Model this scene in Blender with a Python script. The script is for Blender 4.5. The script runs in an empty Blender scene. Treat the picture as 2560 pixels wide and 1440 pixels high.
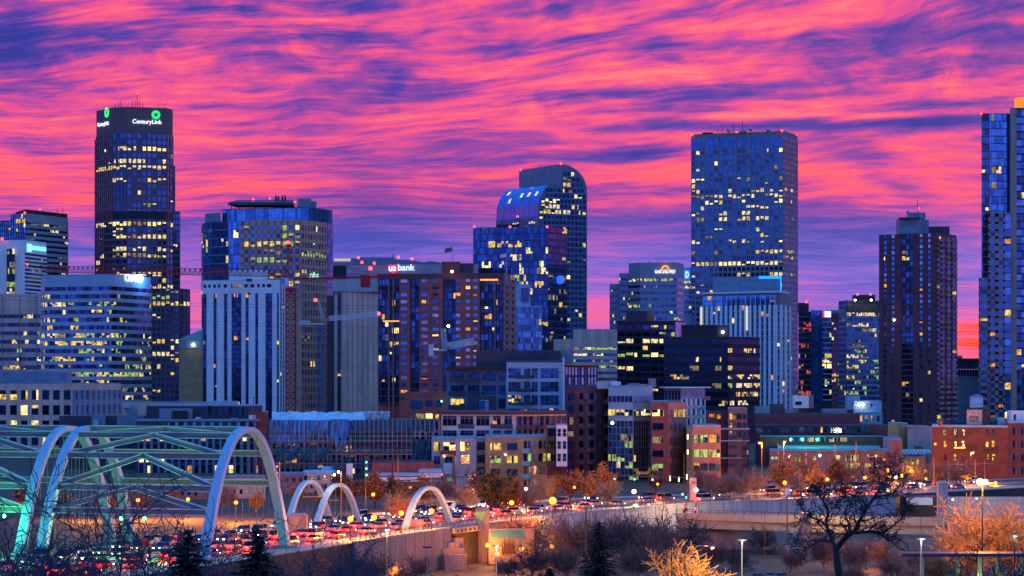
import bpy, math, random
from mathutils import Vector, Matrix

R = math.radians
S = bpy.context.scene
COL = S.collection
F, HC, HY = 6400.0, 32.0, 940.0          # focal length (px of a 2560 wide frame), camera height, horizon row


def PX(px, Y): return (px - 1280.0) * Y / F
def PZ(py, Y): return HC + (HY - py) * Y / F
def GY(py, z=0.0): return (HC - z) * F / (py - HY)
def GP(px, py, z=0.0):
    Y = GY(py, z)
    return (PX(px, Y), Y)


# ------------------------------------------------------------------ camera
cd = bpy.data.cameras.new('camera')
cam = bpy.data.objects.new('camera', cd)
COL.objects.link(cam)
cam.location = (0, 0, HC)
cam.rotation_euler = (R(90), 0, 0)
cd.sensor_width = 36.0
cd.lens = 36.0 * F / 2560.0
cd.shift_y = (HY - 720.0) / 2560.0
cd.clip_start = 1.0
cd.clip_end = 40000.0
S.camera = cam

S.view_settings.view_transform = 'Standard'
S.view_settings.look = 'None'
S.view_settings.exposure = 0.0
S.view_settings.gamma = 1.0
S.render.engine = 'CYCLES'
cy = S.cycles
cy.max_bounces = 4
cy.diffuse_bounces = 2
cy.glossy_bounces = 2
cy.transmission_bounces = 2
cy.transparent_max_bounces = 6
cy.caustics_reflective = False
cy.caustics_refractive = False
cy.sample_clamp_indirect = 4.0
cy.use_denoising = True
try:
    cy.denoiser = 'OPENIMAGEDENOISE'
    cy.denoising_prefilter = 'ACCURATE'
except Exception:
    pass


# ------------------------------------------------------------------ node helper
class NT:
    def __init__(s, nt): s.nt = nt; s.n = nt.nodes; s.l = nt.links

    def node(s, t, **kw):
        n = s.n.new(t)
        for k, v in kw.items(): setattr(n, k, v)
        return n

    def link(s, a, b): s.l.new(a, b)

    def put(s, sock, v):
        if hasattr(v, 'is_output') or isinstance(v, bpy.types.NodeSocket): s.l.new(v, sock)
        else: sock.default_value = v

    def math(s, op, a, b=None, c=None, clamp=False):
        n = s.node('ShaderNodeMath', operation=op, use_clamp=clamp)
        s.put(n.inputs[0], a)
        if b is not None: s.put(n.inputs[1], b)
        if c is not None: s.put(n.inputs[2], c)
        return n.outputs[0]

    def vmath(s, op, a, b=None):
        n = s.node('ShaderNodeVectorMath', operation=op)
        s.put(n.inputs[0], a)
        if b is not None: s.put(n.inputs[1], b)
        return n.outputs['Value'] if op in ('DOT_PRODUCT', 'LENGTH') else n.outputs[0]

    def comb(s, x, y, z=0.0):
        n = s.node('ShaderNodeCombineXYZ')
        for i, v in enumerate((x, y, z)): s.put(n.inputs[i], v)
        return n.outputs[0]

    def noise(s, vec, scale, detail=3.0, rough=0.55, dist=0.0):
        n = s.node('ShaderNodeTexNoise')
        s.put(n.inputs['Vector'], vec)
        n.inputs['Scale'].default_value = scale
        n.inputs['Detail'].default_value = detail
        n.inputs['Roughness'].default_value = rough
        n.inputs['Distortion'].default_value = dist
        return n.outputs['Fac']

    def ramp(s, fac, stops):
        n = s.node('ShaderNodeValToRGB')
        e = n.color_ramp.elements
        while len(e) < len(stops): e.new(0.5)
        for i, (p, c) in enumerate(stops):
            e[i].position = p
            e[i].color = (c[0], c[1], c[2], 1)
        s.put(n.inputs[0], fac)
        return n.outputs[0]

    def mix(s, fac, a, b, blend='MIX'):
        n = s.node('ShaderNodeMix', data_type='RGBA', blend_type=blend)
        s.put(n.inputs[0], fac)
        for i, v in ((6, a), (7, b)):
            if isinstance(v, (tuple, list)): n.inputs[i].default_value = (v[0], v[1], v[2], 1)
            else: s.l.new(v, n.inputs[i])
        return n.outputs[2]

    def smooth(s, x, a, b):
        n = s.node('ShaderNodeMapRange', interpolation_type='SMOOTHSTEP')
        s.put(n.inputs[0], x)
        n.inputs[1].default_value = a
        n.inputs[2].default_value = b
        return n.outputs[0]


def lin(r, g, b):
    f = lambda c: (c / 255 / 12.92) if c / 255 <= 0.04045 else ((c / 255 + 0.055) / 1.055) ** 2.4
    return (f(r), f(g), f(b))


# ------------------------------------------------------------------ world: dawn cloud deck
W = bpy.data.worlds.new('World')
S.world = W
W.use_nodes = True
w = NT(W.node_tree)
w.n.clear()
tc = w.node('ShaderNodeTexCoord').outputs['Generated']
sep = w.node('ShaderNodeSeparateXYZ')
w.link(tc, sep.inputs[0])
dx, dy, dz = sep.outputs
hyp = w.math('SQRT', w.math('ADD', w.math('MULTIPLY', dx, dx), w.math('MULTIPLY', dy, dy)))
az = w.math('ARCTAN2', dx, dy)
el = w.math('DIVIDE', dz, w.math('MAXIMUM', hyp, 0.02))
a_ = w.math('MULTIPLY', az, 64.0)                       # one unit is about a degree of sky
e_ = w.math('MULTIPLY', w.math('MAXIMUM', el, 0.0), 64.0)
lg = w.math('LOGARITHM', w.math('ADD', w.math('MAXIMUM', el, -0.01), 0.045), math.e)
bb = w.math('SUBTRACT', w.math('MULTIPLY', lg, 6.2), w.math('MULTIPLY', w.math('MULTIPLY', a_, w.math('MAXIMUM', w.math('SUBTRACT', e_, 3.0), 0.0)), 0.011))
warp = w.noise(w.comb(w.math('MULTIPLY', a_, 0.16), w.math('MULTIPLY', bb, 0.7), 3.1), 1.0, 2.0)
bw = w.math('ADD', bb, w.math('MULTIPLY', w.math('SUBTRACT', warp, 0.5), 0.75))
big = w.noise(w.comb(w.math('MULTIPLY', a_, 0.14), w.math('MULTIPLY', bw, 0.75), 11.7), 1.0, 2.0, 0.5, 0.3)
mid = w.noise(w.comb(w.math('MULTIPLY', a_, 0.27), w.math('MULTIPLY', bw, 3.6), 5.0), 1.0, 5.0, 0.55, 0.2)
fin = w.noise(w.comb(w.math('MULTIPLY', a_, 0.62), w.math('MULTIPLY', bw, 11.0), 8.0), 1.0, 3.0, 0.6, 0.2)
cov = w.math('ADD', w.math('ADD', w.math('MULTIPLY', big, 0.62), w.math('MULTIPLY', mid, 0.86)), w.math('MULTIPLY', fin, 0.6))
cov = w.math('SUBTRACT', cov, 0.552)
# broad light and dark regions of the deck: (degrees of azimuth, of elevation, half widths, gain)
vec = w.comb(a_, e_)
for (px, py, rx, ry, g) in [
        (40, 130, 170, 110, -.42), (300, 90, 300, 60, -.10), (480, 20, 160, 22, -.28), (1020, 210, 330, 55, -.22),
        (930, 15, 160, 25, -.25), (1440, 25, 200, 28, -.26), (1600, 115, 260, 30, -.30), (1320, 130, 160, 22, -.2),
        (2300, 95, 210, 45, -.24), (2480, 40, 180, 60, -.20), (2520, 140, 140, 40, -.30), (1650, 235, 420, 16, -.24),
        (1950, 318, 480, 15, -.48), (2350, 308, 200, 15, -.3), (2050, 292, 520, 9, .26), (2420, 268, 200, 8, -.30),
        (1590, 385, 130, 18, -.30), (2090, 385, 120, 26, -.28), (600, 340, 420, 70, .14), (1900, 425, 600, 22, .14),
        (1450, 190, 600, 26, .14), (100, 490, 300, 60, .18), (700, 470, 260, 30, .10), (900, 600, 230, 70, -.26),
        (1550, 590, 420, 90, -.22), (2130, 600, 260, 110, -.22), (1500, 790, 120, 45, .40), (2430, 845, 120, 62, .72),
        (480, 760, 160, 90, .16), (2420, 560, 90, 30, .14), (1950, 60, 160, 36, .12), (650, 200, 300, 40, .10)]:
    q = w.vmath('MULTIPLY', w.vmath('SUBTRACT', vec, ((px - 1280) / 100, (HY - py) / 100, 0)), (100 / rx, 100 / ry, 0))
    g *= .85
    gss = w.math('POWER', math.e, w.math('MULTIPLY', w.vmath('DOT_PRODUCT', q, q), -1.0))
    cov = w.math('MULTIPLY_ADD', gss, g, cov)
cov = w.math('MULTIPLY_ADD', w.smooth(e_, 3.4, 5.0), 0.035, cov)
puff = w.noise(w.comb(w.math('MULTIPLY', a_, 0.5), w.math('MULTIPLY', bw, 1.7), 21.0), 1.0, 6.0, 0.6, 0.9)
cov = w.math('MULTIPLY_ADD', w.math('MULTIPLY', w.math('SUBTRACT', puff, 0.5), w.smooth(e_, 4.0, 8.0)), 0.75, cov)
cov = w.math('MULTIPLY_ADD', w.smooth(e_, 5.2, 2.9), -0.16, cov)
# colours of the lit and unlit cloud, high deck and low deck
hi = w.ramp(cov, [(0.08, lin(48, 54, 158)), (0.26, lin(92, 62, 166)), (0.41, lin(158, 70, 164)), (0.54, lin(226, 80, 152)),
                  (0.67, lin(255, 96, 136)), (0.90, lin(255, 138, 130))])
lo = w.ramp(cov, [(0.02, lin(76, 88, 198)), (0.22, lin(122, 102, 212)), (0.40, lin(176, 102, 204)), (0.58, lin(230, 106, 182)),
                  (0.80, lin(255, 96, 136)), (0.98, lin(255, 72, 62))])
front = w.mix(w.smooth(e_, 2.6, 4.6), lo, hi)
front = w.mix(w.math('MULTIPLY', w.smooth(e_, 7.0, 3.6), w.math('MULTIPLY', w.smooth(e_, 3.0, 4.6), w.smooth(cov, 0.5, 0.85))), front, lin(255, 92, 92))
over = w.ramp(w.smooth(dz, 0.15, 0.6), [(0.0, lin(140, 90, 200)), (0.3, lin(70, 110, 225)), (1.0, lin(60, 150, 250))])
front = w.mix(w.smooth(dz, 0.15, 0.27), front, over)
back = w.ramp(w.smooth(dz, -0.05, 0.8), [(0.0, lin(158, 128, 218)), (0.2, lin(118, 132, 246)), (1.0, lin(80, 172, 255))])
west = w.smooth(dx, 0.2, -0.9)
back = w.mix(w.math('MULTIPLY', west, 0.5), back, lin(40, 130, 245))
back = w.vmath('MULTIPLY', back, (1.28, 1.28, 1.28))
allsky = w.mix(w.smooth(dy, 0.10, 0.62), back, front)
allsky = w.mix(w.smooth(dz, 0.0, -0.03), allsky, lin(70, 50, 80))
sky = w.node('ShaderNodeTexSky', sky_type='NISHITA', sun_disc=False)
sky.sun_elevation = R(1.0)
sky.sun_rotation = R(20)
bg1 = w.node('ShaderNodeBackground')
w.link(allsky, bg1.inputs[0])
bg1.inputs[1].default_value = 1.0
bg2 = w.node('ShaderNodeBackground')
w.link(sky.outputs[0], bg2.inputs[0])
bg2.inputs[1].default_value = 0.004
ad = w.node('ShaderNodeAddShader')
w.link(bg1.outputs[0], ad.inputs[0])
w.link(bg2.outputs[0], ad.inputs[1])
wo = w.node('ShaderNodeOutputWorld')
w.link(ad.outputs[0], wo.inputs[0])
try:
    W.cycles.sampling_method = 'MANUAL'
    W.cycles.sample_map_resolution = 512
except Exception:
    pass

sd = bpy.data.lights.new('sun', 'SUN')
sd.energy = 0.12
sd.angle = R(10)
sd.color = (1.0, 0.45, 0.5)
so = bpy.data.objects.new('sun', sd)
so.rotation_euler = (R(84), 0, R(-20 + 180))
COL.objects.link(so)


# ------------------------------------------------------------------ materials
MATS = {}


def mat(name, rgb, rough=0.8, var=0.25, scale=0.25, metal=0.0, spec=0.3, streak=False, rgb2=None, emit=None):
    if name in MATS: return MATS[name]
    m = bpy.data.materials.new(name)
    m.use_nodes = True
    t = NT(m.node_tree)
    p = t.n['Principled BSDF']
    geo = t.node('ShaderNodeNewGeometry').outputs['Position']
    v = t.vmath('MULTIPLY', geo, (1, 1, 0.12)) if streak else geo
    nz = t.noise(v, scale, 4.0, 0.65)
    fine = t.noise(geo, scale * 7.0, 2.0, 0.6)
    f = t.math('ADD', t.math('MULTIPLY', nz, 0.7), t.math('MULTIPLY', fine, 0.3))
    c2 = rgb2 or tuple(max(0, c * (1 - 1.6 * var)) for c in rgb)
    c1 = tuple(min(1, c * (1 + var)) for c in rgb)
    col = t.ramp(f, [(0.3, c2), (0.68, c1)])
    t.link(col, p.inputs['Base Color'])
    p.inputs['Roughness'].default_value = rough
    p.inputs['Metallic'].default_value = metal
    p.inputs['Specular IOR Level'].default_value = spec
    if emit:
        p.inputs['Emission Color'].default_value = (*emit[0], 1)
        p.inputs['Emission Strength'].default_value = emit[1]
        m.cycles.emission_sampling = 'NONE'
    MATS[name] = m
    return m


def glass(name, rgb, rough=0.06, metal=0.85, wob=0.02, var=0.22):
    if name in MATS: return MATS[name]
    m = bpy.data.materials.new(name)
    m.use_nodes = True
    t = NT(m.node_tree)
    p = t.n['Principled BSDF']
    geo = t.node('ShaderNodeNewGeometry').outputs['Position']
    cell = t.node('ShaderNodeTexVoronoi')
    t.link(geo, cell.inputs['Vector'])
    cell.inputs['Scale'].default_value = 0.33
    sepc = t.node('ShaderNodeSeparateColor')
    t.link(cell.outputs['Color'], sepc.inputs[0])
    col = t.ramp(sepc.outputs[0], [(0.0, tuple(c * (1 - var) for c in rgb)), (1.0, tuple(min(1, c * (1 + var)) for c in rgb))])
    t.link(col, p.inputs['Base Color'])
    p.inputs['Roughness'].default_value = rough
    p.inputs['Metallic'].default_value = metal
    b = t.node('ShaderNodeBump')
    b.inputs['Strength'].default_value = wob
    b.inputs['Distance'].default_value = 1.0
    t.link(t.noise(geo, 0.25, 2.0), b.inputs['Height'])
    t.link(b.outputs[0], p.inputs['Normal'])
    MATS[name] = m
    return m


def litmat(name, rgb, strength=1.0, lo=0.15, scale=0.55):
    """A room lit behind its pane: bright and dim patches, a few dark shapes of furniture and blinds."""
    if name in MATS: return MATS[name]
    m = bpy.data.materials.new(name)
    m.use_nodes = True
    t = NT(m.node_tree)
    p = t.n['Principled BSDF']
    p.inputs['Base Color'].default_value = (0.02, 0.025, 0.04, 1)
    p.inputs['Roughness'].default_value = 0.15
    geo = t.node('ShaderNodeNewGeometry').outputs['Position']
    n1 = t.noise(geo, scale, 2.0, 0.7)
    n2 = t.noise(t.vmath('MULTIPLY', geo, (1, 1, 0.25)), scale * 3.2, 2.0, 0.6)
    f = t.smooth(t.math('ADD', t.math('MULTIPLY', n1, 0.6), t.math('MULTIPLY', n2, 0.4)), 0.36, 0.58)
    st = t.math('MULTIPLY', t.math('MULTIPLY_ADD', f, 1.0 - lo, lo), strength)
    t.link(t.ramp(f, [(0.0, tuple(c * k for c, k in zip(rgb, (0.9, 0.6, 0.4)))), (1.0, rgb)]), p.inputs['Emission Color'])
    t.link(st, p.inputs['Emission Strength'])
    m.cycles.emission_sampling = 'NONE'
    MATS[name] = m
    return m


def glow(name, rgb, strength, sample=False):
    if name in MATS: return MATS[name]
    m = bpy.data.materials.new(name)
    m.use_nodes = True
    p = m.node_tree.nodes['Principled BSDF']
    p.inputs['Base Color'].default_value = (min(1, rgb[0]), min(1, rgb[1]), min(1, rgb[2]), 1)
    p.inputs['Emission Color'].default_value = (*rgb, 1)
    p.inputs['Emission Strength'].default_value = strength
    m.cycles.emission_sampling = 'AUTO' if sample else 'NONE'
    MATS[name] = m
    return m


GL = {
    'dark': glass('glass_dark', (0.035, 0.085, 0.22)),
    'blue': glass('glass_blue', (0.085, 0.32, 0.68)),
    'mid': glass('glass_mid', (0.05, 0.175, 0.44)),
    'black': glass('glass_black', (0.016, 0.036, 0.09)),
    'pale': glass('glass_pale', (0.42, 0.48, 0.66), rough=0.12),
}
LIT = {
    'y': litmat('lit_yellow', (1.0, 0.72, 0.13), 1.15),
    'w': litmat('lit_white', (1.0, 0.86, 0.45), 1.3),
    'o': litmat('lit_orange', (1.0, 0.42, 0.06), 1.1),
    'g': litmat('lit_green', (0.55, 0.85, 0.22), 0.8),
    'd': litmat('lit_dim', (0.75, 0.6, 0.3), 0.42),
    'r': litmat('lit_red', (1.0, 0.16, 0.08), 0.75),
    't': litmat('lit_teal', (0.2, 0.6, 0.55), 0.5),
    'p': litmat('lit_bright', (1.0, 0.82, 0.3), 2.0, 0.4),
}
PAL = {'Y': 'yyywwdpg', 'W': 'wwwwydp', 'O': 'ooydyp', 'G': 'gygygdw', 'R': 'rrro', 'M': 'yywdgto', 'D': 'dddyw'}

M_CONC = mat('concrete_grey', (0.42, 0.40, 0.42), streak=True)
M_CONCD = mat('concrete_dark', (0.25, 0.23, 0.26), streak=True)
M_WHITE = mat('precast_white', (0.80, 0.78, 0.79), var=0.12, streak=True)
M_BEIGE = mat('precast_beige', (0.74, 0.47, 0.37), streak=True)
M_TAN = mat('tan_brick', (0.46, 0.27, 0.14))
M_BROWN = mat('granite_brown', (0.20, 0.115, 0.12), var=0.15)
M_BROWN2 = mat('stone_brown', (0.70, 0.33, 0.21), var=0.15)
M_BRICK = mat('brick_red', (0.50, 0.11, 0.085), scale=0.5)
M_BRICKW = mat('brick_warehouse', (0.24, 0.065, 0.045), scale=0.5)
M_PREC = mat('precast_mid', (0.46, 0.45, 0.50), streak=True, var=.12)
M_BRICKD = mat('brick_dark', (0.19, 0.06, 0.07), scale=0.5)
M_BRICKP = mat('brick_pink', (0.36, 0.17, 0.16), scale=0.5)
M_NAVY = mat('metal_navy', (0.045, 0.055, 0.085), rough=0.5)
M_BLACK = mat('cladding_black', (0.02, 0.022, 0.035), rough=0.5)
M_BLUEP = mat('metal_blue_grey', (0.16, 0.24, 0.32), rough=0.45)
M_BLUEL = mat('panel_pale_blue', (0.36, 0.46, 0.56), rough=0.5, var=0.12)
M_GREYP = mat('panel_grey', (0.30, 0.31, 0.36), rough=0.6, var=0.12)
M_ROOF = mat('roof_membrane', (0.28, 0.33, 0.38), scale=0.12)
M_ROOFD = mat('roof_dark', (0.08, 0.08, 0.10), scale=0.12)
M_STEEL = mat('steel_dark', (0.05, 0.05, 0.06), rough=0.5, metal=0.4)
M_GALV = mat('steel_galvanised', (0.42, 0.43, 0.46), rough=0.45, metal=0.5)
M_WOOD = mat('pole_wood', (0.24, 0.13, 0.07), scale=1.5, streak=True)
M_REDP = mat('crane_red', (0.42, 0.02, 0.03), rough=0.5, var=0.1)
M_BLUC = mat('crane_blue', (0.10, 0.13, 0.25), rough=0.5, var=0.1)
M_WHTC = mat('crane_white', (0.62, 0.63, 0.68), rough=0.5, var=0.1)
M_TEALW = mat('teal_wall', (0.18, 0.42, 0.42), var=0.12)
M_TARP = mat('tarp_blue', (0.12, 0.38, 0.80), rough=0.6, scale=0.4, var=0.4)
M_TARPW = mat('tarp_pale', (0.32, 0.62, 0.85), rough=0.6, scale=0.3, var=0.3)
M_NET = mat('scaffold_net', (0.03, 0.13, 0.20), rough=0.9, scale=0.4, var=0.4)
G_RED = glow('beacon_red', (1.0, 0.03, 0.03), 9.0)
G_SIGNW = glow('sign_white', (0.9, 1.0, 1.0), 1.25)
G_SIGNG = glow('sign_green', (0.03, 0.9, 0.16), 1.3)
G_SIGNR = glow('sign_red', (1.0, 0.03, 0.06), 1.2)
G_SIGNO = glow('sign_orange', (1.0, 0.33, 0.04), 1.4)
G_SIGNB = glow('sign_blue', (0.03, 0.25, 1.0), 1.1)
G_SIGNT = glow('sign_teal', (0.25, 0.95, 0.85), 1.3)


# ------------------------------------------------------------------ mesh builder
class MB:
    def __init__(s, smooth=False):
        s.v, s.f, s.m, s.mats, s.smooth = [], [], [], [], smooth

    def mi(s, m):
        if m not in s.mats: s.mats.append(m)
        return s.mats.index(m)

    def face(s, pts, m):
        k = len(s.v)
        s.v.extend(pts)
        s.f.append(tuple(range(k, k + len(pts))))
        s.m.append(s.mi(m))

    def hexa(s, p, m):
        """p: four lower then four upper corners."""
        k = len(s.v)
        s.v.extend(p)
        i = s.mi(m)
        for q in ((0, 3, 2, 1), (4, 5, 6, 7), (0, 1, 5, 4), (1, 2, 6, 5), (2, 3, 7, 6), (3, 0, 4, 7)):
            s.f.append(tuple(k + j for j in q))
            s.m.append(i)

    def box(s, x0, x1, y0, y1, z0, z1, m):
        s.hexa([(x0, y0, z0), (x1, y0, z0), (x1, y1, z0), (x0, y1, z0), (x0, y0, z1), (x1, y0, z1), (x1, y1, z1), (x0, y1, z1)], m)

    def fbox(s, A, d, n, s0, s1, z0, z1, o0, o1, m):
        P = lambda a, o, z: (A[0] + d[0] * a + n[0] * o, A[1] + d[1] * a + n[1] * o, z)
        s.hexa([P(s0, o1, z0), P(s1, o1, z0), P(s1, o0, z0), P(s0, o0, z0), P(s0, o1, z1), P(s1, o1, z1), P(s1, o0, z1), P(s0, o0, z1)], m)

    def prism(s, poly, z0, z1, m, top=None):
        n = len(poly)
        zt = z1 if isinstance(z1, (list, tuple)) else [z1] * n
        k = len(s.v)
        s.v.extend([(p[0], p[1], z0) for p in poly] + [(p[0], p[1], z) for p, z in zip(poly, zt)])
        i, t = s.mi(m), s.mi(top or m)
        for a in range(n):
            b = (a + 1) % n
            s.f.append((k + a, k + b, k + n + b, k + n + a))
            s.m.append(i)
        s.f.append(tuple(k + n + a for a in range(n)))
        s.m.append(t)
        s.f.append(tuple(k + a for a in reversed(range(n))))
        s.m.append(i)

    def tube(s, path, rad, m, n=4, cap=True):
        path = [Vector(p) for p in path]
        if not isinstance(rad, (list, tuple)): rad = [rad] * len(path)
        k0 = len(s.v)
        mi = s.mi(m)
        N = len(path)
        for i, p in enumerate(path):
            t = (path[min(i + 1, N - 1)] - path[max(i - 1, 0)])
            if t.length < 1e-9: t = Vector((0, 0, 1))
            t.normalize()
            ref = Vector((0, 0, 1)) if abs(t.z) < 0.9 else Vector((1, 0, 0))
            u = t.cross(ref).normalized()
            v = t.cross(u)
            for j in range(n):
                a = 2 * math.pi * (j + 0.5) / n
                q = p + u * (math.cos(a) * rad[i]) + v * (math.sin(a) * rad[i])
                s.v.append((q.x, q.y, q.z))
        for i in range(N - 1):
            for j in range(n):
                a, b = k0 + i * n + j, k0 + i * n + (j + 1) % n
                s.f.append((a, a + n, b + n, b))
                s.m.append(mi)
        if cap:
            s.f.append(tuple(k0 + j for j in range(n)))
            s.m.append(mi)
            s.f.append(tuple(k0 + (N - 1) * n + j for j in reversed(range(n))))
            s.m.append(mi)

    def ball(s, c, r, m, seg=10, rings=6, sz=1.0):
        k = len(s.v)
        i = s.mi(m)
        for a in range(1, rings):
            th = math.pi * a / rings
            for b in range(seg):
                ph = 2 * math.pi * b / seg
                s.v.append((c[0] + r * math.sin(th) * math.cos(ph), c[1] + r * math.sin(th) * math.sin(ph), c[2] + r * sz * math.cos(th)))
        s.v.append((c[0], c[1], c[2] + r * sz))
        s.v.append((c[0], c[1], c[2] - r * sz))
        T, B = len(s.v) - 2, len(s.v) - 1
        for b in range(seg):
            b2 = (b + 1) % seg
            s.f.append((k + b, k + b2, T)); s.m.append(i)
            s.f.append((k + (rings - 2) * seg + b2, k + (rings - 2) * seg + b, B)); s.m.append(i)
            for a in range(rings - 2):
                s.f.append((k + a * seg + b, k + (a + 1) * seg + b, k + (a + 1) * seg + b2, k + a * seg + b2)); s.m.append(i)

    def mesh(s, name, o=(0, 0, 0)):
        me = bpy.data.meshes.new(name)
        me.from_pydata([(v[0] - o[0], v[1] - o[1], v[2] - o[2]) for v in s.v], [], s.f)
        for m in s.mats: me.materials.append(m)
        me.polygons.foreach_set('material_index', s.m)
        if s.smooth: me.polygons.foreach_set('use_smooth', [True] * len(s.f))
        me.update()
        return me


def link(name, me, parent=None, loc=(0, 0, 0), rz=0.0):
    o = bpy.data.objects.new(name, me)
    o.location = loc
    o.rotation_euler = (0, 0, rz)
    if parent: o.parent = parent
    COL.objects.link(o)
    return o


def tag(o, label=None, cat=None, group=None, kind=None):
    if label: o['label'] = label
    if cat: o['category'] = cat
    if group: o['group'] = group
    if kind: o['kind'] = kind
    return o


def thing(name, label, cat, loc=(0, 0, 0), rz=0.0, group=None):
    o = bpy.data.objects.new(name, None)
    o.empty_display_size = 0.5
    o.location = loc
    o.rotation_euler = (0, 0, rz)
    COL.objects.link(o)
    return tag(o, label, cat, group)


def part(name, mb, parent):
    """World-space geometry as a child of an unrotated Empty (or of a part of one)."""
    o = Vector(parent.location)
    q = parent.parent
    while q: o += Vector(q.location); q = q.parent
    return link(name, mb.mesh(name, o), parent)


def lpart(name, mb, parent): return link(name, mb.mesh(name), parent)


def copy_tree(src, loc, rz, label, group=None, parent=None):
    c = src.copy()
    COL.objects.link(c)
    if parent is None:
        c.location = loc
        c.rotation_euler = (0, 0, rz)
        c['label'] = label
        if group: c['group'] = group
    else:
        c.parent = parent
    for ch in KIDS.get(src.name, ()): copy_tree(ch, None, None, None, None, c)
    return c


KIDS = {}


def kids_of(root):
    out = [o for o in COL.objects if o.parent == root]
    KIDS[root.name] = out
    for o in out: kids_of(o)


def text_mesh(s, m, ext=0.15, bold=0.0):
    cu = bpy.data.curves.new('lettering', 'FONT')
    cu.body = s
    cu.align_x = 'CENTER'
    cu.extrude = ext
    cu.offset = bold
    ob = bpy.data.objects.new('lettering', cu)
    me = bpy.data.meshes.new_from_object(ob)
    bpy.data.objects.remove(ob)
    me.materials.clear()
    me.materials.append(m)
    return me


def text(parent, s, A, B, px0, px1, pyb, m, name='sign', out=0.6, bold=0.02, hpx=None):
    bold *= .35
    """Lettering on the face A->B, spanning picture columns px0..px1 with its baseline at row pyb."""
    d = Vector((B[0] - A[0], B[1] - A[1]))
    L = d.length
    d /= L
    n = Vector((d.y, -d.x))
    hit = lambda px: ((px - 1280) / F * A[1] - A[0]) / (d.x - (px - 1280) / F * d.y)
    s0, s1 = hit(px0), hit(px1)
    me = text_mesh(s, m, bold=bold)
    xs = [v.co.x for v in me.vertices]
    ys = [v.co.y for v in me.vertices]
    k = (s1 - s0) / (max(xs) - min(xs))
    sc = (s0 + s1) / 2
    cx, cy_ = A[0] + d.x * sc + n.x * out, A[1] + d.y * sc + n.y * out
    ky = k if hpx is None else hpx * cy_ / F / (max(ys) - min(0, min(ys)))
    mid_ = (max(xs) + min(xs)) / 2
    zb = PZ(pyb, cy_)
    o = Vector(parent.location)
    for v in me.vertices:
        x, y, z = (v.co.x - mid_) * k, v.co.y * ky, v.co.z
        v.co = (cx + d.x * x + n.x * z - o.x, cy_ + d.y * x + n.y * z - o.y, zb + y - o.z)
    me.update()
    return link(name, me, parent)


# ------------------------------------------------------------------ buildings
WCACHE = {}
RND = random.Random(7)


def wmesh(w_, h, m, sp=None):
    key = (round(w_, 2), round(h, 2), m.name, sp)
    if key not in WCACHE:
        b = MB()
        x, t = w_ / 2, 0.08
        if sp is None: b.face([(-x, -t, 0), (x, -t, 0), (x, -t, h), (-x, -t, h)], m)
        elif sp[0] == 'h':
            c = h * sp[1]
            b.face([(-x, -t, 0), (x, -t, 0), (x, -t, c), (-x, -t, c)], m if sp[2] else GL['dark'])
            b.face([(-x, -t, c), (x, -t, c), (x, -t, h), (-x, -t, h)], GL['dark'] if sp[2] else m)
        else:
            c = -x + w_ * sp[1]
            b.face([(-x, -t, 0), (c, -t, 0), (c, -t, h), (-x, -t, h)], m if sp[2] else GL['dark'])
            b.face([(c, -t, 0), (x, -t, 0), (x, -t, h), (c, -t, h)], GL['dark'] if sp[2] else m)
        b.face([(-x, 0, 0), (-x, -t, 0), (-x, -t, h), (-x, 0, h)], m)
        b.face([(x, -t, 0), (x, 0, 0), (x, 0, h), (x, -t, h)], m)
        b.face([(-x, -t, h), (x, -t, h), (x, 0, h), (-x, 0, h)], m)
        b.face([(-x, 0, 0), (x, 0, 0), (x, -t, 0), (-x, -t, 0)], m)
        WCACHE[key] = b.mesh('window')
    return WCACHE[key]


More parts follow.
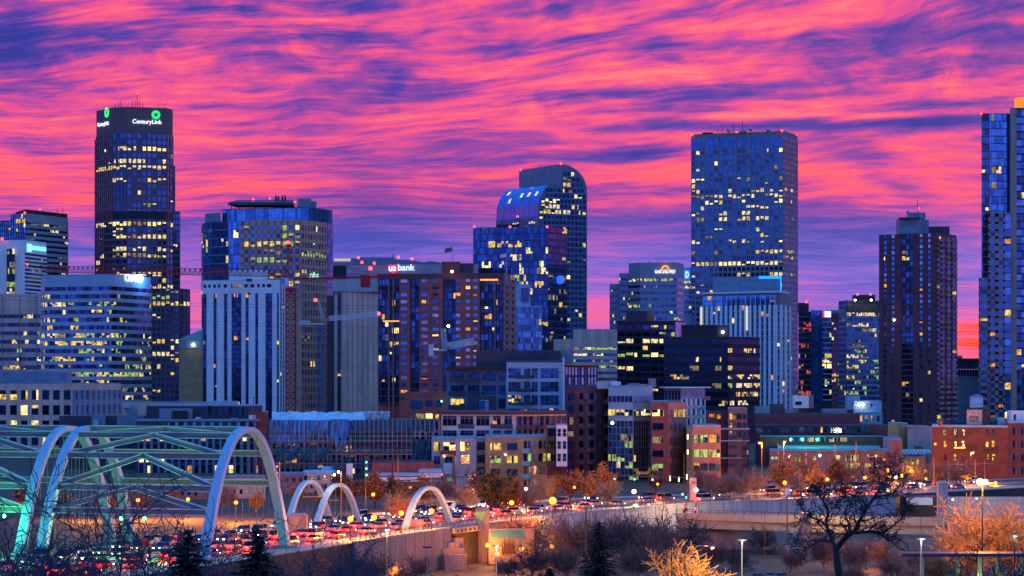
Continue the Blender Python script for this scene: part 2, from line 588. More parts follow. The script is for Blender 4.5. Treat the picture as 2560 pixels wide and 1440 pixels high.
class Bld:
    def __init__(s, name, label, x, y, cat='building', group=None, seed=1, z=0.0):
        s.t = thing(name, label, cat, (x, y, z), 0, group)
        s.wall = MB()
        s.roof = MB()
        s.win = []
        s.r = random.Random(seed)
        s.maxw = 100

    def pts(s, *pp): return [(PX(p, Y), Y) for p, Y in pp]

    def block(s, pts, z0, z1, m, depth=30.0, roof=None, parapet=0.0):
        """Visible plan corners from left to right; the back is closed `depth` metres behind."""
        ym = max(p[1] for p in pts) + depth
        (xl, yl), (xr, yr) = pts[0], pts[-1]
        poly = list(pts) + [(min(xr, xr * ym / yr), ym), (max(xl, xl * ym / yl), ym)]
        s.wall.prism(poly, z0, z1, m)
        zt = z1
        s.roof.prism(poly, zt + 0.01, zt + max(0.3, parapet), roof or m, roof or m)
        return poly

    def face(s, A, B, z0, z1, n, rows, pf=.3, sf=.4, po=.45, so=.38, pm=None, sm=None, gl='mid', p=.12, pal='Y', rl=None,
             ml=0, mr=0, mt=0, mb=0, run=.45, skip=None, cl=None, back=None):
        d = Vector((B[0] - A[0], B[1] - A[1]))
        L = d.length
        d /= L
        nn = Vector((d.y, -d.x))
        cw, ch = (L - ml - mr) / n, (z1 - z0 - mt - mb) / rows
        ang = math.atan2(d.y, d.x)
        W_ = s.wall
        if pm:
            if ml + pf * cw / 2 > 0.02: W_.fbox(A, d, nn, 0, ml + pf * cw / 2, z0, z1, -.1, po, pm)
            if mr + pf * cw / 2 > 0.02: W_.fbox(A, d, nn, L - mr - pf * cw / 2, L, z0, z1, -.1, po, pm)
            for i in range(1, n):
                c = ml + i * cw
                W_.fbox(A, d, nn, c - pf * cw / 2, c + pf * cw / 2, z0, z1, -.1, po, pm)
        if sm:
            for j in range(rows):
                z = z0 + mb + j * ch
                W_.fbox(A, d, nn, 0.02, L - 0.02, z if j else z0, z + sf * ch, -.1, so, sm)
            if mt > 0.01: W_.fbox(A, d, nn, 0.02, L - 0.02, z1 - mt, z1 - 0.02, -.1, so, sm)
        rl = rl or {}
        for j in range(rows):                      # j counts floors from the top
            q = rl.get(j, p * s.r.choice([.1, .3, .5, .8, 1.2, 1.8]))
            if .05 < q < .9: q *= .78
            on = s.r.random() < q
            kind = s.r.choice(PAL[pal])
            z = z1 - mt - (j + 1) * ch + sf * ch
            for i in range(n):
                if s.r.random() > run:
                    on = s.r.random() < q
                    if s.r.random() < .5: kind = s.r.choice(PAL[pal])
                if skip and skip(i, j): continue
                if cl and (i, j) in cl: m = LIT[cl[(i, j)]]
                elif on: m = LIT[kind]
                else:
                    g = gl if isinstance(gl, str) else s.r.choice(gl)
                    m = GL[g]
                c = ml + (i + .5) * cw
                w_ = cw * (1 - pf) - 0.02
                h_ = ch * (1 - sf) - 0.02
                s.win.append((A[0] + d.x * c, A[1] + d.y * c, z + .01, w_, h_, ang, m, nn.y))

    def pane(s, A, B, px0, px1, py0, py1, m, o=0.1):
        """One window on the face A->B between picture columns and rows."""
        d = Vector((B[0] - A[0], B[1] - A[1]))
        d.normalize()
        hit = lambda px: ((px - 1280) / F * A[1] - A[0]) / (d.x - (px - 1280) / F * d.y)
        s0, s1 = hit(px0), hit(px1)
        c = (s0 + s1) / 2
        x, y = A[0] + d.x * c, A[1] + d.y * c
        s.win.append((x + d.y * o, y - d.x * o, PZ(py1, y), s1 - s0, (py1 - py0) * y / F, math.atan2(d.y, d.x), m, -1))

    def box(s, name, px0, px1, py0, py1, Y, m, depth=10.0, roof=None):
        b = MB()
        x0, x1 = PX(px0, Y), PX(px1, Y)
        b.prism([(x0, Y), (x1, Y), (x1, Y + depth), (x0, Y + depth)], PZ(py1, Y), PZ(py0, Y), m, roof)
        return part(name, b, s.t)

    def beacon(s, px, py, Y, r=0.8, m=None):
        b = MB(True)
        b.ball((PX(px, Y), Y, PZ(py, Y)), r, m or G_RED, 8, 6)
        return part('beacon', b, s.t)

    def mast(s, px, py0, py1, Y, r=0.25):
        b = MB()
        b.tube([(PX(px, Y), Y, PZ(py1, Y)), (PX(px, Y), Y, PZ(py0, Y))], [r, r * .6], M_STEEL, 5)
        return part('antenna', b, s.t)

    def done(s):
        if s.wall.f: part('wall', s.wall, s.t)
        if s.roof.f: part('roof', s.roof, s.t)
        o = s.t.location
        vis = sorted(s.win, key=lambda q: (-round(q[2] / 3), q[7]))
        for q in vis[:s.maxw]:
            sp = None
            if q[6].name.startswith('lit') and s.r.random() < .5: sp = (s.r.choice('hhv'), s.r.choice([.35, .55, .7]), s.r.random() < .6)
            link('window', wmesh(q[3], q[4], q[6], sp), s.t, (q[0] - o.x, q[1] - o.y, q[2] - o.z), q[5])
        rest = vis[s.maxw:]
        if rest:
            b = MB()
            for (x, y, z, w_, h, ang, m, _) in rest:
                d = (math.cos(ang), math.sin(ang))
                if m.name.startswith('lit') and s.r.random() < .5:
                    c = h * s.r.choice([.35, .5, .65])
                    up = s.r.random() < .5
                    b.fbox((x, y), d, (d[1], -d[0]), -w_ / 2, w_ / 2, z, z + c, -.02, .08, GL['dark'] if up else m)
                    b.fbox((x, y), d, (d[1], -d[0]), -w_ / 2, w_ / 2, z + c, z + h, -.02, .08, m if up else GL['dark'])
                else: b.fbox((x, y), d, (d[1], -d[0]), -w_ / 2, w_ / 2, z, z + h, -.02, .08, m)
            tag(part('windows', b, s.t), kind='stuff')
        return s.t



# ------------------------------------------------------------------ lie of the land: road path, valley edge
RAW = [(-115, 320), (-63, 461), (-26, 560), (18, 639), (64, 681), (92, 708), (150, 765), (235, 845)]


def catmull(P, n=8):
    out = []
    Q = [(2 * P[0][0] - P[1][0], 2 * P[0][1] - P[1][1])] + P + [(2 * P[-1][0] - P[-2][0], 2 * P[-1][1] - P[-2][1])]
    for i in range(1, len(Q) - 2):
        for k in range(n):
            t = k / n
            c = []
            for a in (0, 1):
                p0, p1, p2, p3 = Q[i - 1][a], Q[i][a], Q[i + 1][a], Q[i + 2][a]
                c.append(.5 * (2 * p1 + (p2 - p0) * t + (2 * p0 - 5 * p1 + 4 * p2 - p3) * t * t + (3 * p1 - p0 - 3 * p2 + p3) * t ** 3))
            out.append(tuple(c))
    out.append(P[-1])
    return out


PATH = catmull(RAW)
CUM = [0.0]
for a, b in zip(PATH, PATH[1:]): CUM.append(CUM[-1] + math.dist(a, b))
PLEN = CUM[-1]


def along(s, off=0.0):
    """Point at arc length s of the road, `off` metres to its right, and the heading."""
    s = max(0.0, min(PLEN - 1e-3, s))
    i = max(k for k in range(len(CUM) - 1) if CUM[k] <= s)
    t = (s - CUM[i]) / (CUM[i + 1] - CUM[i])
    a, b = PATH[i], PATH[i + 1]
    j, k = max(i - 1, 0), min(i + 2, len(PATH) - 1)
    d0 = Vector((b[0] - PATH[j][0], b[1] - PATH[j][1])).normalized()
    d1 = Vector((PATH[k][0] - a[0], PATH[k][1] - a[1])).normalized()
    d = (d0 * (1 - t) + d1 * t).normalized()
    return (a[0] + (b[0] - a[0]) * t + d.y * off, a[1] + (b[1] - a[1]) * t - d.x * off), math.atan2(d.y, d.x)


def s_at_px(px, off):
    """Arc length where the line `off` right of the road crosses picture column px."""
    best = min(range(0, int(PLEN)), key=lambda k: abs(1280 + along(k, off)[0][0] / along(k, off)[0][1] * F - px))
    return float(best)


def ribbon(name, o0, o1, z, m, s0=0, s1=None, step=5.0, th=0.0):
    b = MB()
    s1 = PLEN if s1 is None else s1
    n = max(2, int((s1 - s0) / step))
    for i in range(n):
        a, c = s0 + (s1 - s0) * i / n, s0 + (s1 - s0) * (i + 1) / n
        p = [along(a, o0)[0], along(a, o1)[0], along(c, o1)[0], along(c, o0)[0]]
        if th:
            b.hexa([(*q, z - th) for q in p] + [(*q, z) for q in p], m)
        else:
            b.face([(*q, z) for q in p], m)
    return b


M_GRASS = mat('dry_grass', (0.09, 0.058, 0.045), scale=0.12, var=0.5, rgb2=(0.03, 0.03, 0.025))
M_ASPH = mat('asphalt', (0.085, 0.08, 0.085), scale=0.3, rough=0.55, spec=0.5, rgb2=(0.05, 0.048, 0.05))
M_WALK = mat('pavement_concrete', (0.36, 0.33, 0.31), scale=0.4)
M_PAINT = mat('road_paint', (0.75, 0.73, 0.68), scale=1.0, var=0.2)
M_WALLC = mat('retaining_concrete', (0.33, 0.23, 0.20), scale=0.3, streak=True)

EDGE = 21.4
edge = [along(k, EDGE)[0] for k in range(0, int(PLEN), 4)]
edge = [e for i, e in enumerate(edge) if i == 0 or e[0] > edge[i - 1][0]]
edge = [(-6000, 330), (-400, 330), (edge[0][0] - 3, 330)] + edge + [(edge[-1][0] + 60, edge[-1][1] + 60), (700, 1000), (6000, 1000)]


def hill(y): return -8.0 + (36.0 * ((440.0 - y) / 440.0) ** 1.35 if y < 440 else 0.0)


gb = MB()
rows_f = [0.0, 30, 200, 900, 3000, 14000]
for i in range(len(edge) - 1):
    (xa, ya), (xb, yb) = edge[i], edge[i + 1]
    col = []
    for (x, y) in ((xa, ya), (xb, yb)):
        lo_ = [(x, yy, hill(yy)) for yy in (-60, 0, 60, 110, 160, 210, 260, 300)]
        if y > 340: lo_ += [(x, 330 + (y - 330.0) * k / 5, hill(330 + (y - 330.0) * k / 5)) for k in (0, 1, 2, 3, 4)]
        else: lo_ += [(x, 300 + (y - 301) * k / 5.0, hill(300 + (y - 301) * k / 5.0)) for k in (1, 1.6, 2.4, 3.2, 4)]
        lo_ += [(x, y, -8.0), (x, y + 0.02, -0.03)] + [(x, y + r_ if r_ else y + 1, -0.03) for r_ in rows_f[1:]]
        col.append(lo_)
    for k in range(len(col[0]) - 1):
        gb.face([col[0][k], col[1][k], col[1][k + 1], col[0][k + 1]], M_GRASS)
tag(link('ground', gb.mesh('ground')), kind='structure')
tag(link('road', ribbon('road', -15, 15, 0.03, M_ASPH, 0, PLEN).mesh('road')), kind='structure')
tag(link('pavement', ribbon('pavement', 15, 21.2, 0.16, M_WALK, 0, PLEN, th=0.17).mesh('pavement')), kind='structure')
tag(link('pavement', ribbon('pavement', -20, -15, 0.16, M_WALK, 0, PLEN, th=0.17).mesh('pavement')), kind='structure')
tag(link('median_kerb', ribbon('median', -0.9, 0.9, 0.18, M_WALK, 0, PLEN, th=0.14).mesh('median_kerb')), kind='structure')
b = MB()
for off in (-10.3, -5.7, 5.7, 10.3):
    k = 4.0
    while k < PLEN - 6:
        p = [along(k, off - .08)[0], along(k, off + .08)[0], along(k + 3, off + .08)[0], along(k + 3, off - .08)[0]]
        b.face([(*q, 0.036) for q in p], M_PAINT)
        k += 9
for off in (-14.5, -1.3, 1.3, 14.5):
    k = 0.0
    while k < PLEN - 5:
        p = [along(k, off - .07)[0], along(k, off + .07)[0], along(k + 5, off + .07)[0], along(k + 5, off - .07)[0]]
        b.face([(*q, 0.036) for q in p], M_PAINT)
        k += 5
tag(link('road_markings', b.mesh('road_markings')), kind='structure')


# ------------------------------------------------------------------ downtown towers
# 1 glass and stone office block at the far west end
b = Bld('office_tower', 'blue glass and grey stone office tower with dark sloping roof cap behind the shield-sign building', PX(65, 1900), 1900, seed=11)
A, C, D = b.pts((28, 1915), (65, 1900), (170, 1957))
b.block([A, C, D], 0, PZ(533, 1900), M_GREYP, 30, M_ROOFD)
z0 = PZ(690, 1900)
b.face(A, C, z0, PZ(534, 1900), 6, 13, .08, .12, pm=M_NAVY, sm=M_NAVY, gl=['blue', 'mid'], p=.12, rl={2: .3, 3: .4})
b.face(C, D, z0, PZ(545, 1900), 26, 10, .06, .55, pm=None, sm=M_GREYP, gl=['dark', 'mid'], p=.06, pal='W', rl={0: .25, 1: .3}, mt=3)
E = b.pts((-14, 1925), (27, 1918))
b.block(E, 0, PZ(548, 1900), M_NAVY, 25, M_ROOFD)
b.face(E[0], E[1], z0, PZ(550, 1900), 8, 12, .06, .15, pm=M_NAVY, sm=M_NAVY, gl=['blue', 'mid'], p=.2, pal='G', rl={1: .1, 4: .7, 5: .5, 6: .5})
pb = MB()
x0, x1, x2 = PX(40, 1925), PX(60, 1925), PX(168, 1958)
pb.prism([(PX(36, 1912), 1916), (PX(62, 1904), 1905), (PX(168, 1957), 1958), (PX(142, 1975), 1975)], PZ(534, 1900) + .4, [PZ(534, 1900) + 2, PZ(522, 1900), PZ(529, 1930), PZ(534, 1930)], M_BLACK)
part('penthouse', pb, b.t)
b.beacon(62, 532, 1898)
b.beacon(100, 523, 1920)
for px, h in ((143, 521), (157, 520)): b.mast(px, h, 531, 1950, .3)
b.done()

# 2 white concrete block with the lit shield sign
b = Bld('office_block', 'white concrete office block with teal-lit shield and lettering high on its face', PX(62, 1600), 1600, seed=12)
A, C, D = b.pts((-40, 1606), (62, 1600), (116, 1635))
b.block([A, C, D], 0, PZ(600, 1600), M_WHITE, 30, M_ROOF)
b.face(b.pts((17, 1599.3), (37, 1599.3))[0], b.pts((17, 1599.3), (37, 1599.3))[1], PZ(738, 1600), PZ(622, 1600), 3, 7, .08, .2, pm=M_BLACK, sm=M_BLACK, gl='black', p=.25, pal='G', rl={0: .8, 3: .8, 5: .9})
b.face(C, D, PZ(740, 1600), PZ(632, 1600), 12, 11, .05, .45, po=.3, pm=None, sm=M_WHITE, gl=['dark', 'black'], p=.1, pal='D', mt=0)
text(b.t, 'HEALTHGRADES', C, D, 72, 112, 626, G_SIGNT, 'sign', .8)
sb = MB()
d = Vector((D[0] - C[0], D[1] - C[1])).normalized()
n_ = Vector((d.y, -d.x))
sb.fbox(C, d, n_, 3.5, 10.0, PZ(622, 1600), PZ(609, 1600), .1, .7, G_SIGNT)
sb.prism([(C[0] + d.x * 3.5 + n_.x * .4, C[1] + d.y * 3.5 + n_.y * .4), (C[0] + d.x * 10 + n_.x * .4, C[1] + d.y * 10 + n_.y * .4), (C[0] + d.x * 10, C[1] + d.y * 10), (C[0] + d.x * 3.5, C[1] + d.y * 3.5)], PZ(622, 1600) - 1.5, PZ(622, 1600) - .1, G_SIGNT)
part('sign', sb, b.t)
b.beacon(5, 597, 1600)
b.beacon(68, 661, 1598, .5)
b.done()

# 3 tall dark faceted tower with the green round sign
b = Bld('office_tower', 'tallest dark faceted tower with green round emblem and white lettering on its crown', PX(317, 1950), 1950, seed=13)
P = b.pts((241, 1980), (282, 1956), (317, 1950), (417, 1959), (432, 1971))
zt = PZ(268, 1950)
zc = PZ(334, 1950)
b.block(P, 0, zt, M_BROWN, 34, M_ROOFD)
lowest = PZ(880, 1950)
fl = 15.7 * 1950 / F
rl = {0: 0, 1: .02, 2: .95, 3: .45, 4: .55, 5: 1, 6: .12, 7: .2, 8: .15, 9: .15, 10: .1, 11: .3, 12: 0, 13: 0, 14: .95, 15: .5, 16: 1, 17: .0, 18: .65, 19: .95, 20: .25, 21: .6, 22: .6, 23: .9, 24: .6, 25: .2, 26: .5, 27: .8, 28: .1, 29: .3, 30: .1, 31: .4, 32: .5}
rl2 = {k: v * .35 for k, v in rl.items()}
rows = int((zc - lowest) / fl)
zb = zc - rows * fl
for k, (n, pf) in enumerate([(8, .12), (4, .08), (8, .34), (2, .12)]):
    b.face(P[k], P[k + 1], zb, zc, n, rows, pf, .36, .5, .4, M_BROWN, M_BROWN, ['dark', 'mid'] if k != 3 else ['mid', 'blue'], .2, 'W', rl if k in (1, 2) else rl2)
Q = b.pts((236.5, 1984), (243, 1982))
b.block(Q, 0, PZ(340, 1950), M_BROWN, 26)
for px, py in ((437, 410), (450, 525)):
    Q = b.pts((px - 30, 1974), (px, 1979))
    b.block(Q, 0, PZ(py, 1960), M_BROWN, 20)
    rr = int((PZ(py, 1960) - lowest) / fl)
    Q2 = b.pts((px - 18 if px > 440 else px - 6, 1975.6), (px, 1978.6))
    b.face(Q2[0], Q2[1], PZ(py, 1960) - rr * fl, PZ(py, 1960), 3 if px > 440 else 1, rr, .12, .4, .4, .3, M_BROWN, M_BROWN, 'mid', .05, 'D', mt=2)
Q = b.pts((380, 1940), (448, 1940), (474, 1956))
zl = PZ(722, 1940)
b.block(Q, 0, zl, M_BROWN, 20, M_ROOFD)
b.face(Q[0], Q[1], zl - 20 * fl, zl, 6, 20, .3, .36, .5, .4, M_BROWN, M_BROWN, 'dark', .3, 'Y', {0: .2, 1: .6, 2: 1, 3: 0, 4: .3, 5: 0, 6: 0, 7: 0, 8: .7, 9: .2, 10: 1, 11: .3, 12: .7, 13: .7, 14: 0, 15: 0, 17: .3})
b.face(Q[1], Q[2], zl - 20 * fl, zl, 3, 20, .2, .36, .5, .4, M_BROWN, M_BROWN, 'dark', .15, 'Y', {2: 1})
mb_ = MB()
A, B_ = P[2], P[3]
d = Vector((B_[0] - A[0], B_[1] - A[1])).normalized()
n_ = Vector((d.y, -d.x))
for k in range(4):
    for (QA, QB) in ((P[k], P[k + 1]),):
        dd = Vector((QB[0] - QA[0], QB[1] - QA[1]))
        LL = dd.length
        dd.normalize()
        mb_.fbox(QA, dd, Vector((dd.y, -dd.x)), .2, LL - .2, PZ(547, 1950), PZ(527, 1950), .2, .62, M_BLACK)
part('mechanical_band', mb_, b.t)


def emblem(bld, QA, QB, pxc, pyc, rpx, squash=1.0):
    dd = Vector((QB[0] - QA[0], QB[1] - QA[1])).normalized()
    nn = Vector((dd.y, -dd.x))
    k = (pxc - 1280) / F
    s_ = (k * QA[1] - QA[0]) / (dd.x - k * dd.y)
    c = (QA[0] + dd.x * s_ + nn.x * .7, QA[1] + dd.y * s_ + nn.y * .7, PZ(pyc, QA[1]))
    r_ = rpx * 1950 / F
    e = MB()
    for i in range(14):
        a0, a1 = 2 * math.pi * (i + .14) / 14, 2 * math.pi * (i + .86) / 14
        pts = []
        for (a, rr) in ((a0, .42), (a1, .42), (a1, 1), (a0, 1)):
            pts.append((c[0] + dd.x * math.cos(a) * r_ * rr, c[1] + dd.y * math.cos(a) * r_ * rr, c[2] + math.sin(a) * r_ * rr))
        e.hexa([(p[0] - nn.x * .5, p[1] - nn.y * .5, p[2]) for p in pts] + pts, G_SIGNG)
    part('emblem', e, bld.t)


emblem(b, P[2], P[3], 389.5, 285, 11)
emblem(b, P[0], P[1], 268, 287, 12)
text(b.t, 'CenturyLink', P[2], P[3], 331, 404, 309, G_SIGNW, 'sign', .8, .03)
text(b.t, 'CenturyLink', P[0], P[1], 246, 274, 314, G_SIGNW, 'sign', .8, .03)
for px, h in ((288, 260), (297, 254), (302, 250), (307, 262), (331, 251), (338, 250), (343, 236), (349, 248), (357, 257)): b.mast(px, h, 269, 1962, .28)
for px in (395, 410):
    am = MB()
    x, z = PX(px, 1962), PZ(270, 1962)
    am.tube([(x, 1962, z), (x, 1962, z + 2.6), (x + 3.0, 1962, z + 3.2)], .18, M_STEEL, 4)
    part('davit', am, b.t)
b.beacon(343, 234, 1962, .6)
b.beacon(265, 270, 1975, .5)
b.done()

# 4 brick hall with a green gabled roof between the towers
b = Bld('office_hall', 'windowless brown brick block with a teal gable roof beside the striped white tower', PX(448, 1700), 1700, seed=14)
A, C = b.pts((448, 1700), (540, 1700))
b.block([A, C], 0, PZ(872, 1700), M_TAN, 20)
rb = MB()
z = PZ(872, 1700) + .3
x0, x1 = PX(447, 1700), PX(540, 1700)
rb.prism([(x0, 1699.5), (x1, 1699.5), (x1, 1712), (x0, 1712)], z, z + 5.5, M_BLUEP)
rb.prism([(x0, 1700), (x1, 1700), (x1, 1712), (x0 + 16, 1712)], z + 5.6, [z + 5.8, z + 16, z + 16, z + 14], M_TEALW)
part('gable_roof', rb, b.t)
lb = MB(True)
lb.ball((PX(483, 1698.5), 1698.5, PZ(862, 1700)), .7, glow('flood_white', (1, 1, .75), 30), 8, 6)
part('floodlight', lb, b.t)
b.done()

# 5 low banded concrete offices
b = Bld('office_block', 'mauve-grey concrete office slab with ribbon windows next to the rounded blue-banded bank building', PX(50, 1450), 1450, seed=15)
A, C = b.pts((-60, 1450), (104, 1450))
b.block([A, C], 0, PZ(735, 1450), M_BEIGE, 30)
b.face(A, C, PZ(935, 1450), PZ(786, 1450), 40, 7, .06, .55, sm=M_BEIGE, gl=['dark', 'black'], p=.28, pal='Y', rl={0: .05, 1: .15, 2: .35, 3: .45})
for px in (6, 49, 92):
    q = MB()
    q.box(PX(px, 1449) - .2, PX(px, 1449) + .2, 1448.9, 1449.4, PZ(935, 1450), PZ(737, 1450), M_CONCD)
    part('panel_joint', q, b.t)
b.done()

# 6 rounded banded bank building
b = Bld('bank_building', 'blue-lit banded office building with rounded corner and white lettering beside an octagon emblem', PX(270, 1300), 1300, seed=16)
a0 = b.pts((103, 1330), (112, 1316), (255, 1304))
corner = []
c0, c1, cc = Vector(b.pts((255, 1304))[0]), Vector(b.pts((290, 1306))[0]), Vector(b.pts((273, 1299))[0])
for k in range(1, 6):
    t = k / 6
    corner.append(tuple(c0 * (1 - t) ** 2 + cc * 2 * t * (1 - t) + c1 * t * t))
P = a0 + corner + b.pts((290, 1306), (377, 1345))
zt = PZ(686, 1300)
b.block(P, 0, zt, M_BLUEL, 30, M_ROOF)
zf, zl = PZ(715, 1300), PZ(1020, 1300)
fh = 19.6 * 1300 / F
rows = int((zf - zl) / fh)
rlc = {0: 0, 1: .2, 2: .45, 3: .12, 4: .4, 5: .12, 6: .6, 7: .65, 8: .6, 9: .4, 10: .5, 11: .95, 12: .6, 13: .6, 14: .7}
for k in range(len(P) - 1):
    L = math.dist(P[k], P[k + 1])
    b.face(P[k], P[k + 1], zf - rows * fh, zf, max(1, round(L / 1.5)), rows, .05, .46, .3, .5, None, M_PREC, ['dark', 'mid', 'black'], .2, 'G', rlc if k < 8 else {q: v * .6 for q, v in rlc.items()})
text(b.t, 'CHASE', P[-2], P[-1], 310, 345, 704, G_SIGNW, 'sign', .7, .05)
ob_ = MB()
dd = Vector((P[-1][0] - P[-2][0], P[-1][1] - P[-2][1])).normalized()
nn = Vector((dd.y, -dd.x))
k = (350.5 - 1280) / F
s_ = (k * P[-2][1] - P[-2][0]) / (dd.x - k * dd.y)
for i in range(4):
    ang = math.pi / 2 * i
    ring = []
    for (a, r_) in ((ang - .38, 2.4), (ang + .38, 2.4), (ang + .55, 1.15), (ang - .95, 1.15)):
        ring.append((P[-2][0] + dd.x * (s_ + r_ * math.cos(a)) + nn.x * .8, P[-2][1] + dd.y * (s_ + r_ * math.cos(a)) + nn.y * .8, PZ(696, 1330) + r_ * math.sin(a)))
    ob_.hexa([(p[0] - nn.x * .6, p[1] - nn.y * .6, p[2]) for p in ring] + ring, G_SIGNW)
part('emblem', ob_, b.t)
sl = bpy.data.lights.new('sign_wash', 'AREA')
sl.energy = 4000
sl.color = (.05, .35, 1)
sl.size = 6
slo = bpy.data.objects.new('sign_wash', sl)
mp = Vector((P[-2][0] + dd.x * s_ + nn.x * 6, P[-2][1] + dd.y * s_ + nn.y * 6, PZ(690, 1330)))
slo.location = mp - Vector(b.t.location)
slo.rotation_euler = Vector((-nn.x, -nn.y, 0)).to_track_quat('-Z', 'Y').to_euler()
slo.parent = b.t
COL.objects.link(slo)
b.done()

# 7 low pink-grey offices with bright yellow rooms
b = Bld('office_block', 'three-storey mauve office building with bright yellow rooms and a flat blue plant box on top', PX(100, 1000), 1000, seed=17)
A, C, D = b.pts((-60, 1000), (182, 1000), (303, 1032))
zt = PZ(960, 1000)
b.block([A, C, D], 0, zt, M_BEIGE, 25, M_ROOF)
fh = 38 * 1000 / F
z1 = zt - 15 * 1000 / F
b.face(A, C, z1 - 4 * fh, z1, 9, 4, .36, .36, .6, .5, M_BEIGE, M_BEIGE, ['dark', 'black'], .45, 'Y', {0: .6, 1: .55, 2: .5}, cl={(5, 0): 'p', (5, 1): 'y', (4, 1): 'p', (4, 0): 'y', (2, 0): 'y'})
b.face(C, D, z1 - 4 * fh, z1, 9, 4, .45, .38, .5, .4, M_GREYP, M_GREYP, ['pale', 'pale', 'blue'], .1, 'Y', {0: 0, 1: .15, 2: .1})
b.box('penthouse', -60, 168, 929, 960, 1006, M_BLUEP, 10)
b.done()

# 8 white tower with dark vertical window strips
b = Bld('residential_tower', 'white tower with dark vertical window strips and a pale drum-shaped penthouse', PX(610, 1300), 1300, seed=18)
A, C, D = b.pts((507, 1312), (697, 1300), (716, 1330))
zt = PZ(700, 1300)
b.block([A, C, D], 0, zt, M_BLACK, 22, M_ROOF)
d = Vector((C[0] - A[0], C[1] - A[1]))
L = d.length
d.normalize()
n_ = Vector((d.y, -d.x))
us = lambda px: ((px - 1280) / F * A[1] - A[0]) / (d.x - (px - 1280) / F * d.y)
zl, zs = PZ(1040, 1300), PZ(733, 1300)
strips = [(518, 535), (543, 561), (570, 580), (605, 615), (623, 639), (647, 665), (682, 693)]
for (p0, p1) in strips: b.wall.fbox(A, d, n_, us(p0), us(p1), 0, zs, -.05, .8, M_WHITE)
b.wall.fbox(A, d, n_, 0, L, zs + .01, zs + 3, -.05, .86, M_WHITE)
b.wall.fbox(A, d, n_, 0, L, zt - 2, zt, -.05, .86, M_WHITE)
for p0, p1 in ((507, 510), (517, 522), (528, 534), (541, 546), (552, 560), (569, 578), (605, 612), (621, 627), (637, 644), (651, 656), (664, 668), (680, 697)):
    b.wall.fbox(A, d, n_, us(p0) if p0 > 507 else 0.02, us(p1), zs + 3.01, zt - 2.01, -.05, .8, M_WHITE)
for p0, p1, q in ((508, 517, 2), (535, 542, 2), (561, 569, 2), (580, 604, 5), (615, 622, 1), (639, 646, 2), (665, 681, 3), (693, 697, 1)):
    X0, X1 = us(max(p0, 507.5)), us(p1)
    a_0 = (A[0] + d.x * X0, A[1] + d.y * X0)
    a_1 = (A[0] + d.x * X1, A[1] + d.y * X1)
    b.face(a_0, a_1, zl, zs, q, 26, .06, .16, .3, .2, None, M_BLACK, ['black', 'dark', 'dark'], .06, 'O', run=.2)
b.face((A[0] + d.x * us(580), A[1] + d.y * us(580)), (A[0] + d.x * us(604), A[1] + d.y * us(604)), zs + 3.1, zt - 2.1, 3, 1, .06, .05, gl='black', p=1, pal='Y')
b.face(C, D, zl, zt, 3, 28, .4, .3, .5, .3, M_WHITE, M_BLACK, 'dark', .08, 'O')
db = MB(True)
ring = [(PX(619, 1312) + 10 * math.cos(a), 1316 + 10 * math.sin(a)) for a in [2 * math.pi * i / 24 for i in range(24)]]
db.smooth = False
db.prism(ring, zt + .31, PZ(676, 1312), M_WHITE)
part('penthouse', db, b.t)
b.done()

# 9 brown gridded tower wrapped in blue glass
b = Bld('office_tower', 'blue glass tower with a protruding brown square-window front and a slanted rooftop canopy', PX(700, 1800), 1800, seed=19)
P = b.pts((504, 1872), (510, 1846), (530, 1834), (571, 1828), (602, 1826), (771, 1818), (832, 1852))
z1 = PZ(553, 1820)
b.block(P, 0, z1, M_NAVY, 34)
zl = PZ(720, 1820)
fh = 21 * 1820 / F
for k in range(4):
    b.face(P[k], P[k + 1], z1 - 9 * fh, z1, [2, 4, 7, 5][k], 9, .05, .10, .15, .2, M_NAVY, M_BLUEP, ['black'] if k == 2 else ['blue', 'mid'], .08, 'Y', {1: .2, 2: .3, 5: .3}, cl=None)
Pc = b.pts((512, 1850), (552, 1838))
b.block(Pc, z1 + .4, PZ(533, 1840), M_BLUEP, 16)
P2 = b.pts((556, 1842), (600, 1834), (771, 1820), (831, 1854))
b.block(P2, z1 + .35, PZ(519, 1820), M_NAVY, 26, M_ROOFD)
for k in range(3):
    b.face(P2[k], P2[k + 1], z1 + .4, PZ(520, 1820), [6, 26, 10][k], 1, .1, .04, .15, .12, M_BLUEP, M_BLUEP, ['blue', 'blue', 'mid'], 0)
E = b.pts((815, 1841.5), (832, 1851.5))
b.face(E[0], E[1], PZ(740, 1840), z1, 4, 9, .05, .15, .15, .1, M_NAVY, M_BLUEP, ['blue', 'pale'], .02)
Q = b.pts((602, 1809), (752, 1800), (815, 1833))
zt = PZ(551, 1800)
b.block(Q, 0, zt, M_BROWN2, 10)
fh = 21.3 * 1800 / F
b.face(Q[0], Q[1], zt - 9 * fh, zt, 9, 9, .34, .38, .6, .6, M_BROWN2, M_BROWN2, ['mid', 'dark'], .55, 'G', {0: .45, 1: .6, 2: .85, 3: .55, 4: .6, 5: .35}, mt=3.2, ml=2)
b.face(Q[1], Q[2], PZ(1030, 1800), zt, 9, 22, .34, .36, .6, .5, M_BROWN2, M_BROWN2, ['pale', 'mid'], .12, 'G', {1: .2, 2: .5, 3: .9, 4: .1, 5: .25, 12: .3, 13: .6}, mt=3.2)
E = b.pts((752, 1799.5), (845, 1852))
cb = MB()
zz = PZ(505, 1835)
cb.prism([(PX(573, 1835), 1826), (PX(735, 1835), 1830), (PX(738, 1860), 1858), (PX(592, 1860), 1858)], zz - 2.6, [zz - 1, zz - .5, zz + 3, zz + 3], M_NAVY)
part('roof_canopy', cb, b.t)
lb = MB()
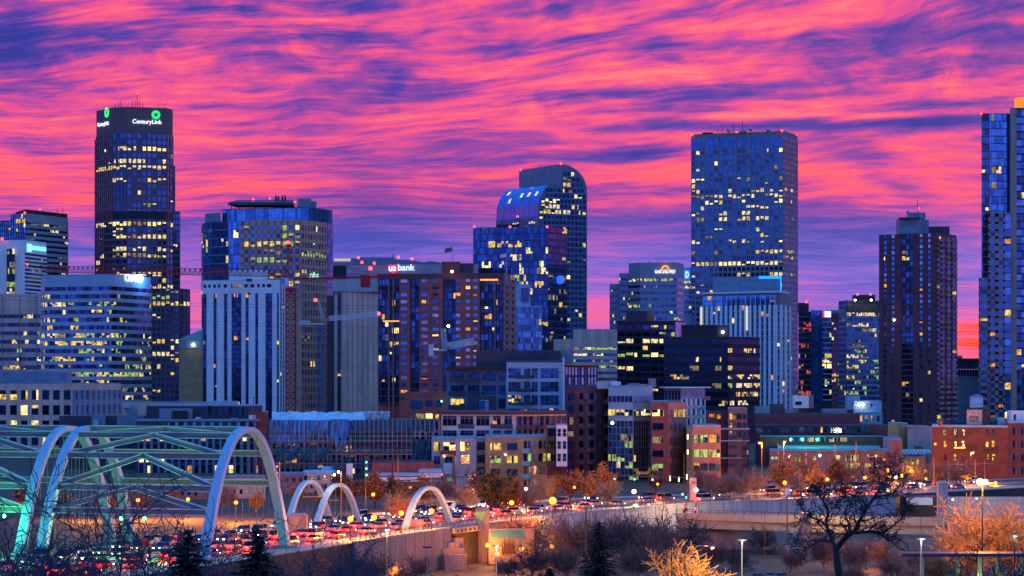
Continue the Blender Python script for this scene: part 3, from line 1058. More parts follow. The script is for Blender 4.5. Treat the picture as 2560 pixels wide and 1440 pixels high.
for px in (580, 600, 640, 690, 720): lb.tube([(PX(px, 1840), 1838, PZ(519, 1820)), (PX(px, 1840), 1838, zz - 2.5)], .35, M_STEEL, 5)
part('canopy_struts', lb, b.t)
b.box('penthouse', 743, 778, 496, 520, 1838, M_BLUEP, 12)
b.box('penthouse', 778, 791, 503, 520, 1840, M_BLUEP, 12)
for px in (690, 696, 706, 713): b.mast(px, 488 if px != 696 else 490, 503, 1850, .9)
for px, py in ((633, 498), (675, 496), (737, 505)): b.beacon(px, py, 1836, .7)
text(b.t, 'OPUS', Q[1], Q[2], 772, 794, 697, glow('sign_mint', (.35, .8, .55), 1.0), 'sign', .9, .02)
b.done()

# 10 blank precast block
b = Bld('office_block', 'windowless beige precast block with vertical ribs under a darker overhanging top', PX(890, 1400), 1400, seed=20)
A, C = b.pts((855, 1400), (945, 1408))
D = b.pts((835, 1404))[0]
b.block([D, b.pts((842, 1402))[0], A, C], 0, PZ(726, 1400), M_BEIGE, 24)
P = b.pts((831, 1401), (848, 1399), (950, 1406))
b.block(P, PZ(729, 1400), PZ(699, 1400), M_CONC, 26, M_ROOF)
d = Vector((C[0] - A[0], C[1] - A[1]))
L = d.length
d.normalize()
for i in range(7):
    s_ = L * i / 7
    b.wall.fbox(A, d, Vector((d.y, -d.x)), s_ + .15, s_ + L / 7 - .35, 0, PZ(731, 1400), -.1, .45, M_BEIGE)
b.face(b.pts((844, 1400))[0], b.pts((852, 1400))[0], PZ(1040, 1400), PZ(732, 1400), 1, 16, .06, .2, .2, .15, None, M_BLACK, 'black', .3, 'Y')
b.done()

# 11 grey office behind with the red shield sign
b = Bld('bank_building', 'long low grey-panelled office top with red shield sign and rounded roof plant', PX(1010, 1700), 1700, seed=21)
A, C, D = b.pts((866, 1712), (1150, 1700), (1196, 1722))
b.block([A, C, D], 0, PZ(660, 1700), M_GREYP, 30, M_ROOFD)
P2 = b.pts((832, 1722), (866, 1718))
b.block(P2, 0, PZ(662, 1700), M_BLACK, 20)
q = MB()
Y = 1722
pts = [(832, 655), (877, 655), (877, 646), (905, 643), (985, 643), (985, 648), (1030, 650), (1060, 656), (1075, 652), (1100, 656), (1110, 662)]
for (p0, t0), (p1, t1) in zip(pts, pts[1:]):
    if p1 > p0: q.prism([(PX(p0, Y), Y), (PX(p1, Y), Y), (PX(p1, Y), Y + 14), (PX(p0, Y), Y + 14)], PZ(668, Y), [PZ(t0, Y), PZ(t1, Y), PZ(t1, Y), PZ(t0, Y)], M_BLUEP)
part('roof_plant', q, b.t)
Z9 = glow('soffit_light', (.9, .75, .3), .55)
q = MB()
q.box(PX(836, 1719), PX(876, 1719), 1718, 1719, PZ(652, 1719), PZ(647, 1719), Z9)
part('lit_soffit', q, b.t)
sx = b.pts((973, 1706), (994, 1706))
q = MB()
zc_ = PZ(672, 1706)
q.prism([(sx[0][0], 1704), (sx[1][0], 1704), (sx[1][0], 1705.5), (sx[0][0], 1705.5)], PZ(679, 1706), PZ(663, 1706), G_SIGNR)
q.face([(sx[0][0] + .5, 1704.5, PZ(679.2, 1706)), ((sx[0][0] + sx[1][0]) / 2, 1704.5, PZ(684, 1706)), (sx[1][0] - .5, 1704.5, PZ(679.2, 1706))][::1], G_SIGNR)
part('sign_shield', q, b.t)
text(b.t, 'us', A, C, 975, 993, 677, G_SIGNW, 'sign', 4.2, .04)
text(b.t, 'bank', A, C, 996, 1037, 676, glow('sign_pale', (.55, .75, 1), 1.6), 'sign', .9, .02)
for px, py in ((896, 644), (905, 656), (936, 658), (996, 643), (1030, 647), (926, 671)): b.beacon(px, py, 1697, .9)
b.mast(982, 635, 646, 1730, .4)
b.done()

# 12 red brick apartment tower
b = Bld('apartment_tower', 'broad red brick apartment tower with recessed glass bays and small paired windows', PX(1100, 1200), 1200, seed=22)
P = b.pts((945, 1212), (1258, 1200), (1287, 1222))
zt = PZ(697, 1200)
b.block(P, 0, zt - .1, M_BRICK, 24, M_ROOFD)
d = Vector((P[1][0] - P[0][0], P[1][1] - P[0][1]))
d.normalize()
n_ = Vector((d.y, -d.x))
us = lambda px: ((px - 1280) / F * P[0][1] - P[0][0]) / (d.x - (px - 1280) / F * d.y)
at = lambda px, o=0: (P[0][0] + d.x * us(px) + n_.x * o, P[0][1] + d.y * us(px) + n_.y * o)
b.wall.fbox(P[0], d, n_, 0, us(1258), zt, zt + 2.7, -3, 1.4, M_BRICKD)
b.wall.fbox(P[1], Vector((P[2][0] - P[1][0], P[2][1] - P[1][1])).normalized(), Vector((.6, -.8)), 0, 12, zt + .02, zt + 2.6, -3, .3, M_BRICKP)
zl = PZ(1010, 1200)
nf = 18
piers = [(1000, 1027), (1050, 1109), (1141, 1201)]
for p0, p1 in piers:
    b.wall.fbox(P[0], d, n_, us(p0), us(p1), 0, zt - .02, -.1, 1.5, M_BRICK)
for k, (p0, p1, cols) in enumerate([(1000, 1027, [(1004, 1020)]), (1050, 1109, [(1056, 1071), (1083, 1098)]), (1141, 1201, [(1141.5, 1153), (1166, 1177), (1185, 1196)])]):
    for c0, c1 in cols:
        b.face(at(c0, 1.5), at(c1, 1.5), zl, zt, 1, nf, .03, .56, .12, .1, None, None, ['mid', 'blue', 'pale', 'mid'], .2, 'O', run=0)
for p0, p1, n in ((947, 963, 2), (963, 998, 4), (1027.5, 1049.5, 2), (1109.5, 1140.5, 3), (1202, 1240, 4), (1241, 1257, 2)):
    b.face(at(p0), at(p1), zl, zt, n, nf, .1, .22, .5, 1.1, M_STEEL, M_NAVY, ['black', 'dark', 'black', 'dark', 'mid'], .13, 'O', run=.3)
for px in (972, 983, 1237): b.wall.fbox(P[0], d, n_, us(px), us(px + 3), 0, zt - .05, 0, 1.3, M_BRICKP)
b.face(P[1], P[2], zl, zt, 2, nf, .65, .55, .5, .6, M_BRICKP, M_BRICKP, 'black', .05, 'O')
b.box('penthouse', 1104, 1150, 654, 696, 1206, M_BRICKD, 10)
b.box('penthouse', 1150, 1184, 658, 696, 1208, M_NAVY, 10)
lb = MB(True)
lb.ball((PX(1130, 1198), 1197.5, PZ(679, 1198)), .55, glow('flood_amber', (1, .6, .15), 40), 8, 6)
part('floodlight', lb, b.t)
q = MB()
q.fbox(P[0], d, n_, us(1202), us(1246), PZ(701, 1198), PZ(697, 1198), 1.2, 1.45, glow('string_light', (1, .35, .05), 1.6))
q.fbox(P[0], d, n_, us(959), us(1000), PZ(803, 1198), PZ(800, 1198), 1.2, 1.45, MATS['string_light'])
part('string_lights', q, b.t)
fp = MB()
x, y = PX(1131, 1212), 1212
fp.tube([(x, y, zt + 2), (x, y, PZ(612, 1212))], [.18, .1], M_GALV, 5)
part('flagpole', fp, b.t)
fl_ = MB()
M_FLAG = mat('flag_green', (.08, .25, .16))
zf = PZ(617, 1212)
for i in range(6):
    u0, u1 = i / 6, (i + 1) / 6
    f = lambda u: (x - .2 - 3.4 * u, y + .3 * math.sin(u * 7), -.9 * u)
    a0, a1 = f(u0), f(u1)
    fl_.face([(a0[0], a0[1], zf + a0[2]), (a1[0], a1[1], zf + a1[2]), (a1[0], a1[1], zf + a1[2] - 2.2), (a0[0], a0[1], zf + a0[2] - 2.2)], M_FLAG)
part('flag', fl_, b.t)
b.done()

# 13 the barrel-topped tower
b = Bld('office_tower', 'tall tower with two curved barrel-vault tops stepping down like a cash register', PX(1345, 2100), 2100, seed=23)
Y0 = 2100.0
F0 = Vector((PX(1345, Y0), Y0))
fd = Vector((.87, .493))
ed = Vector((-.493, .87))
wF = 47.0
dep = 70.0
zA, zB = PZ(410, 2110), PZ(457, 2105)
prof = [(0, PZ(548, 2105))]
R1 = 17.0
for i in range(0, 9):
    a = math.pi / 2 * i / 8
    prof.append((R1 * (1 - math.cos(a)), PZ(528, 2105) + (zB - PZ(528, 2105)) * math.sin(a)))
sW = 22.0
prof.append((sW, zB))
prof.append((sW, zA))
for i in range(1, 11):
    a = math.pi / 2 * i / 10
    prof.append((sW + (wF - sW) * math.sin(a), zA - (zA - PZ(475, 2110)) * (1 - math.cos(a))))
pr = lambda s_, z, e: (F0.x + fd.x * s_ + ed.x * e, F0.y + fd.y * s_ + ed.y * e, z)
poly = [(0, 0)] + prof + [(wF, 0)]
M_WFB = mat('granite_slate', (.20, .19, .26), var=.12)
wm = MB()
wm.face([pr(s_, z, 0) for s_, z in poly][::-1], M_WFB)
wm.face([pr(s_, z, dep) for s_, z in poly], M_BROWN)
M_BARREL = glass('barrel_glass', (.10, .30, .68), rough=.2, metal=.8)
roofm = MB(True)
for i, ((s0, q0), (s1, q1)) in enumerate(zip(poly, poly[1:])):
    tgt, mm = (wm, M_WFB) if (i == 0 or i >= len(poly) - 2) else (roofm, M_BARREL if i < 11 else M_BLUEP)
    roofm.smooth = False
    tgt.face([pr(s0, q0, dep), pr(s0, q0, 0), pr(s1, q1, 0), pr(s1, q1, dep)][::-1], mm)
part('wall', wm, b.t)
part('barrel_roof', roofm, b.t)
fh = 13.6 * 2100 / F
A = (F0.x, F0.y)
for k in range(0, 30):
    z1 = PZ(470, 2105) - k * fh
    if z1 < PZ(850, 2100): break
    s0 = 1.0 if z1 < PZ(512, 2105) else (7.0 if k < 2 else 3.0)
    s1 = wF - (1.0 if k > 0 else 3.0)
    n = int((s1 - s0) / 3.55)
    b.face((A[0] + fd.x * s0, A[1] + fd.y * s0), (A[0] + fd.x * s1, A[1] + fd.y * s1), z1 - fh, z1, n, 1, .22, .3, .3, .25, M_WFB, M_WFB, ['blue', 'mid', 'mid'], [.5, .2, .2, .3, .4, .2, .05, 0, 0, .3, .1, .12, .05][k % 13] if k != 1 else .95, 'W', run=.3)
for k in range(3):
    z1 = PZ(428, 2105) - k * fh
    s0 = sW + 1.5
    s1 = sW + [13, 18, 21][k]
    b.face((A[0] + fd.x * s0, A[1] + fd.y * s0), (A[0] + fd.x * s1, A[1] + fd.y * s1), z1 - fh, z1, int((s1 - s0) / 3.6), 1, .22, .3, .3, .25, M_WFB, M_WFB, ['blue', 'mid', 'mid'], [.1, .3, .55][k], 'D', run=.2)
B2 = (F0.x + ed.x * dep, F0.y + ed.y * dep)
b.face(B2, A, PZ(590, 2105) - 2, PZ(541, 2105), 18, 5, .25, .42, .35, .3, M_WFB, M_WFB, ['mid', 'blue'], .3, 'D', {2: .5})
lp = [(.18, 480), (.55, 492), (.72, 484), (.9, 492), (.3, 500)]
for e_, py in lp:
    i = min(range(2, 9), key=lambda q: abs(prof[q][1] - PZ(py, 2105)))
    (s0, q0), (s1, q1) = prof[i], prof[i + 1]
    q = MB()
    e0 = dep * (1 - e_)
    off = Vector((-fd.x * .12, -fd.y * .12))
    q.face([(pr(s0, q0, e0 + 4)[0] + off.x, pr(s0, q0, e0 + 4)[1] + off.y, q0 + .1), (pr(s0, q0, e0)[0] + off.x, pr(s0, q0, e0)[1] + off.y, q0 + .1), (pr(s1, q1, e0)[0] + off.x, pr(s1, q1, e0)[1] + off.y, q1 + .1), (pr(s1, q1, e0 + 4)[0] + off.x, pr(s1, q1, e0 + 4)[1] + off.y, q1 + .1)][::-1], LIT['w'])
    part('skylight', q, b.t)
for px, py, Y in ((1301, 425, 2160), (1402, 409, 2108), (1294, 541, 2098)): b.beacon(px, py, Y, .8)
b.mast(1351, 409, 420, 2130, .25)
b.done()

# 14 dark blue mirror-glass tower
b = Bld('office_tower', 'dark blue mirror glass tower with a lit yellow floor standing before the barrel-topped tower', PX(1370, 1750), 1750, seed=24)
P = b.pts((1183, 1764), (1370, 1750), (1417, 1778))
zt = PZ(567, 1750)
b.block(P, 0, zt, M_BLACK, 34, M_ROOFD)
fh = 17 * 1750 / F
cl = {}
for i in range(7, 22):
    if i % 4 != 2: cl[(i, 2)] = 'y'
b.face(P[0], P[1], zt - 17 * fh, zt, 34, 17, .07, .08, .12, .12, M_BLACK, M_BLACK, ['dark', 'dark', 'mid'], .14, 'Y', {0: 0, 1: 0, 2: 0, 3: .15, 4: .12, 5: .35, 6: .5, 7: .45, 8: .4, 9: .35, 10: .2}, cl={(k[0], 2): v for k, v in cl.items()}, skip=None)
b.face(P[1], P[2], zt - 17 * fh, zt, 12, 17, .08, .3, .15, .15, M_BLACK, M_NAVY, ['dark', 'dark', 'mid'], .3, 'D', {0: .05, 1: 0, 2: 0, 3: 0})
b.box('penthouse', 1241, 1300, 561, 567, 1770, M_BLACK, 10)
for px in (1186, 1275, 1368, 1411): b.beacon(px, 567 if px < 1400 else 571, 1750 if px < 1380 else 1776, .8)
q = MB(True)
q.ball((PX(1400, 1762), 1764, PZ(698, 1750)), 3.0, glow('star_blue', (.04, .14, 1), 1.0), 12, 8)
q.smooth = False
part('emblem', q, b.t)
b.done()

# 15 white-framed glass block
b = Bld('apartment_tower', 'pale blue framed glass apartment block beside the red brick tower', PX(1310, 1500), 1500, seed=25)
A, C = b.pts((1290, 1500), (1326, 1500))
b.block([A, C], 0, PZ(712, 1500), M_BLUEL, 14)
b.face(b.pts((1303, 1499))[0], b.pts((1322, 1499))[0], PZ(755, 1500), PZ(720, 1500), 1, 1, .02, .02, gl='dark', p=0)
A, C = b.pts((1280, 1492), (1355, 1496))
b.block([A, C], 0, PZ(766, 1494), M_BLUEL, 16)
a1, c1 = b.pts((1294, 1492), (1353, 1495.6))
b.face(a1, c1, PZ(890, 1494), PZ(768, 1494), 9, 8, .14, .12, .4, .2, M_BLUEL, M_BLUEP, ['mid', 'blue', 'dark'], .22, 'G')
a1, c1 = b.pts((1281, 1492), (1293, 1492.4))
b.face(a1, c1, PZ(890, 1494), PZ(768, 1494), 1, 6, .3, .4, .2, .2, M_BLUEL, M_BLUEL, ['dark'], 0)
b.done()

# 16 low curved grey block
b = Bld('office_block', 'low rounded mauve-grey office block with green-lit ribbon windows behind the loft building', PX(1460, 1600), 1600, seed=26)
P = b.pts((1433, 1606), (1480, 1600), (1525, 1602), (1546, 1610))
zt = PZ(824, 1600)
b.block(P, 0, zt, M_BEIGE, 24)
P2 = b.pts((1384, 1612), (1433, 1609))
b.block(P2, 0, PZ(849, 1610), M_BEIGE, 20)
for k in range(3):
    b.face(P[k], P[k + 1], PZ(960, 1600), PZ(868, 1600), [8, 8, 3][k], 6, .05, .6, .2, .3, None, M_BEIGE, 'dark', .5, 'G', {0: 1, 1: .5, 2: .5})
b.done()

# 17 stepped tower with the orange wagon sign
b = Bld('bank_building', 'stepped grey banded office tower with orange half-round emblem over white lettering', PX(1692, 1800), 1800, seed=27)
P = b.pts((1572, 1815), (1600, 1803), (1692, 1800), (1709, 1822))
zt = PZ(657, 1800)
b.block(P, 0, zt, M_GREYP, 26, M_ROOF)
fh = 16.3 * 1800 / F
z1 = PZ(696, 1800)
for k in range(3):
    b.face(P[k], P[k + 1], z1 - 9 * fh, z1, [8, 26, 4][k], 9, .04, .6, .2, .3, None, M_GREYP if k < 2 else M_CONC, ['dark', 'mid'], .12, 'G', {0: .75 if k < 2 else 0, 1: .05})
for (p0, p1, py, Y) in ((1548, 1572, 684, 1818), (1524, 1549, 711, 1822)):
    Q = b.pts((p0, Y), (p1, Y - 1))
    b.block(Q, 0, PZ(py, Y), M_GREYP, 20)
    zz = PZ(py + (14 if p0 > 1530 else 4), Y)
    r_ = 8
    b.face(Q[0], Q[1], PZ(py, Y) - 3 - r_ * fh, PZ(py, Y) - 3, 7, r_, .04, .6, .2, .3, None, M_GREYP, 'dark', .15, 'W')
text(b.t, 'BANK of the WEST', P[1], P[2], 1638, 1689, 683, G_SIGNW, 'sign', .7, .04, hpx=8)
q = MB()
x, z = PX(1663, 1799), PZ(673, 1799)
arc = [(x + 2.8 * math.cos(a), z + 2.8 * math.sin(a)) for a in [math.pi * i / 8 for i in range(9)]]
for (x0, z0), (x1, z1_) in zip(arc, arc[1:]):
    q.hexa([(x1 * .6 + x * .4, 1799.2, z1_ * .6 + z * .4), (x0 * .6 + x * .4, 1799.2, z0 * .6 + z * .4), (x0, 1799.2, z0), (x1, 1799.2, z1_),
            (x1 * .6 + x * .4, 1798.6, z1_ * .6 + z * .4), (x0 * .6 + x * .4, 1798.6, z0 * .6 + z * .4), (x0, 1798.6, z0), (x1, 1798.6, z1_)], G_SIGNO)
q.box(x - 3.6, x + 3.6, 1798.6, 1799.2, z - .7, z - .1, G_SIGNO)
part('emblem', q, b.t)
for px in (1622, 1645): b.mast(px, 650, 658, 1810, .25)
b.done()

# 18 sliver with the blue sign
b = Bld('office_tower', 'slim pale office tower with a small blue illuminated panel squeezed beside the gridded skyscraper', PX(1722, 2000), 2000, seed=28)
A, C = b.pts((1707, 2040), (1738, 2040))
b.block([A, C], 0, PZ(670, 2040), M_BLUEL, 10)
b.face(A, C, PZ(790, 2040), PZ(702, 2040), 10, 7, .06, .5, sm=M_BLUEL, gl=['dark', 'mid'], p=.4, pal='Y', rl={0: .5, 1: .9})
q = MB()
q.box(PX(1711, 2039), PX(1724, 2039), 2038.2, 2039.4, PZ(698, 2039), PZ(676, 2039), G_SIGNB)
part('sign_panel', q, b.t)
text(b.t, 'D', A, C, 1713.5, 1721, 694, G_SIGNW, 'sign', 2.6, .0, hpx=15)
b.done()

# 19 the tall gridded skyscraper
b = Bld('skyscraper', 'tall flat-topped gridded skyscraper with scattered lit windows and roof antennas', PX(1958, 2000), 2000, seed=29)
P = b.pts((1728, 2030), (1958, 2000), (1994, 2036))
zt = PZ(328, 2000)
M_GRAN = mat('granite_grey', (.24, .22, .25), var=.12)
b.block(P, 0, zt, M_GRAN, 44, M_ROOFD)
fh = 14.1 * 2000 / F
rlr = {0: .12, 1: .12, 2: .12, 3: .15, 4: .12, 5: .35, 6: .03, 7: .3, 8: .8, 9: .3, 10: .4, 11: .55, 12: .3, 13: .12, 14: .3, 15: .35, 16: .45, 17: .12, 18: .25, 19: .05, 20: .98, 21: .08, 22: .5, 23: .6, 24: .6, 25: .25, 26: .3}
zz = PZ(370, 2000)
b.face(P[0], P[1], zt - 42 * fh, zz, 20, int(round((zz - (zt - 42 * fh)) / fh)), .3, .36, .35, .3, M_GRAN, M_GRAN, ['mid', 'dark', 'mid'], .3, 'W', {k: v for k, v in rlr.items()}, run=.3)
b.face(P[0], P[1], zz + .01, zt - 3.5, 20, 1, .3, .12, .35, .3, M_GRAN, M_GRAN, ['mid'], .0)
b.face(P[1], P[2], zt - 49 * fh, zt - 4, 12, 48, .14, .46, .3, .35, M_GRAN, M_GRAN, ['pale', 'pale', 'blue'], .06, 'D', {21: .6, 24: .4, 32: .3, 40: .3})
for px, h in ((1795, 320), (1805, 312), (1818, 320), (1833, 307), (1856, 303), (1945, 318)): b.mast(px, h, 331, 2018, .3)
for px, py, r_ in ((1823, 327, 1.4), (1852, 329, 1.2), (1862, 328, 1.5), (1876, 323, 1.6), (1919, 325, 1.2), (1924, 326, 1.0)):
    q = MB(True)
    q.ball((PX(px, 2012), 2012, PZ(py, 2012)), r_, M_GALV, 10, 6)
    q.tube([(PX(px, 2012), 2012, zt), (PX(px, 2012), 2012, PZ(py, 2012))], .3, M_GALV, 5)
    part('dish', q, b.t)
b.box('penthouse', 1757, 1783, 331, 338, 2032, M_BLACK, 10)
for px, py, Y in ((1730, 337, 2029), (1842, 331, 2016), (1955, 327, 1999), (1990, 338, 2034)): b.beacon(px, py, Y, .8)
b.done()

# 20 white ribbed hotel
b = Bld('hotel_tower', 'white ribbed hotel tower with glazed top storeys and a neon-blue edged plant box', PX(1940, 1500), 1500, seed=30)
P = b.pts((1757, 1530), (1938, 1500), (1951, 1503), (1962, 1514), (1975, 1532))
zt = PZ(733, 1500)
b.block(P, 0, zt, M_CONCD, 22, M_ROOF)
fh = 16 * 1500 / F
b.face(P[0], P[1], PZ(762, 1500), zt - 1, 15, 2, .1, .12, .3, .25, M_WHITE, M_NAVY, ['blue', 'mid'], .35, 'O', {0: .35, 1: .2})
b.face(P[0], P[1], PZ(762, 1500) - 17 * fh, PZ(762, 1500), 15, 17, .5, .25, .9, .3, M_WHITE, M_BLUEP, ['dark', 'mid'], .12, 'O', run=.1)
for k in (1, 2, 3):
    b.face(P[k], P[k + 1], PZ(762, 1500) - 17 * fh, PZ(762, 1500), [1, 1, 1][k - 1], 17, .5, .3, .7, .3, M_WHITE, M_CONC, ['dark', 'mid'], .3 if k == 2 else .1, 'O', run=.1)
q = MB()
zc_ = PZ(729, 1500)
q.prism([(x * 1.0, y - 1.0) for x, y in P] + [(P[-1][0], P[-1][1] + 15), (P[0][0], P[-1][1] + 15)], zt + .35, zt + 1.4, M_WHITE)
part('cornice', q, b.t)
b.box('penthouse', 1786, 1953, 692, 731, 1540, M_BLUEP, 14)
q = MB()
G_NEON = glow('neon_blue', (.02, .3, 1), 1.3)
q.box(PX(1897, 1539), PX(1954, 1539), 1538.6, 1539.4, PZ(697, 1539), PZ(690, 1539), G_NEON)
q.box(PX(1950.5, 1539), PX(1954, 1539), 1538.6, 1539.4, PZ(730, 1539), PZ(697.2, 1539), G_NEON)
part('neon_strip', q, b.t)
q = MB()
for px in (1759, 1868):
    x = PX(px, 1508)
    yy = P[0][1] + (P[1][1] - P[0][1]) * (px - 1757) / 181 - 1.4
    q.box(x - .6, x + .6, yy - .4, yy + .2, PZ(826, 1508), PZ(765, 1508), glow('fin_light', (.9, .8, .5), .7))
part('light_fins', q, b.t)
b.done()

# 21 dark block with a lit floor
b = Bld('office_block', 'dark square-cut office block with one brightly lit yellow floor and a small roof box', PX(1610, 1300), 1300, seed=31)
P = b.pts((1543, 1300), (1688, 1304), (1713, 1318))
zt = PZ(803, 1300)
b.block(P, 0, zt, M_BLACK, 22, M_ROOFD)
fh = 17.2 * 1300 / F
b.face(P[0], P[1], zt - 10 * fh - 2, zt - 2, 7, 10, .16, .4, .3, .4, M_BLACK, M_BLACK, ['black', 'dark'], .3, 'Y', {0: .3, 1: .35, 2: .5, 3: .5, 4: 1, 5: .25, 6: .35, 7: .2, 8: .1}, cl={(2, 4): 'p', (4, 4): 'p'})
b.face(P[1], P[2], PZ(846, 1310), PZ(806, 1310), 1, 1, .01, .01, .1, .1, None, None, 'pale', 0)
b.box('penthouse', 1567, 1617, 778, 803, 1306, M_NAVY, 9)
b.box('penthouse', 1617, 1633, 779, 803, 1309, M_BRICKP, 8)
b.done()

# 22 black block
b = Bld('office_block', 'black box-like office building with few lit windows in front of the white ribbed hotel', PX(1820, 1200), 1200, seed=32)
P = b.pts((1660, 1210), (1820, 1200), (1899, 1228))
zt = PZ(843, 1200)
b.block(P, 0, zt, M_BLACK, 24, M_ROOFD)
fh = 22 * 1200 / F
b.face(P[0], P[1], zt - 8 * fh - 1, zt - 1, 20, 8, .12, .45, .25, .35, M_BLACK, M_BLACK, ['black'], .14, 'D', {0: .06, 3: .35, 4: .3, 5: .1, 6: .1})
b.face(P[1], P[2], zt - 8 * fh - 1, zt - 1, 16, 8, .05, .5, .25, .35, None, M_BLACK, ['black'], .3, 'Y', {0: 0, 1: .15, 2: .2, 3: .1, 4: .7, 5: .8, 6: .85, 7: .5})
b.box('penthouse', 1706, 1792, 812, 843, 1212, M_BLACK, 9)
b.box('penthouse', 1792, 1824, 813, 843, 1216, M_NAVY, 8)
lb = MB(True)
lb.ball((PX(1807, 1215), 1215, PZ(830, 1215)), .5, glow('flood_white', (1, 1, .75), 30), 8, 6)
part('floodlight', lb, b.t)
b.done()

# 23 red windows, blue glass, green glass
b = Bld('office_tower', 'narrow tower whose windows glow red under a dark roof box', PX(2010, 1800), 1800, seed=33)
A, C = b.pts((1996, 1800), (2028, 1800))
b.block([A, C], 0, PZ(780, 1800), M_BROWN, 24, M_ROOFD)
fh = 13.2 * 1800 / F
b.face(A, C, PZ(780, 1800) - 17 * fh, PZ(780, 1800), 5, 17, .2, .3, .25, .2, M_NAVY, M_BROWN, ['dark'], .8, 'R', {0: .1, 1: .2, 2: .6, 7: .0, 8: .4})
b.box('penthouse', 1998, 2022, 757, 780, 1806, M_BLACK, 10)
b.beacon(2016, 755, 1804)
b.done()
b = Bld('office_tower', 'plain deep-blue glass slab beside the red-windowed tower', PX(2040, 1790), 1790, seed=34)
A, C = b.pts((2027, 1792), (2056, 1790))
b.block([A, C], 0, PZ(777, 1790), M_NAVY, 24, M_ROOFD)
b.face(A, C, PZ(1010, 1790), PZ(777, 1790), 9, 18, .06, .06, .1, .1, M_NAVY, M_NAVY, ['blue', 'mid', 'mid'], .04, 'Y')
b.done()
b = Bld('office_tower', 'green-tinted glass tower with a red and white illuminated sign at its top', PX(2066, 1785), 1785, seed=35)
P = b.pts((2056, 1786), (2079, 1785), (2100, 1798))
b.block(P, 0, PZ(783, 1785), M_BLACK, 22, M_ROOFD)
fh = 13 * 1785 / F
b.face(P[0], P[1], PZ(793, 1785) - 16 * fh, PZ(793, 1785), 4, 16, .08, .2, .15, .2, M_BLACK, M_TEALW, ['dark', 'black'], .14, 'Y', {0: .0, 8: .5, 12: .5, 14: .7})
b.face(P[1], P[2], PZ(803, 1785) - 15 * fh, PZ(803, 1785), 4, 15, .1, .4, .15, .2, M_BLACK, M_NAVY, ['black'], .35, 'Y')
q = MB()
q.box(PX(2056.5, 1784), PX(2061, 1784), 1783.4, 1784.4, PZ(793, 1784), PZ(782, 1784), G_SIGNR)
part('sign_panel', q, b.t)
q = MB()
q.box(PX(2062, 1784), PX(2077, 1784), 1783.4, 1784.4, PZ(793, 1784), PZ(778, 1784), G_SIGNW)
part('sign_panel', q, b.t)
b.box('penthouse', 2072, 2100, 775, 800, 1800, M_BLUEP, 8)
b.done()

# 24 floodlit glass tower
b = Bld('office_tower', 'teal glass tower with floodlit lattice crown and dense yellow windows', PX(2115, 1600), 1600, seed=36)
P = b.pts((2097, 1622), (2116, 1600), (2206, 1610))
zt = PZ(752, 1600)
b.block(P, 0, zt, M_NAVY, 26, M_ROOFD)
fh = 13.3 * 1600 / F
b.face(P[0], P[1], zt - 20 * fh, zt, 4, 20, .1, .3, .2, .25, M_NAVY, M_BLUEP, ['mid', 'blue'], .15, 'G', {k: 0 for k in range(7)})
b.face(P[1], P[2], zt - 20 * fh, zt - 2.2 * fh, 18, 18, .1, .38, .2, .25, M_NAVY, M_BLUEP, ['mid', 'dark', 'mid'], .35, 'G', {0: .9, 1: .1, 2: .4, 3: .4, 4: .35, 5: .2, 6: .35, 7: .4, 8: .55, 9: .55, 10: .45, 11: .6, 12: .85, 13: .1, 14: .25})
q = MB()
G_LAT = glow('lattice_lit', (.62, .62, .3), .45)
d = Vector((P[2][0] - P[1][0], P[2][1] - P[1][1])).normalized()
n_ = Vector((d.y, -d.x))
for i in range(13): q.fbox(P[1], d, n_, 1 + i * 1.7, 1.25 + i * 1.7, zt - 2.2 * fh, zt - (1.2 + 2.2 * abs(math.sin(i * .52))), .3, .55, M_TAN)
for i in range(4): q.fbox(P[1], d, n_, .8, 21.6, zt - 2.2 * fh + i * 1.6, zt - 2.2 * fh + i * 1.6 + .22, .2, .5, M_TAN)
part('crown_lattice', q, b.t)
for px in (2138, 2178):
    q = MB(True)
    q.ball((PX(px, 1597), 1597.5, PZ(750, 1597)), .5, MATS['flood_white'], 8, 6)
    part('floodlight', q, b.t)
b.box('penthouse', 2136, 2188, 737, 752, 1612, M_BLACK, 10)
for px in (2144, 2176): b.beacon(px, 736, 1611, .7)
b.done()

# 25 dark brick apartment tower
b = Bld('apartment_tower', 'dark maroon apartment tower with stacked corner balconies and stepped roof box with antenna', PX(2340, 1300), 1300, seed=37)
P = b.pts((2198, 1316), (2340, 1298), (2391, 1322))
zt = PZ(584, 1300)
b.block(P, 0, zt, M_BRICKD, 26, M_ROOFD)
d = Vector((P[1][0] - P[0][0], P[1][1] - P[0][1]))
d.normalize()
n_ = Vector((d.y, -d.x))
us = lambda px: ((px - 1280) / F * P[0][1] - P[0][0]) / (d.x - (px - 1280) / F * d.y)
at = lambda px, o=0: (P[0][0] + d.x * us(px) + n_.x * o, P[0][1] + d.y * us(px) + n_.y * o)
zl = PZ(1065, 1300)
nf = 35
for p0, p1 in ((2198.5, 2209), (2218, 2228), (2238, 2255), (2284, 2298), (2308, 2319), (2328, 2340)):
    b.wall.fbox(P[0], d, n_, us(p0), us(p1), 0, zt - .05, -.1, .5, M_BRICKD)
for p0, p1, pr_ in ((2209, 2218, .06), (2228, 2238, .12), (2298, 2308, .12), (2319, 2328, .1)):
    b.face(at(p0), at(p1), zl, zt, 1, nf, .25, .4, .3, .2, M_BRICKD, M_BRICKD, ['mid', 'pale', 'blue'], pr_, 'O', run=0)
b.face(at(2255), at(2284), zl, zt, 3, nf, .12, .3, .3, .25, M_BLACK, M_BRICKD, ['dark', 'mid', 'black'], .12, 'O', run=.3)
e = Vector((P[2][0] - P[1][0], P[2][1] - P[1][1]))
eL = e.length
e.normalize()
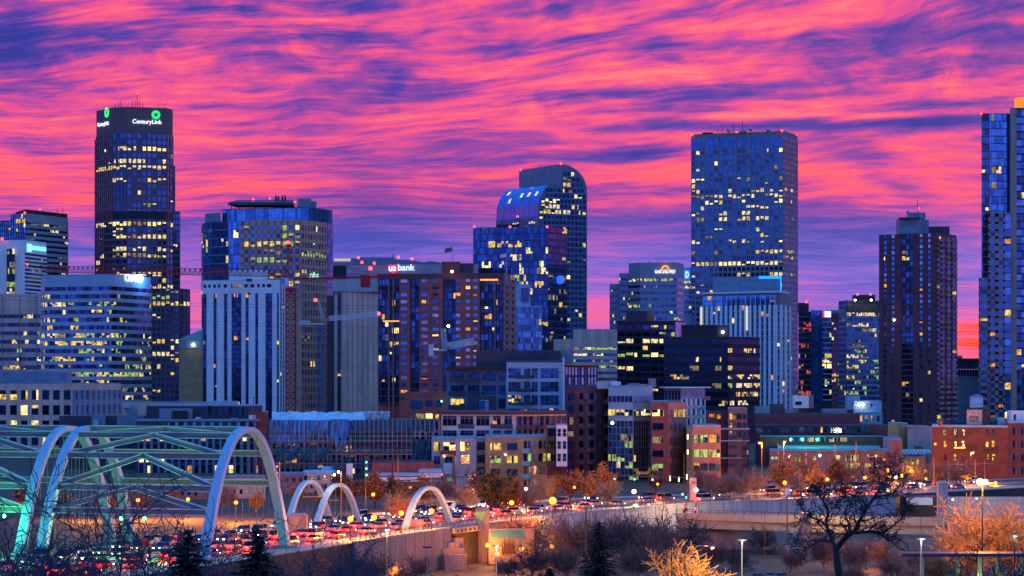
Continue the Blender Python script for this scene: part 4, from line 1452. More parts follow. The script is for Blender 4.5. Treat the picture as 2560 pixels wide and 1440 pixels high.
b.face(P[1], P[2], zl, PZ(590, 1300), 4, nf, .22, .3, .3, .2, M_NAVY, M_NAVY, ['dark', 'black', 'mid'], .06, 'O', run=.1)
bal = MB()
fh = (PZ(590, 1300) - zl) / nf
for j in range(nf):
    for i, s0 in enumerate((.08, .40, .72)):
        z = zl + j * fh
        bal.fbox(P[1], e, Vector((e.y, -e.x)), eL * s0, eL * (s0 + .2), z, z + 1.15, .5, 1.5, M_TAN if (i + j) % 3 else M_BRICKP)
part('balconies', bal, b.t)
b.box('penthouse', 2248, 2304, 547, 585, 1308, M_BLUEP, 10)
b.box('penthouse', 2304, 2322, 549, 590, 1312, M_BLUEP, 10)
b.box('penthouse', 2272, 2314, 531, 547, 1311, M_BLUEP, 7)
b.box('roof_plate', 2250, 2300, 543, 546.5, 1306, M_NAVY, 8)
b.box('penthouse', 2318, 2374, 566, 592, 1322, M_NAVY, 9)
b.mast(2294, 498, 531, 1312, .2)
b.beacon(2297, 521, 1312, .5)
q = MB(True)
q.ball((PX(2269, 1310), 1310, PZ(529, 1310)), .8, M_GALV, 8, 6)
part('dish', q, b.t)
q = MB(True)
q.ball((PX(2237, 1300), 1302, PZ(800, 1302)), .5, MATS['flood_amber'], 8, 6)
part('floodlight', q, b.t)
b.done()

# 26 tall glass residential tower at the frame edge
M_PIER = mat('stone_pier', (.42, .29, .25), streak=True)
b = Bld('residential_tower', 'very tall blue glass residential tower with stone piers, corner balconies and an orange rooftop beacon', PX(2500, 1400), 1400, seed=38)
P = b.pts((2454, 1400), (2527, 1400))
zt = PZ(285, 1400)
b.block(P, 0, zt, M_NAVY, 30, M_ROOFD)
fh = 18.7 * 1400 / F
nf = 14
b.face(b.pts((2473, 1400))[0], P[1], PZ(548, 1400), zt, 9, nf, .05, .1, .15, .2, M_NAVY, M_NAVY, ['blue', 'mid', 'blue'], .04, 'D')
b.face(P[0], b.pts((2472, 1400))[0], PZ(700, 1400), zt - 4, 2, 21, .1, .2, .1, .1, M_BLACK, M_BLACK, ['dark', 'mid'], .06, 'D')
bal = MB()
for j in range(21):
    z = zt - 4 - (j + 1) * (zt - 4 - PZ(700, 1400)) / 21
    bal.box(PX(2453, 1400), PX(2472, 1400), 1397.8, 1399.8, z, z + .45, M_TAN)
part('balconies', bal, b.t)
Q = b.pts((2526, 1396), (2640, 1396))
b.block(Q, 0, PZ(271, 1396), M_NAVY, 30)
pier = MB()
for p0, p1, pt in ((2526, 2541, 271),):
    pier.box(PX(p0, 1395), PX(p1, 1395), 1394.2, 1396.2, 0, PZ(pt, 1395) - .1, M_PIER)
part('pier', pier, b.t)
b.face(b.pts((2541, 1396))[0], Q[1], PZ(1060, 1396), PZ(275, 1396), 8, 42, .1, .22, .2, .3, M_PIER, M_NAVY, ['mid', 'dark', 'blue'], .1, 'O')
q = MB()
q.box(PX(2543, 1402), PX(2640, 1402), 1400, 1410, PZ(272, 1396) + .4, PZ(243, 1400), glow('beacon_orange', (1, .27, .02), .9))
part('beacon_box', q, b.t)
Q = b.pts((2471, 1392), (2527, 1392))
z1 = PZ(533, 1392)
b.block(Q, 0, z1, M_PIER, 10)
fh = 18.4 * 1392 / F
b.face(Q[0], b.pts((2512, 1392))[0], z1 - 28 * fh, z1, 2, 28, .44, .3, .4, .4, M_PIER, M_PIER, ['mid', 'mid', 'dark'], .14, 'O', run=.1, mt=2)
b.face(b.pts((2512, 1392))[0], Q[1], z1 - 28 * fh, z1 - 1, 1, 28, .05, .1, .2, .1, None, M_NAVY, ['blue', 'mid'], .12, 'O', run=.1)
Q = b.pts((2447, 1386), (2472, 1386))
z1 = PZ(696, 1386)
b.block(Q, 0, z1, M_PIER, 8)
fh = 19 * 1386 / F
b.face(Q[0], Q[1], z1 - 18 * fh, z1, 1, 18, .25, .34, .4, .4, M_PIER, M_PIER, ['mid', 'mid', 'dark'], .16, 'O', run=.1, mt=1.5)
b.beacon(2453, 284, 1399, .6)
b.done()

# 27 grey block seen between the last two towers
b = Bld('office_block', 'pale tiled low block with glazed upper storey between the maroon tower and the stone-pier tower', PX(2420, 1360), 1360, seed=39)
A, C = b.pts((2388, 1420), (2450, 1420))
b.block([A, C], 0, PZ(925, 1420), M_GREYP, 12)
b.face(A, C, PZ(942, 1420), PZ(924, 1420), 9, 1, .12, .1, .3, .2, M_CONC, M_CONC, 'black', .3, 'G')
b.box('penthouse', 2392, 2450, 896, 923, 1426, M_NAVY, 6)
b.box('penthouse', 2391, 2406, 889, 896, 1424, M_GALV, 5)
b.done()


# ------------------------------------------------------------------ mid-rise blocks nearer the river
def simple_face(b, px0, px1, Y, py0, py1, n, rows, **k):
    A, C = b.pts((px0, Y), (px1, Y))
    b.face(A, C, PZ(py1, Y), PZ(py0, Y), n, rows, **k)


def units(b, lst, m=None):
    for (px0, px1, py0, py1, Y, mm) in lst: b.box('rooftop_unit', px0, px1, py0, py1, Y, mm, 4)


def balcony(b, px0, px1, py0, py1, Y, m):
    q = MB()
    x0, x1, z0, z1 = PX(px0, Y), PX(px1, Y), PZ(py1, Y), PZ(py0, Y)
    q.box(x0, x1, Y, Y + 1.6, z0, z0 + .25, m)
    q.box(x0, x1, Y, Y + .08, z0 + .26, z1, m)
    part('balcony', q, b.t)


# low dark roofs on the west
b = Bld('warehouse', 'low navy warehouse roofscape with vents behind the braced white bridge arches', PX(330, 900), 900, seed=51)
A, C = b.pts((148, 885), (470, 885))
b.block([A, C], 0, PZ(1042, 885), M_NAVY, 22, M_ROOFD)
A, C = b.pts((305, 920), (520, 920))
b.block([A, C], 0, PZ(1008, 920), M_BEIGE, 20, M_ROOF)
for u in ((228, 262, 1040, 1074, 882, M_BLUEP), (233, 246, 1049, 1066, 880, M_BLUEL), (292, 362, 1040, 1078, 881, M_BLUEP), (318, 340, 1022, 1040, 900, M_BLUEP), (364, 386, 1058, 1072, 880, M_NAVY), (308, 326, 1009, 1020, 918, M_BLUEL)): units(b, [u])
b.pane(*b.pts((148, 885), (470, 885)), 188, 205, 1051, 1062, GL['mid'])
b.pane(*b.pts((148, 885), (470, 885)), 399, 403, 1059, 1068, LIT['y'])
b.done()
b = Bld('apartment_block', 'flat-roofed dark blue apartment block with rooftop terrace west of the scaffolded building', PX(500, 860), 860, seed=52)
A, C, D = b.pts((366, 868), (620, 860), (656, 875))
b.block([A, C, D], 0, PZ(1016, 860), M_NAVY, 22, M_ROOF)
simple_face(b, 500, 618, 860.4, 1018, 1046, 7, 1, pf=.4, sf=.3, pm=M_NAVY, sm=M_NAVY, gl=['mid', 'dark'], p=.1, pal='O')
P = b.pts((340, 846), (660, 846))
b.block(P, 0, PZ(1053, 846), M_NAVY, 10, M_ROOF, .6)
simple_face(b, 345, 655, 845.5, 1084, 1190, 18, 4, pf=.35, sf=.3, pm=M_BLUEP, sm=M_NAVY, gl=['black', 'dark'], p=.22, pal='O')
simple_face(b, 420, 640, 845.6, 1056, 1080, 10, 1, pf=.35, sf=.2, pm=M_TEALW, sm=M_TEALW, gl=['dark', 'mid'], p=.1)
b.box('rooftop_unit', 398, 476, 1022, 1052, 849, M_BLUEP, 6)
b.box('rooftop_unit', 430, 470, 1027, 1051, 848.4, M_BLACK, .4)
b.box('terrace_screen', 520, 590, 1003, 1015, 862, M_BLUEL, 8)
b.box('chimney', 556, 562, 1000, 1015, 864, M_GALV, 1)
units(b, [(622, 636, 1038, 1052, 848, M_WHITE), (488, 500, 1043, 1052, 848, M_GALV), (575, 592, 1045, 1052, 848, M_BLUEP)])
b.done()

# scaffolded building site
b = Bld('construction_site', 'unfinished building wrapped in scaffolding, dark netting and torn blue tarpaulins', PX(870, 760), 760, 'building', seed=53)
A, C = b.pts((668, 770), (1100, 770))
b.block([A, C], 0, PZ(1052, 770), M_CONCD, 20, M_ROOFD)
simple_face(b, 680, 1098, 769.8, 1054, 1190, 26, 5, pf=.3, sf=.25, pm=M_BLUEP, sm=M_CONCD, gl=['black'], p=.04, pal='O', rl={4: .4, 3: .1})
q = MB()
Y = 764
cr = random.Random(4)
for i in range(60):
    p0, p1 = 680 + i * 3.9, 680 + (i + 1) * 3.9
    h = lambda p: 1029 + 8 * (p - 680) / 235 * .25 + (1.5 * math.sin(p * .11) + .8 * math.sin(p * .31))
    q.face([(PX(p0, Y), Y, PZ(1051, Y)), (PX(p1, Y), Y, PZ(1051, Y)), (PX(p1, Y + 3), Y + 3, PZ(h(p1), Y)), (PX(p0, Y + 3), Y + 3, PZ(h(p0), Y))], M_TARPW)
part('roof_tarpaulin', q, b.t)


def tarp(px0, px1, py0, pyb, Y, m, seed, sag=6):
    cr = random.Random(seed)
    q = MB(True)
    n, r = 22, 9
    bot = [pyb + sag * math.sin(i * .7 + seed) + cr.uniform(-3, 3) for i in range(n + 1)]
    g = []
    for i in range(n + 1):
        px = px0 + (px1 - px0) * i / n
        g.append([])
        for j in range(r + 1):
            py = py0 + (bot[i] - py0) * j / r
            yy = Y - .5 - .5 * math.sin(i * 1.1 + j * .35 + seed) - .3 * math.sin(i * 2.3)
            g[-1].append((PX(px, yy), yy, PZ(py, yy)))
    for i in range(n):
        for j in range(r): q.face([g[i][j + 1], g[i + 1][j + 1], g[i + 1][j], g[i][j]], m)
    part('tarpaulin', q, b.t)


tarp(674, 724, 1050, 1112, 762, M_TARP, 1)
tarp(728, 771, 1050, 1112, 762, M_TARP, 2)
tarp(826, 872, 1048, 1106, 761, M_TARP, 3, 14)
tarp(868, 884, 1052, 1075, 761, M_TARP, 5, 12)
tarp(880, 1028, 1050, 1125, 763, M_NET, 6, 4)
tarp(690, 830, 1118, 1150, 760.9, M_NET, 11, 5)
tarp(775, 822, 1052, 1092, 762, M_TARP, 12, 9)
tarp(1030, 1088, 1098, 1150, 760.4, M_NET, 14, 5)
tarp(910, 975, 1028, 1048, 766, M_TARPW, 8, 2)
tarp(1010, 1090, 1052, 1078, 763, M_NET, 9, 4)
sc = MB()
Y0_, Y1_ = 760.5, 763.0
for i in range(38):
    px = 668 + i * 11.6
    for yy in (Y0_,): sc.tube([(PX(px, yy), yy, 0), (PX(px, yy), yy, PZ(1046, yy))], .06, M_GALV, 4)
for j, py in enumerate((1078, 1090, 1102, 1116, 1125, 1136, 1146, 1158, 1166, 1180)):
    sc.tube([(PX(665, Y0_), Y0_, PZ(py, Y0_)), (PX(1098, Y0_), Y0_, PZ(py, Y0_))], .07, M_GALV if j % 3 else M_REDP, 4)
part('scaffold_frame', sc, b.t)
sp = MB()
for py in (1080, 1104, 1128, 1150, 1170): sp.box(PX(668, 761), PX(1098, 761), 760.7, 762.3, PZ(py + .8, 761), PZ(py, 761), M_BLUEP)
part('scaffold_planks', sp, b.t)
hs = MB()
for px in (634, 650): hs.tube([(PX(px, 758), 758, 0), (PX(px, 758), 758, PZ(992 if px == 634 else 1030, 758))], .18, M_REDP, 4)
for k in range(22):
    za, zb_ = k * 1.0, k * 1.0 + 1.0
    hs.tube([(PX(634, 758), 758, za), (PX(650, 758), 758, zb_)], .07, M_REDP, 4)
    hs.tube([(PX(634, 758), 758, za), (PX(650, 758), 758, za)], .07, M_REDP, 4)
part('hoist_mast', hs, b.t)
hb = MB()
hb.box(PX(652, 760), PX(668, 760), 758.5, 764, 0, PZ(1030, 760), M_BRICKD)
part('hoist_shaft', hb, b.t)
b.done()

# red brick low block behind
b = Bld('apartment_block', 'low red brick block with two glowing corner windows behind the navy loft', PX(1060, 960), 960, seed=54)
A, C = b.pts((1012, 960), (1122, 960))
b.block([A, C], 0, PZ(982, 960), M_BRICK, 20)
for q_ in ((1026, 1056, 1001, 1021, GL['blue']), (1064, 1082, 1001, 1016, GL['mid']), (1089, 1105, 1001, 1016, GL['mid']), (1064, 1081, 1034, 1050, LIT['p']), (1089, 1104, 1036, 1050, LIT['y']), (1040, 1060, 1034, 1050, LIT['d'])):
    b.pane(A, C, *q_)
q = MB(True)
q.ball((PX(1104, 957), 957, PZ(1003, 957)), .35, glow('lamp_green', (.1, 1, .3), 12), 8, 6)
part('lamp', q, b.t)
b.done()

# big loft block
b = Bld('loft_building', 'blue-grey loft block with large gridded windows, balconies and a long navy penthouse', PX(1280, 860), 860, seed=55)
A, C = b.pts((1117, 866), (1268, 862))
b.block([A, C], 0, PZ(924, 862), M_BLUEP, 26, M_ROOFD)
b.box('roof_slab', 1113, 1268, 918, 923.5, 859, M_BLACK, 24)
fh = 34
for j in range(4):
    y0 = 927 + j * fh
    for p0, p1, g in ((1127, 1160, 'dark'), (1170, 1198, 'dark'), (1205, 1240, 'mid'), (1246, 1263, 'mid')):
        lit_ = j == 2 and p1 < 1165
        n_p = 3 if p1 - p0 > 25 else 2
        for i in range(n_p):
            a, c = p0 + (p1 - p0) * i / n_p, p0 + (p1 - p0) * (i + 1) / n_p
            b.pane(A, C, a + .6, c - .6, y0 + 2, y0 + 25, LIT['y'] if lit_ else GL[g])
    for p0, p1 in ((1121, 1164), (1168, 1200)): balcony(b, p0, p1, y0 + 17, y0 + 29, 861, M_NAVY)
A2, C2 = b.pts((1266, 856), (1411, 852))
b.block([A2, C2], 0, PZ(906, 854), M_BLUEL, 26, M_ROOFD, .8)
for j in range(4):
    y0 = 918 + j * 33.5
    for p0, p1, n in ((1271, 1288, 2), (1288, 1302, 2), (1310, 1326, 2), (1329, 1345, 2), (1351, 1397, 4)):
        lit_ = (j == 2 and p0 < 1310) or (j == 3 and p0 >= 1310)
        if p1 == 1302 and j < 2: pass
        for i in range(n):
            a, c = p0 + (p1 - p0) * i / n, p0 + (p1 - p0) * (i + 1) / n
            for k in range(3):
                m = LIT['y'] if lit_ and RND.random() < .5 else GL[RND.choice(['mid', 'dark', 'mid'])]
                b.pane(A2, C2, a + .5, c - .5, y0 + 3 + k * 8.2, y0 + 10.6 + k * 8.2, m)
    if j < 3: balcony(b, 1288, 1330, y0 + 20, y0 + 29, 852, M_NAVY)
b.box('penthouse', 1190, 1401, 876, 917, 878, M_NAVY, 12)
b.box('penthouse', 1401, 1434, 874, 917, 884, M_BLUEP, 12)
b.box('roof_fin', 1407, 1411, 893, 1030, 850.8, M_WHITE, 1.2)
b.box('stair_box', 1170, 1240, 990, 1030, 846, M_NAVY, 8)
b.box('stair_glass', 1199, 1222, 1000, 1030, 845, M_BLUEL, .6)
b.pane(*b.pts((1199, 844.9), (1222, 844.9)), 1200, 1212, 1002, 1029, GL['blue'])
b.pane(*b.pts((1199, 844.9), (1222, 844.9)), 1213, 1221, 1002, 1029, GL['pale'])
b.maxw = 100
b.done()

# rooftop apartment reflecting the dawn
b = Bld('apartment_block', 'rooftop apartment with sloping eaves and tall panes mirroring the pink sky', PX(1450, 850), 850, seed=56)
A, C = b.pts((1412, 852), (1492, 862))
b.block([A, C], 0, PZ(916, 852), M_BRICKD, 16)
rb = MB()
rb.prism([(PX(1410, 850), 849.5), (PX(1498, 850), 858), (PX(1498, 862), 876), (PX(1410, 862), 870)], PZ(915, 852) + .4, [PZ(911, 852), PZ(917, 852) + 1, PZ(917, 852) + 1, PZ(911, 852) + .3], M_TAN)
part('roof_overhang', rb, b.t)
b.face(A, C, PZ(968, 852), PZ(918, 852), 10, 2, .14, .22, .3, .4, M_BRICKD, M_NAVY, ['pale', 'pale', 'dark'], .0)
b.done()

# front loft, cream and glass
b = Bld('loft_building', 'cream framed loft with flat brown eaves, deep window bays and balconies', PX(1250, 770), 770, seed=57)
A, C, D = b.pts((1103, 772), (1290, 766), (1415, 780))
zt = PZ(1036, 770)
b.block([A, C, D], 0, zt, M_WHITE, 20, M_ROOFD)
rb = MB()
P = b.pts((1097, 770), (1290, 762.5), (1417, 777))
rb.prism(P + [(P[2][0], P[2][1] + 18), (P[0][0], P[2][1] + 18)], zt + .31, zt + .95, M_BRICKD)
part('roof_overhang', rb, b.t)
for j in range(4):
    y0 = 1040 + j * 36
    for p0, p1, n in ((1107, 1142, 3), (1151, 1184, 3), (1191, 1224, 3), (1232, 1252, 2), (1261, 1281, 2)):
        for i in range(n):
            a, c = p0 + (p1 - p0) * i / n, p0 + (p1 - p0) * (i + 1) / n
            b.pane(A, C, a + .5, c - .5, y0, y0 + 5, GL['mid'])
            b.pane(A, C, a + .5, c - .5, y0 + 6, y0 + 24, GL[RND.choice(['dark', 'mid', 'dark', 'black'])] if RND.random() > .06 else LIT['o'])
    for p0, p1 in ((1145, 1186), (1226, 1282)):
        if j < 2: balcony(b, p0, p1, y0 + 20, y0 + 32, 764.5, M_NAVY)
b.face(C, D, zt - 16.5, zt - .5, 9, 4, .28, .3, .35, .5, M_BRICKP, M_BRICKD, ['pale', 'dark', 'mid'], .12, 'G', {0: .2})
for p0, p1, j in ((1292, 1318, 0), (1320, 1350, 0), (1355, 1382, 0), (1292, 1318, 1), (1330, 1380, 1)):
    balcony(b, p0, p1, 1061 + j * 34, 1071 + j * 34, 770 - 2.4 + (p0 - 1290) * .1, M_NAVY)
b.done()

b = Bld('apartment_block', 'pale grey panelled wing with warm lit rooms at the foot of the cream loft', PX(1150, 740), 740, seed=58)
A, C, D = b.pts((1079, 742), (1139, 740), (1190, 744))
b.block([A, C], 0, PZ(1098, 740), M_GREYP, 20, M_ROOF, .4)
P2 = b.pts((1139, 738), (1190, 738))
b.block(P2, 0, PZ(1096, 738), M_CONC, 20, M_ROOF, .4)
P3 = b.pts((1190, 742), (1216, 743))
b.block(P3, 0, PZ(1098, 742), M_GREYP, 18, M_ROOF, .4)
for p0, p1, y0, y1, m, f_ in ((1085, 1101, 1106, 1127, 'y', 0), (1109, 1139, 1106, 1126, 'p', 0), (1085, 1101, 1140, 1160, 'mid', 0), (1112, 1132, 1142, 1160, 'dark', 0)):
    for i in range(2):
        a, c = p0 + (p1 - p0) * i / 2, p0 + (p1 - p0) * (i + 1) / 2
        b.pane(A, C, a + .4, c - .4, y0, y1, LIT[m] if m in LIT else GL[m])
for p0, p1, y0, y1, m in ((1151, 1162, 1105, 1127, 'p'), (1162.6, 1174, 1105, 1127, 'd'), (1152, 1174, 1137, 1159, 'pale')):
    b.pane(*P2, p0, p1, y0, y1, LIT[m] if m in LIT else GL[m])
for y0 in (1105, 1137, 1168): b.pane(*P3, 1193, 1212, y0, y0 + 20, GL['mid'])
balcony(b, 1101, 1140, 1126, 1140, 738, M_BRICKD)
b.box('stair_box', 1108, 1130, 1158, 1185, 734, M_BLUEL, 3)
b.done()

b = Bld('apartment_block', 'ochre brick apartment block with teal balconies along its side', PX(1305, 735), 735, seed=59)
A, C, D = b.pts((1213, 737), (1305, 733), (1367, 741))
b.block([A, C, D], 0, PZ(1094, 735), M_TAN, 18, M_ROOF, .5)
for j, y0 in enumerate((1108, 1140, 1172)):
    for p0, p1 in ((1226, 1252), (1268, 1294)):
        for i in range(3):
            a, c = p0 + (p1 - p0) * i / 3, p0 + (p1 - p0) * (i + 1) / 3
            m = {(0, 1226): LIT['y'], (1, 1226): LIT['g'], (1, 1268): LIT['y'], (0, 1268): GL['mid']}.get((j, p0), GL['dark'])
            b.pane(A, C, a + .3, c - .3, y0, y0 + 17, m)
for j, y0 in enumerate((1102, 1134, 1166, 1198)):
    for p0, p1, g in ((1309, 1316, 'black'), (1320, 1326, 'mid'), (1333, 1339, 'pale'), (1346, 1354, 'black'), (1358, 1363, 'mid')):
        b.pane(C, D, p0, p1, y0, y0 + 19, LIT['g'] if j == 1 and g != 'black' and RND.random() < .6 else GL[g])
    if j < 3:
        balcony(b, 1304, 1324, y0 + 19, y0 + 30, 731.5, M_TEALW)
        balcony(b, 1324, 1332, y0 + 19, y0 + 30, 733.5, M_BRICKP)
b.done()

b = Bld('apartment_block', 'narrow white panel tower stub with four-pane windows beside dark balconied brick', PX(1400, 732), 732, seed=60)
A, C = b.pts((1391, 734), (1418, 736))
b.block([A, C], PZ(1166, 734), PZ(1063, 734), M_WHITE, 10, M_ROOF)
P2 = b.pts((1367, 741), (1392, 741))
b.block(P2, 0, PZ(1068, 741), M_BRICKD, 12, M_ROOF)
for j, y0 in enumerate((1072, 1103, 1134)):
    for p0 in (1393.5, 1407):
        for k in range(2):
            for l in range(2): b.pane(A, C, p0 + l * 4 + .2, p0 + l * 4 + 3.7, y0 + k * 10, y0 + k * 10 + 9, GL['dark'])
    b.pane(*P2, 1369, 1389, y0, y0 + 18, LIT['y'] if j == 2 else GL['black'])
    balcony(b, 1367, 1391, y0 + 18, y0 + 29, 738.5, M_NAVY)
P3 = b.pts((1340, 745), (1418, 746))
b.block(P3, 0, PZ(1167, 745), M_BRICKD, 12, M_ROOF)
b.done()

# dark brick with balconies
b = Bld('apartment_block', 'dark maroon brick apartment block with ladder of protruding navy balconies', PX(1450, 800), 800, seed=61)
A, C, D = b.pts((1413, 802), (1443, 798), (1522, 812))
zt = PZ(971, 800)
b.block([A, C, D], 0, zt, M_BRICKD, 22, M_ROOFD, .6)
for j in range(7):
    y0 = 983 + j * 30
    b.pane(A, C, 1420, 1435, y0, y0 + 18, LIT['d'] if j in (2, 3) else GL['dark'])
    for p0, p1, g in ((1448, 1457, 'black'), (1463, 1470, 'pale'), (1474, 1482, 'black'), (1484, 1491, 'pale'), (1496, 1503, 'pale'), (1512, 1520, 'black')):
        b.pane(C, D, p0, p1, y0, y0 + 19, GL[g])
    for p0, p1 in ((1444, 1461), (1474, 1489), (1509, 1526)):
        balcony(b, p0, p1, y0 + 16, y0 + 27, 797.4 + (p0 - 1443) * .17, M_NAVY)
    for p0, p1 in ((1461, 1474), (1526, 1540)): 
        if p1 < 1500 or j < 8: balcony(b, p0, p1, y0 + 16, y0 + 26, 799.5 + (p0 - 1443) * .17, M_BRICKP)
b.done()

# corner glass office
b = Bld('office_block', 'corner office block of glazed curtain wall under white bands with bright yellow top floor', PX(1585, 790), 790, seed=62)
A, C, D = b.pts((1521, 796), (1583, 788), (1632, 800))
zt = PZ(968, 790)
b.block([A, C, D], 0, zt, M_BLUEL, 24, M_ROOF, .5)
ys = [(968, 990, 0), (990, 1006, 1), (1006, 1024, 0), (1024, 1040, 2), (1040, 1052, 0)]
for y0, y1, k in ys:
    for (Q0, Q1, n) in ((A, C, 6), (C, D, 8)):
        if k: b.face(Q0, Q1, PZ(y1, 790), PZ(y0, 790), n, 1, .08, .05, .2, .2, M_BLUEL, M_BLUEL, ['dark'] if Q0 == A else ['pale'], 1 if k == 2 else 0, 'Y', {0: .9 if k == 2 else 0})
for (Q0, Q1, n) in ((A, C, 6), (C, D, 8)):
    b.face(Q0, Q1, PZ(1240, 790), PZ(1052, 790), n, 11, .07, .08, .18, .16, M_GALV, M_GALV, ['mid', 'dark', 'mid'], .22, 'G', {2: .12, 3: .3, 5: .6, 7: .55, 9: .4})
units(b, [(1492, 1530, 955, 972, 806, M_BLUEL), (1528, 1552, 954, 975, 804, M_WHITE), (1570, 1600, 958, 970, 803, M_BLUEP), (1622, 1640, 946, 968, 810, M_BLUEP), (1600, 1618, 960, 968, 806, M_GALV)])
q = MB(True)
q.ball((PX(1531, 786), 786, PZ(1057, 786)), .4, MATS['flood_amber'], 8, 6)
part('lamp', q, b.t)
b.done()

# red brick corner building
b = Bld('office_block', 'red brick office building with a sunset-tinted flank and rows of small paired windows', PX(1670, 770), 770, seed=63)
A, C, D = b.pts((1628, 774), (1671, 768), (1716, 782))
zt = PZ(1006, 770)
b.block([A, C], 0, zt, M_BRICK, 24, M_ROOF, .4)
b.wall.prism([C, D, (D[0] - 3, D[1] + 20), (C[0] - 3, C[1] + 20)], 0, zt - .05, M_BRICKP)  # same building in pinker brick: sunset glow painted into the flank
for j in range(7):
    y0 = 1024 + j * 34
    for p0, p1 in ((1632, 1645), (1646, 1659)):
        b.pane(A, C, p0, p1, y0, y0 + 16, {0: LIT['p'], 4: LIT['g'], 2: LIT['d']}.get(j, GL['dark']))
    for p0 in (1674, 1685, 1696, 1706):
        for k in range(2): b.pane(C, D, p0 + k * 3.2, p0 + k * 3.2 + 2.7, y0, y0 + 18, LIT['y'] if j == 0 and p0 > 1680 else GL['pale'])
b.done()
b = Bld('office_block', 'grey brick office building with green-lit upper rooms and bright wall sconces', PX(1760, 760), 760, seed=64)
A, C = b.pts((1731, 760), (1802, 760))
b.block([A, C], 0, PZ(1067, 760), M_BRICKP, 22, M_ROOF, .5)
P2 = b.pts((1716, 764), (1732, 762))
b.block(P2, 0, PZ(1072, 763), M_TAN, 18, M_ROOF)
for j, y0 in enumerate((1087, 1124, 1158)):
    for p0, p1 in ((1735, 1748), (1751, 1757), (1758, 1769), (1773, 1790), (1792, 1800)):
        b.pane(A, C, p0, p1, y0, y0 + 19, LIT['g'] if j == 1 or (j == 0 and p0 < 1760) else (LIT['o'] if RND.random() < .2 else GL['mid']))
q = MB()
for px, py in ((1719, 1092), (1719, 1130), (1675, 1196), (1697, 1198), (1717, 1192)):
    q.box(PX(px, 758) - .15, PX(px, 758) + .15, 757.4, 757.9, PZ(py + 6, 758), PZ(py - 6, 758), glow('sconce', (1, .8, .35), 4))
part('wall_sconces', q, b.t)
b.done()

# penthouse with white slab
b = Bld('apartment_block', 'modern stepped apartments with a cantilevered white roof slab catching pink light', PX(1715, 860), 860, seed=65)
A, C, D = b.pts((1663, 866), (1703, 860), (1762, 876))
b.block([A, C, D], 0, PZ(974, 860), M_BLUEL, 18)
q = MB()
P = b.pts((1660, 862), (1703, 854), (1778, 876))
q.prism(P + [(P[2][0], P[2][1] + 14), (P[0][0], P[2][1] + 14)], PZ(973, 860) + .35, PZ(968, 860), M_WHITE)
part('roof_slab', q, b.t)
b.face(A, C, PZ(1004, 860), PZ(976, 860), 5, 1, .12, .15, .2, .2, M_BLUEL, M_BLUEL, 'mid', 0)
b.face(C, D, PZ(994, 860), PZ(976, 860), 6, 1, .06, .1, .2, .2, M_GALV, M_GALV, 'pale', 0)
b.face(C, D, PZ(1070, 860), PZ(998, 860), 5, 3, .35, .3, .3, .3, M_WHITE, M_BLUEL, ['pale', 'mid'], .04)
balcony(b, 1760, 1776, 990, 1000, 872, M_BRICKP)
balcony(b, 1748, 1762, 1018, 1026, 870, M_GREYP)
b.done()

b = Bld('apartment_block', 'brown brick apartments with white stringcourses and dark stacked balconies', PX(1840, 850), 850, seed=66)
A, C = b.pts((1764, 850), (1872, 850))
b.block([A, C], 0, PZ(1072, 850), M_BRICKD, 22, M_ROOF)
P2 = b.pts((1820, 846), (1868, 846))
b.block(P2, 0, PZ(1022, 846), M_BRICKP, 16, M_ROOF, .4)
P3 = b.pts((1764, 856), (1822, 856))
b.block(P3, 0, PZ(1030, 856), M_BRICKD, 10, M_ROOFD)
for p0, p1, y0, y1, m in ((1773, 1786, 1035, 1045, LIT['o']), (1789, 1801, 1036, 1046, LIT['o'])): b.pane(*P3, p0, p1, y0, y1, m)
for j in range(3):
    y0 = 1034 + j * 22
    for p0, p1, m in ((1824, 1830, LIT['y'] if j == 0 else GL['dark']), (1833, 1838, LIT['o'] if j == 0 else GL['dark']), (1842, 1854, GL['dark']), (1857, 1866, GL['mid'])): b.pane(*P2, p0, p1, y0, y0 + 14, m)
for j in range(5):
    y0 = 1080 + j * 23
    for p0, p1 in ((1770, 1780), (1786, 1800), (1824, 1838), (1842, 1856), (1861, 1870)):
        b.pane(A, C, p0, p1, y0, y0 + 13, GL['dark'] if RND.random() > .12 else LIT['o'])
    balcony(b, 1822, 1842, y0 + 10, y0 + 18, 842.5, M_NAVY)
    balcony(b, 1856, 1874, y0 + 10, y0 + 18, 844.5, M_NAVY)
q = MB()
for py in (1071, 1101, 1144): q.box(PX(1764, 845.5), PX(1874, 845.5), 845.2, 846.0, PZ(py + 2, 846), PZ(py, 846), M_WHITE)
part('stringcourse', q, b.t)
b.done()

b = Bld('office_block', 'long low maroon brick hall with two lit green-yellow clerestory strips', PX(2050, 920), 920, seed=67)
A, C = b.pts((1888, 925), (2222, 920))
b.block([A, C], 0, PZ(1064, 920), M_BRICKD, 24, M_ROOFD)
P2 = b.pts((1888, 940), (2150, 940))
b.block(P2, 0, PZ(1036, 940), M_BRICKD, 16, M_ROOFD)
simple_face(b, 1890, 2176, 918.5, 1068, 1083, 24, 1, pf=.08, sf=.1, po=.5, so=.5, pm=M_BRICKD, sm=M_BRICKD, gl=['dark', 'mid'], p=.6, pal='G')
P3 = b.pts((1900, 905), (2210, 905))
b.block(P3, 0, PZ(1092, 905), M_BRICKD, 10, M_BLUEP)
simple_face(b, 1974, 2118, 904.6, 1094, 1105, 16, 1, pf=.06, sf=.08, po=.3, so=.3, pm=M_BRICKD, sm=M_BRICKD, gl='mid', p=.9, pal='G')
q = MB()
x0, x1, x2 = PX(1945, 898), PX(2035, 898), PX(2200, 898)
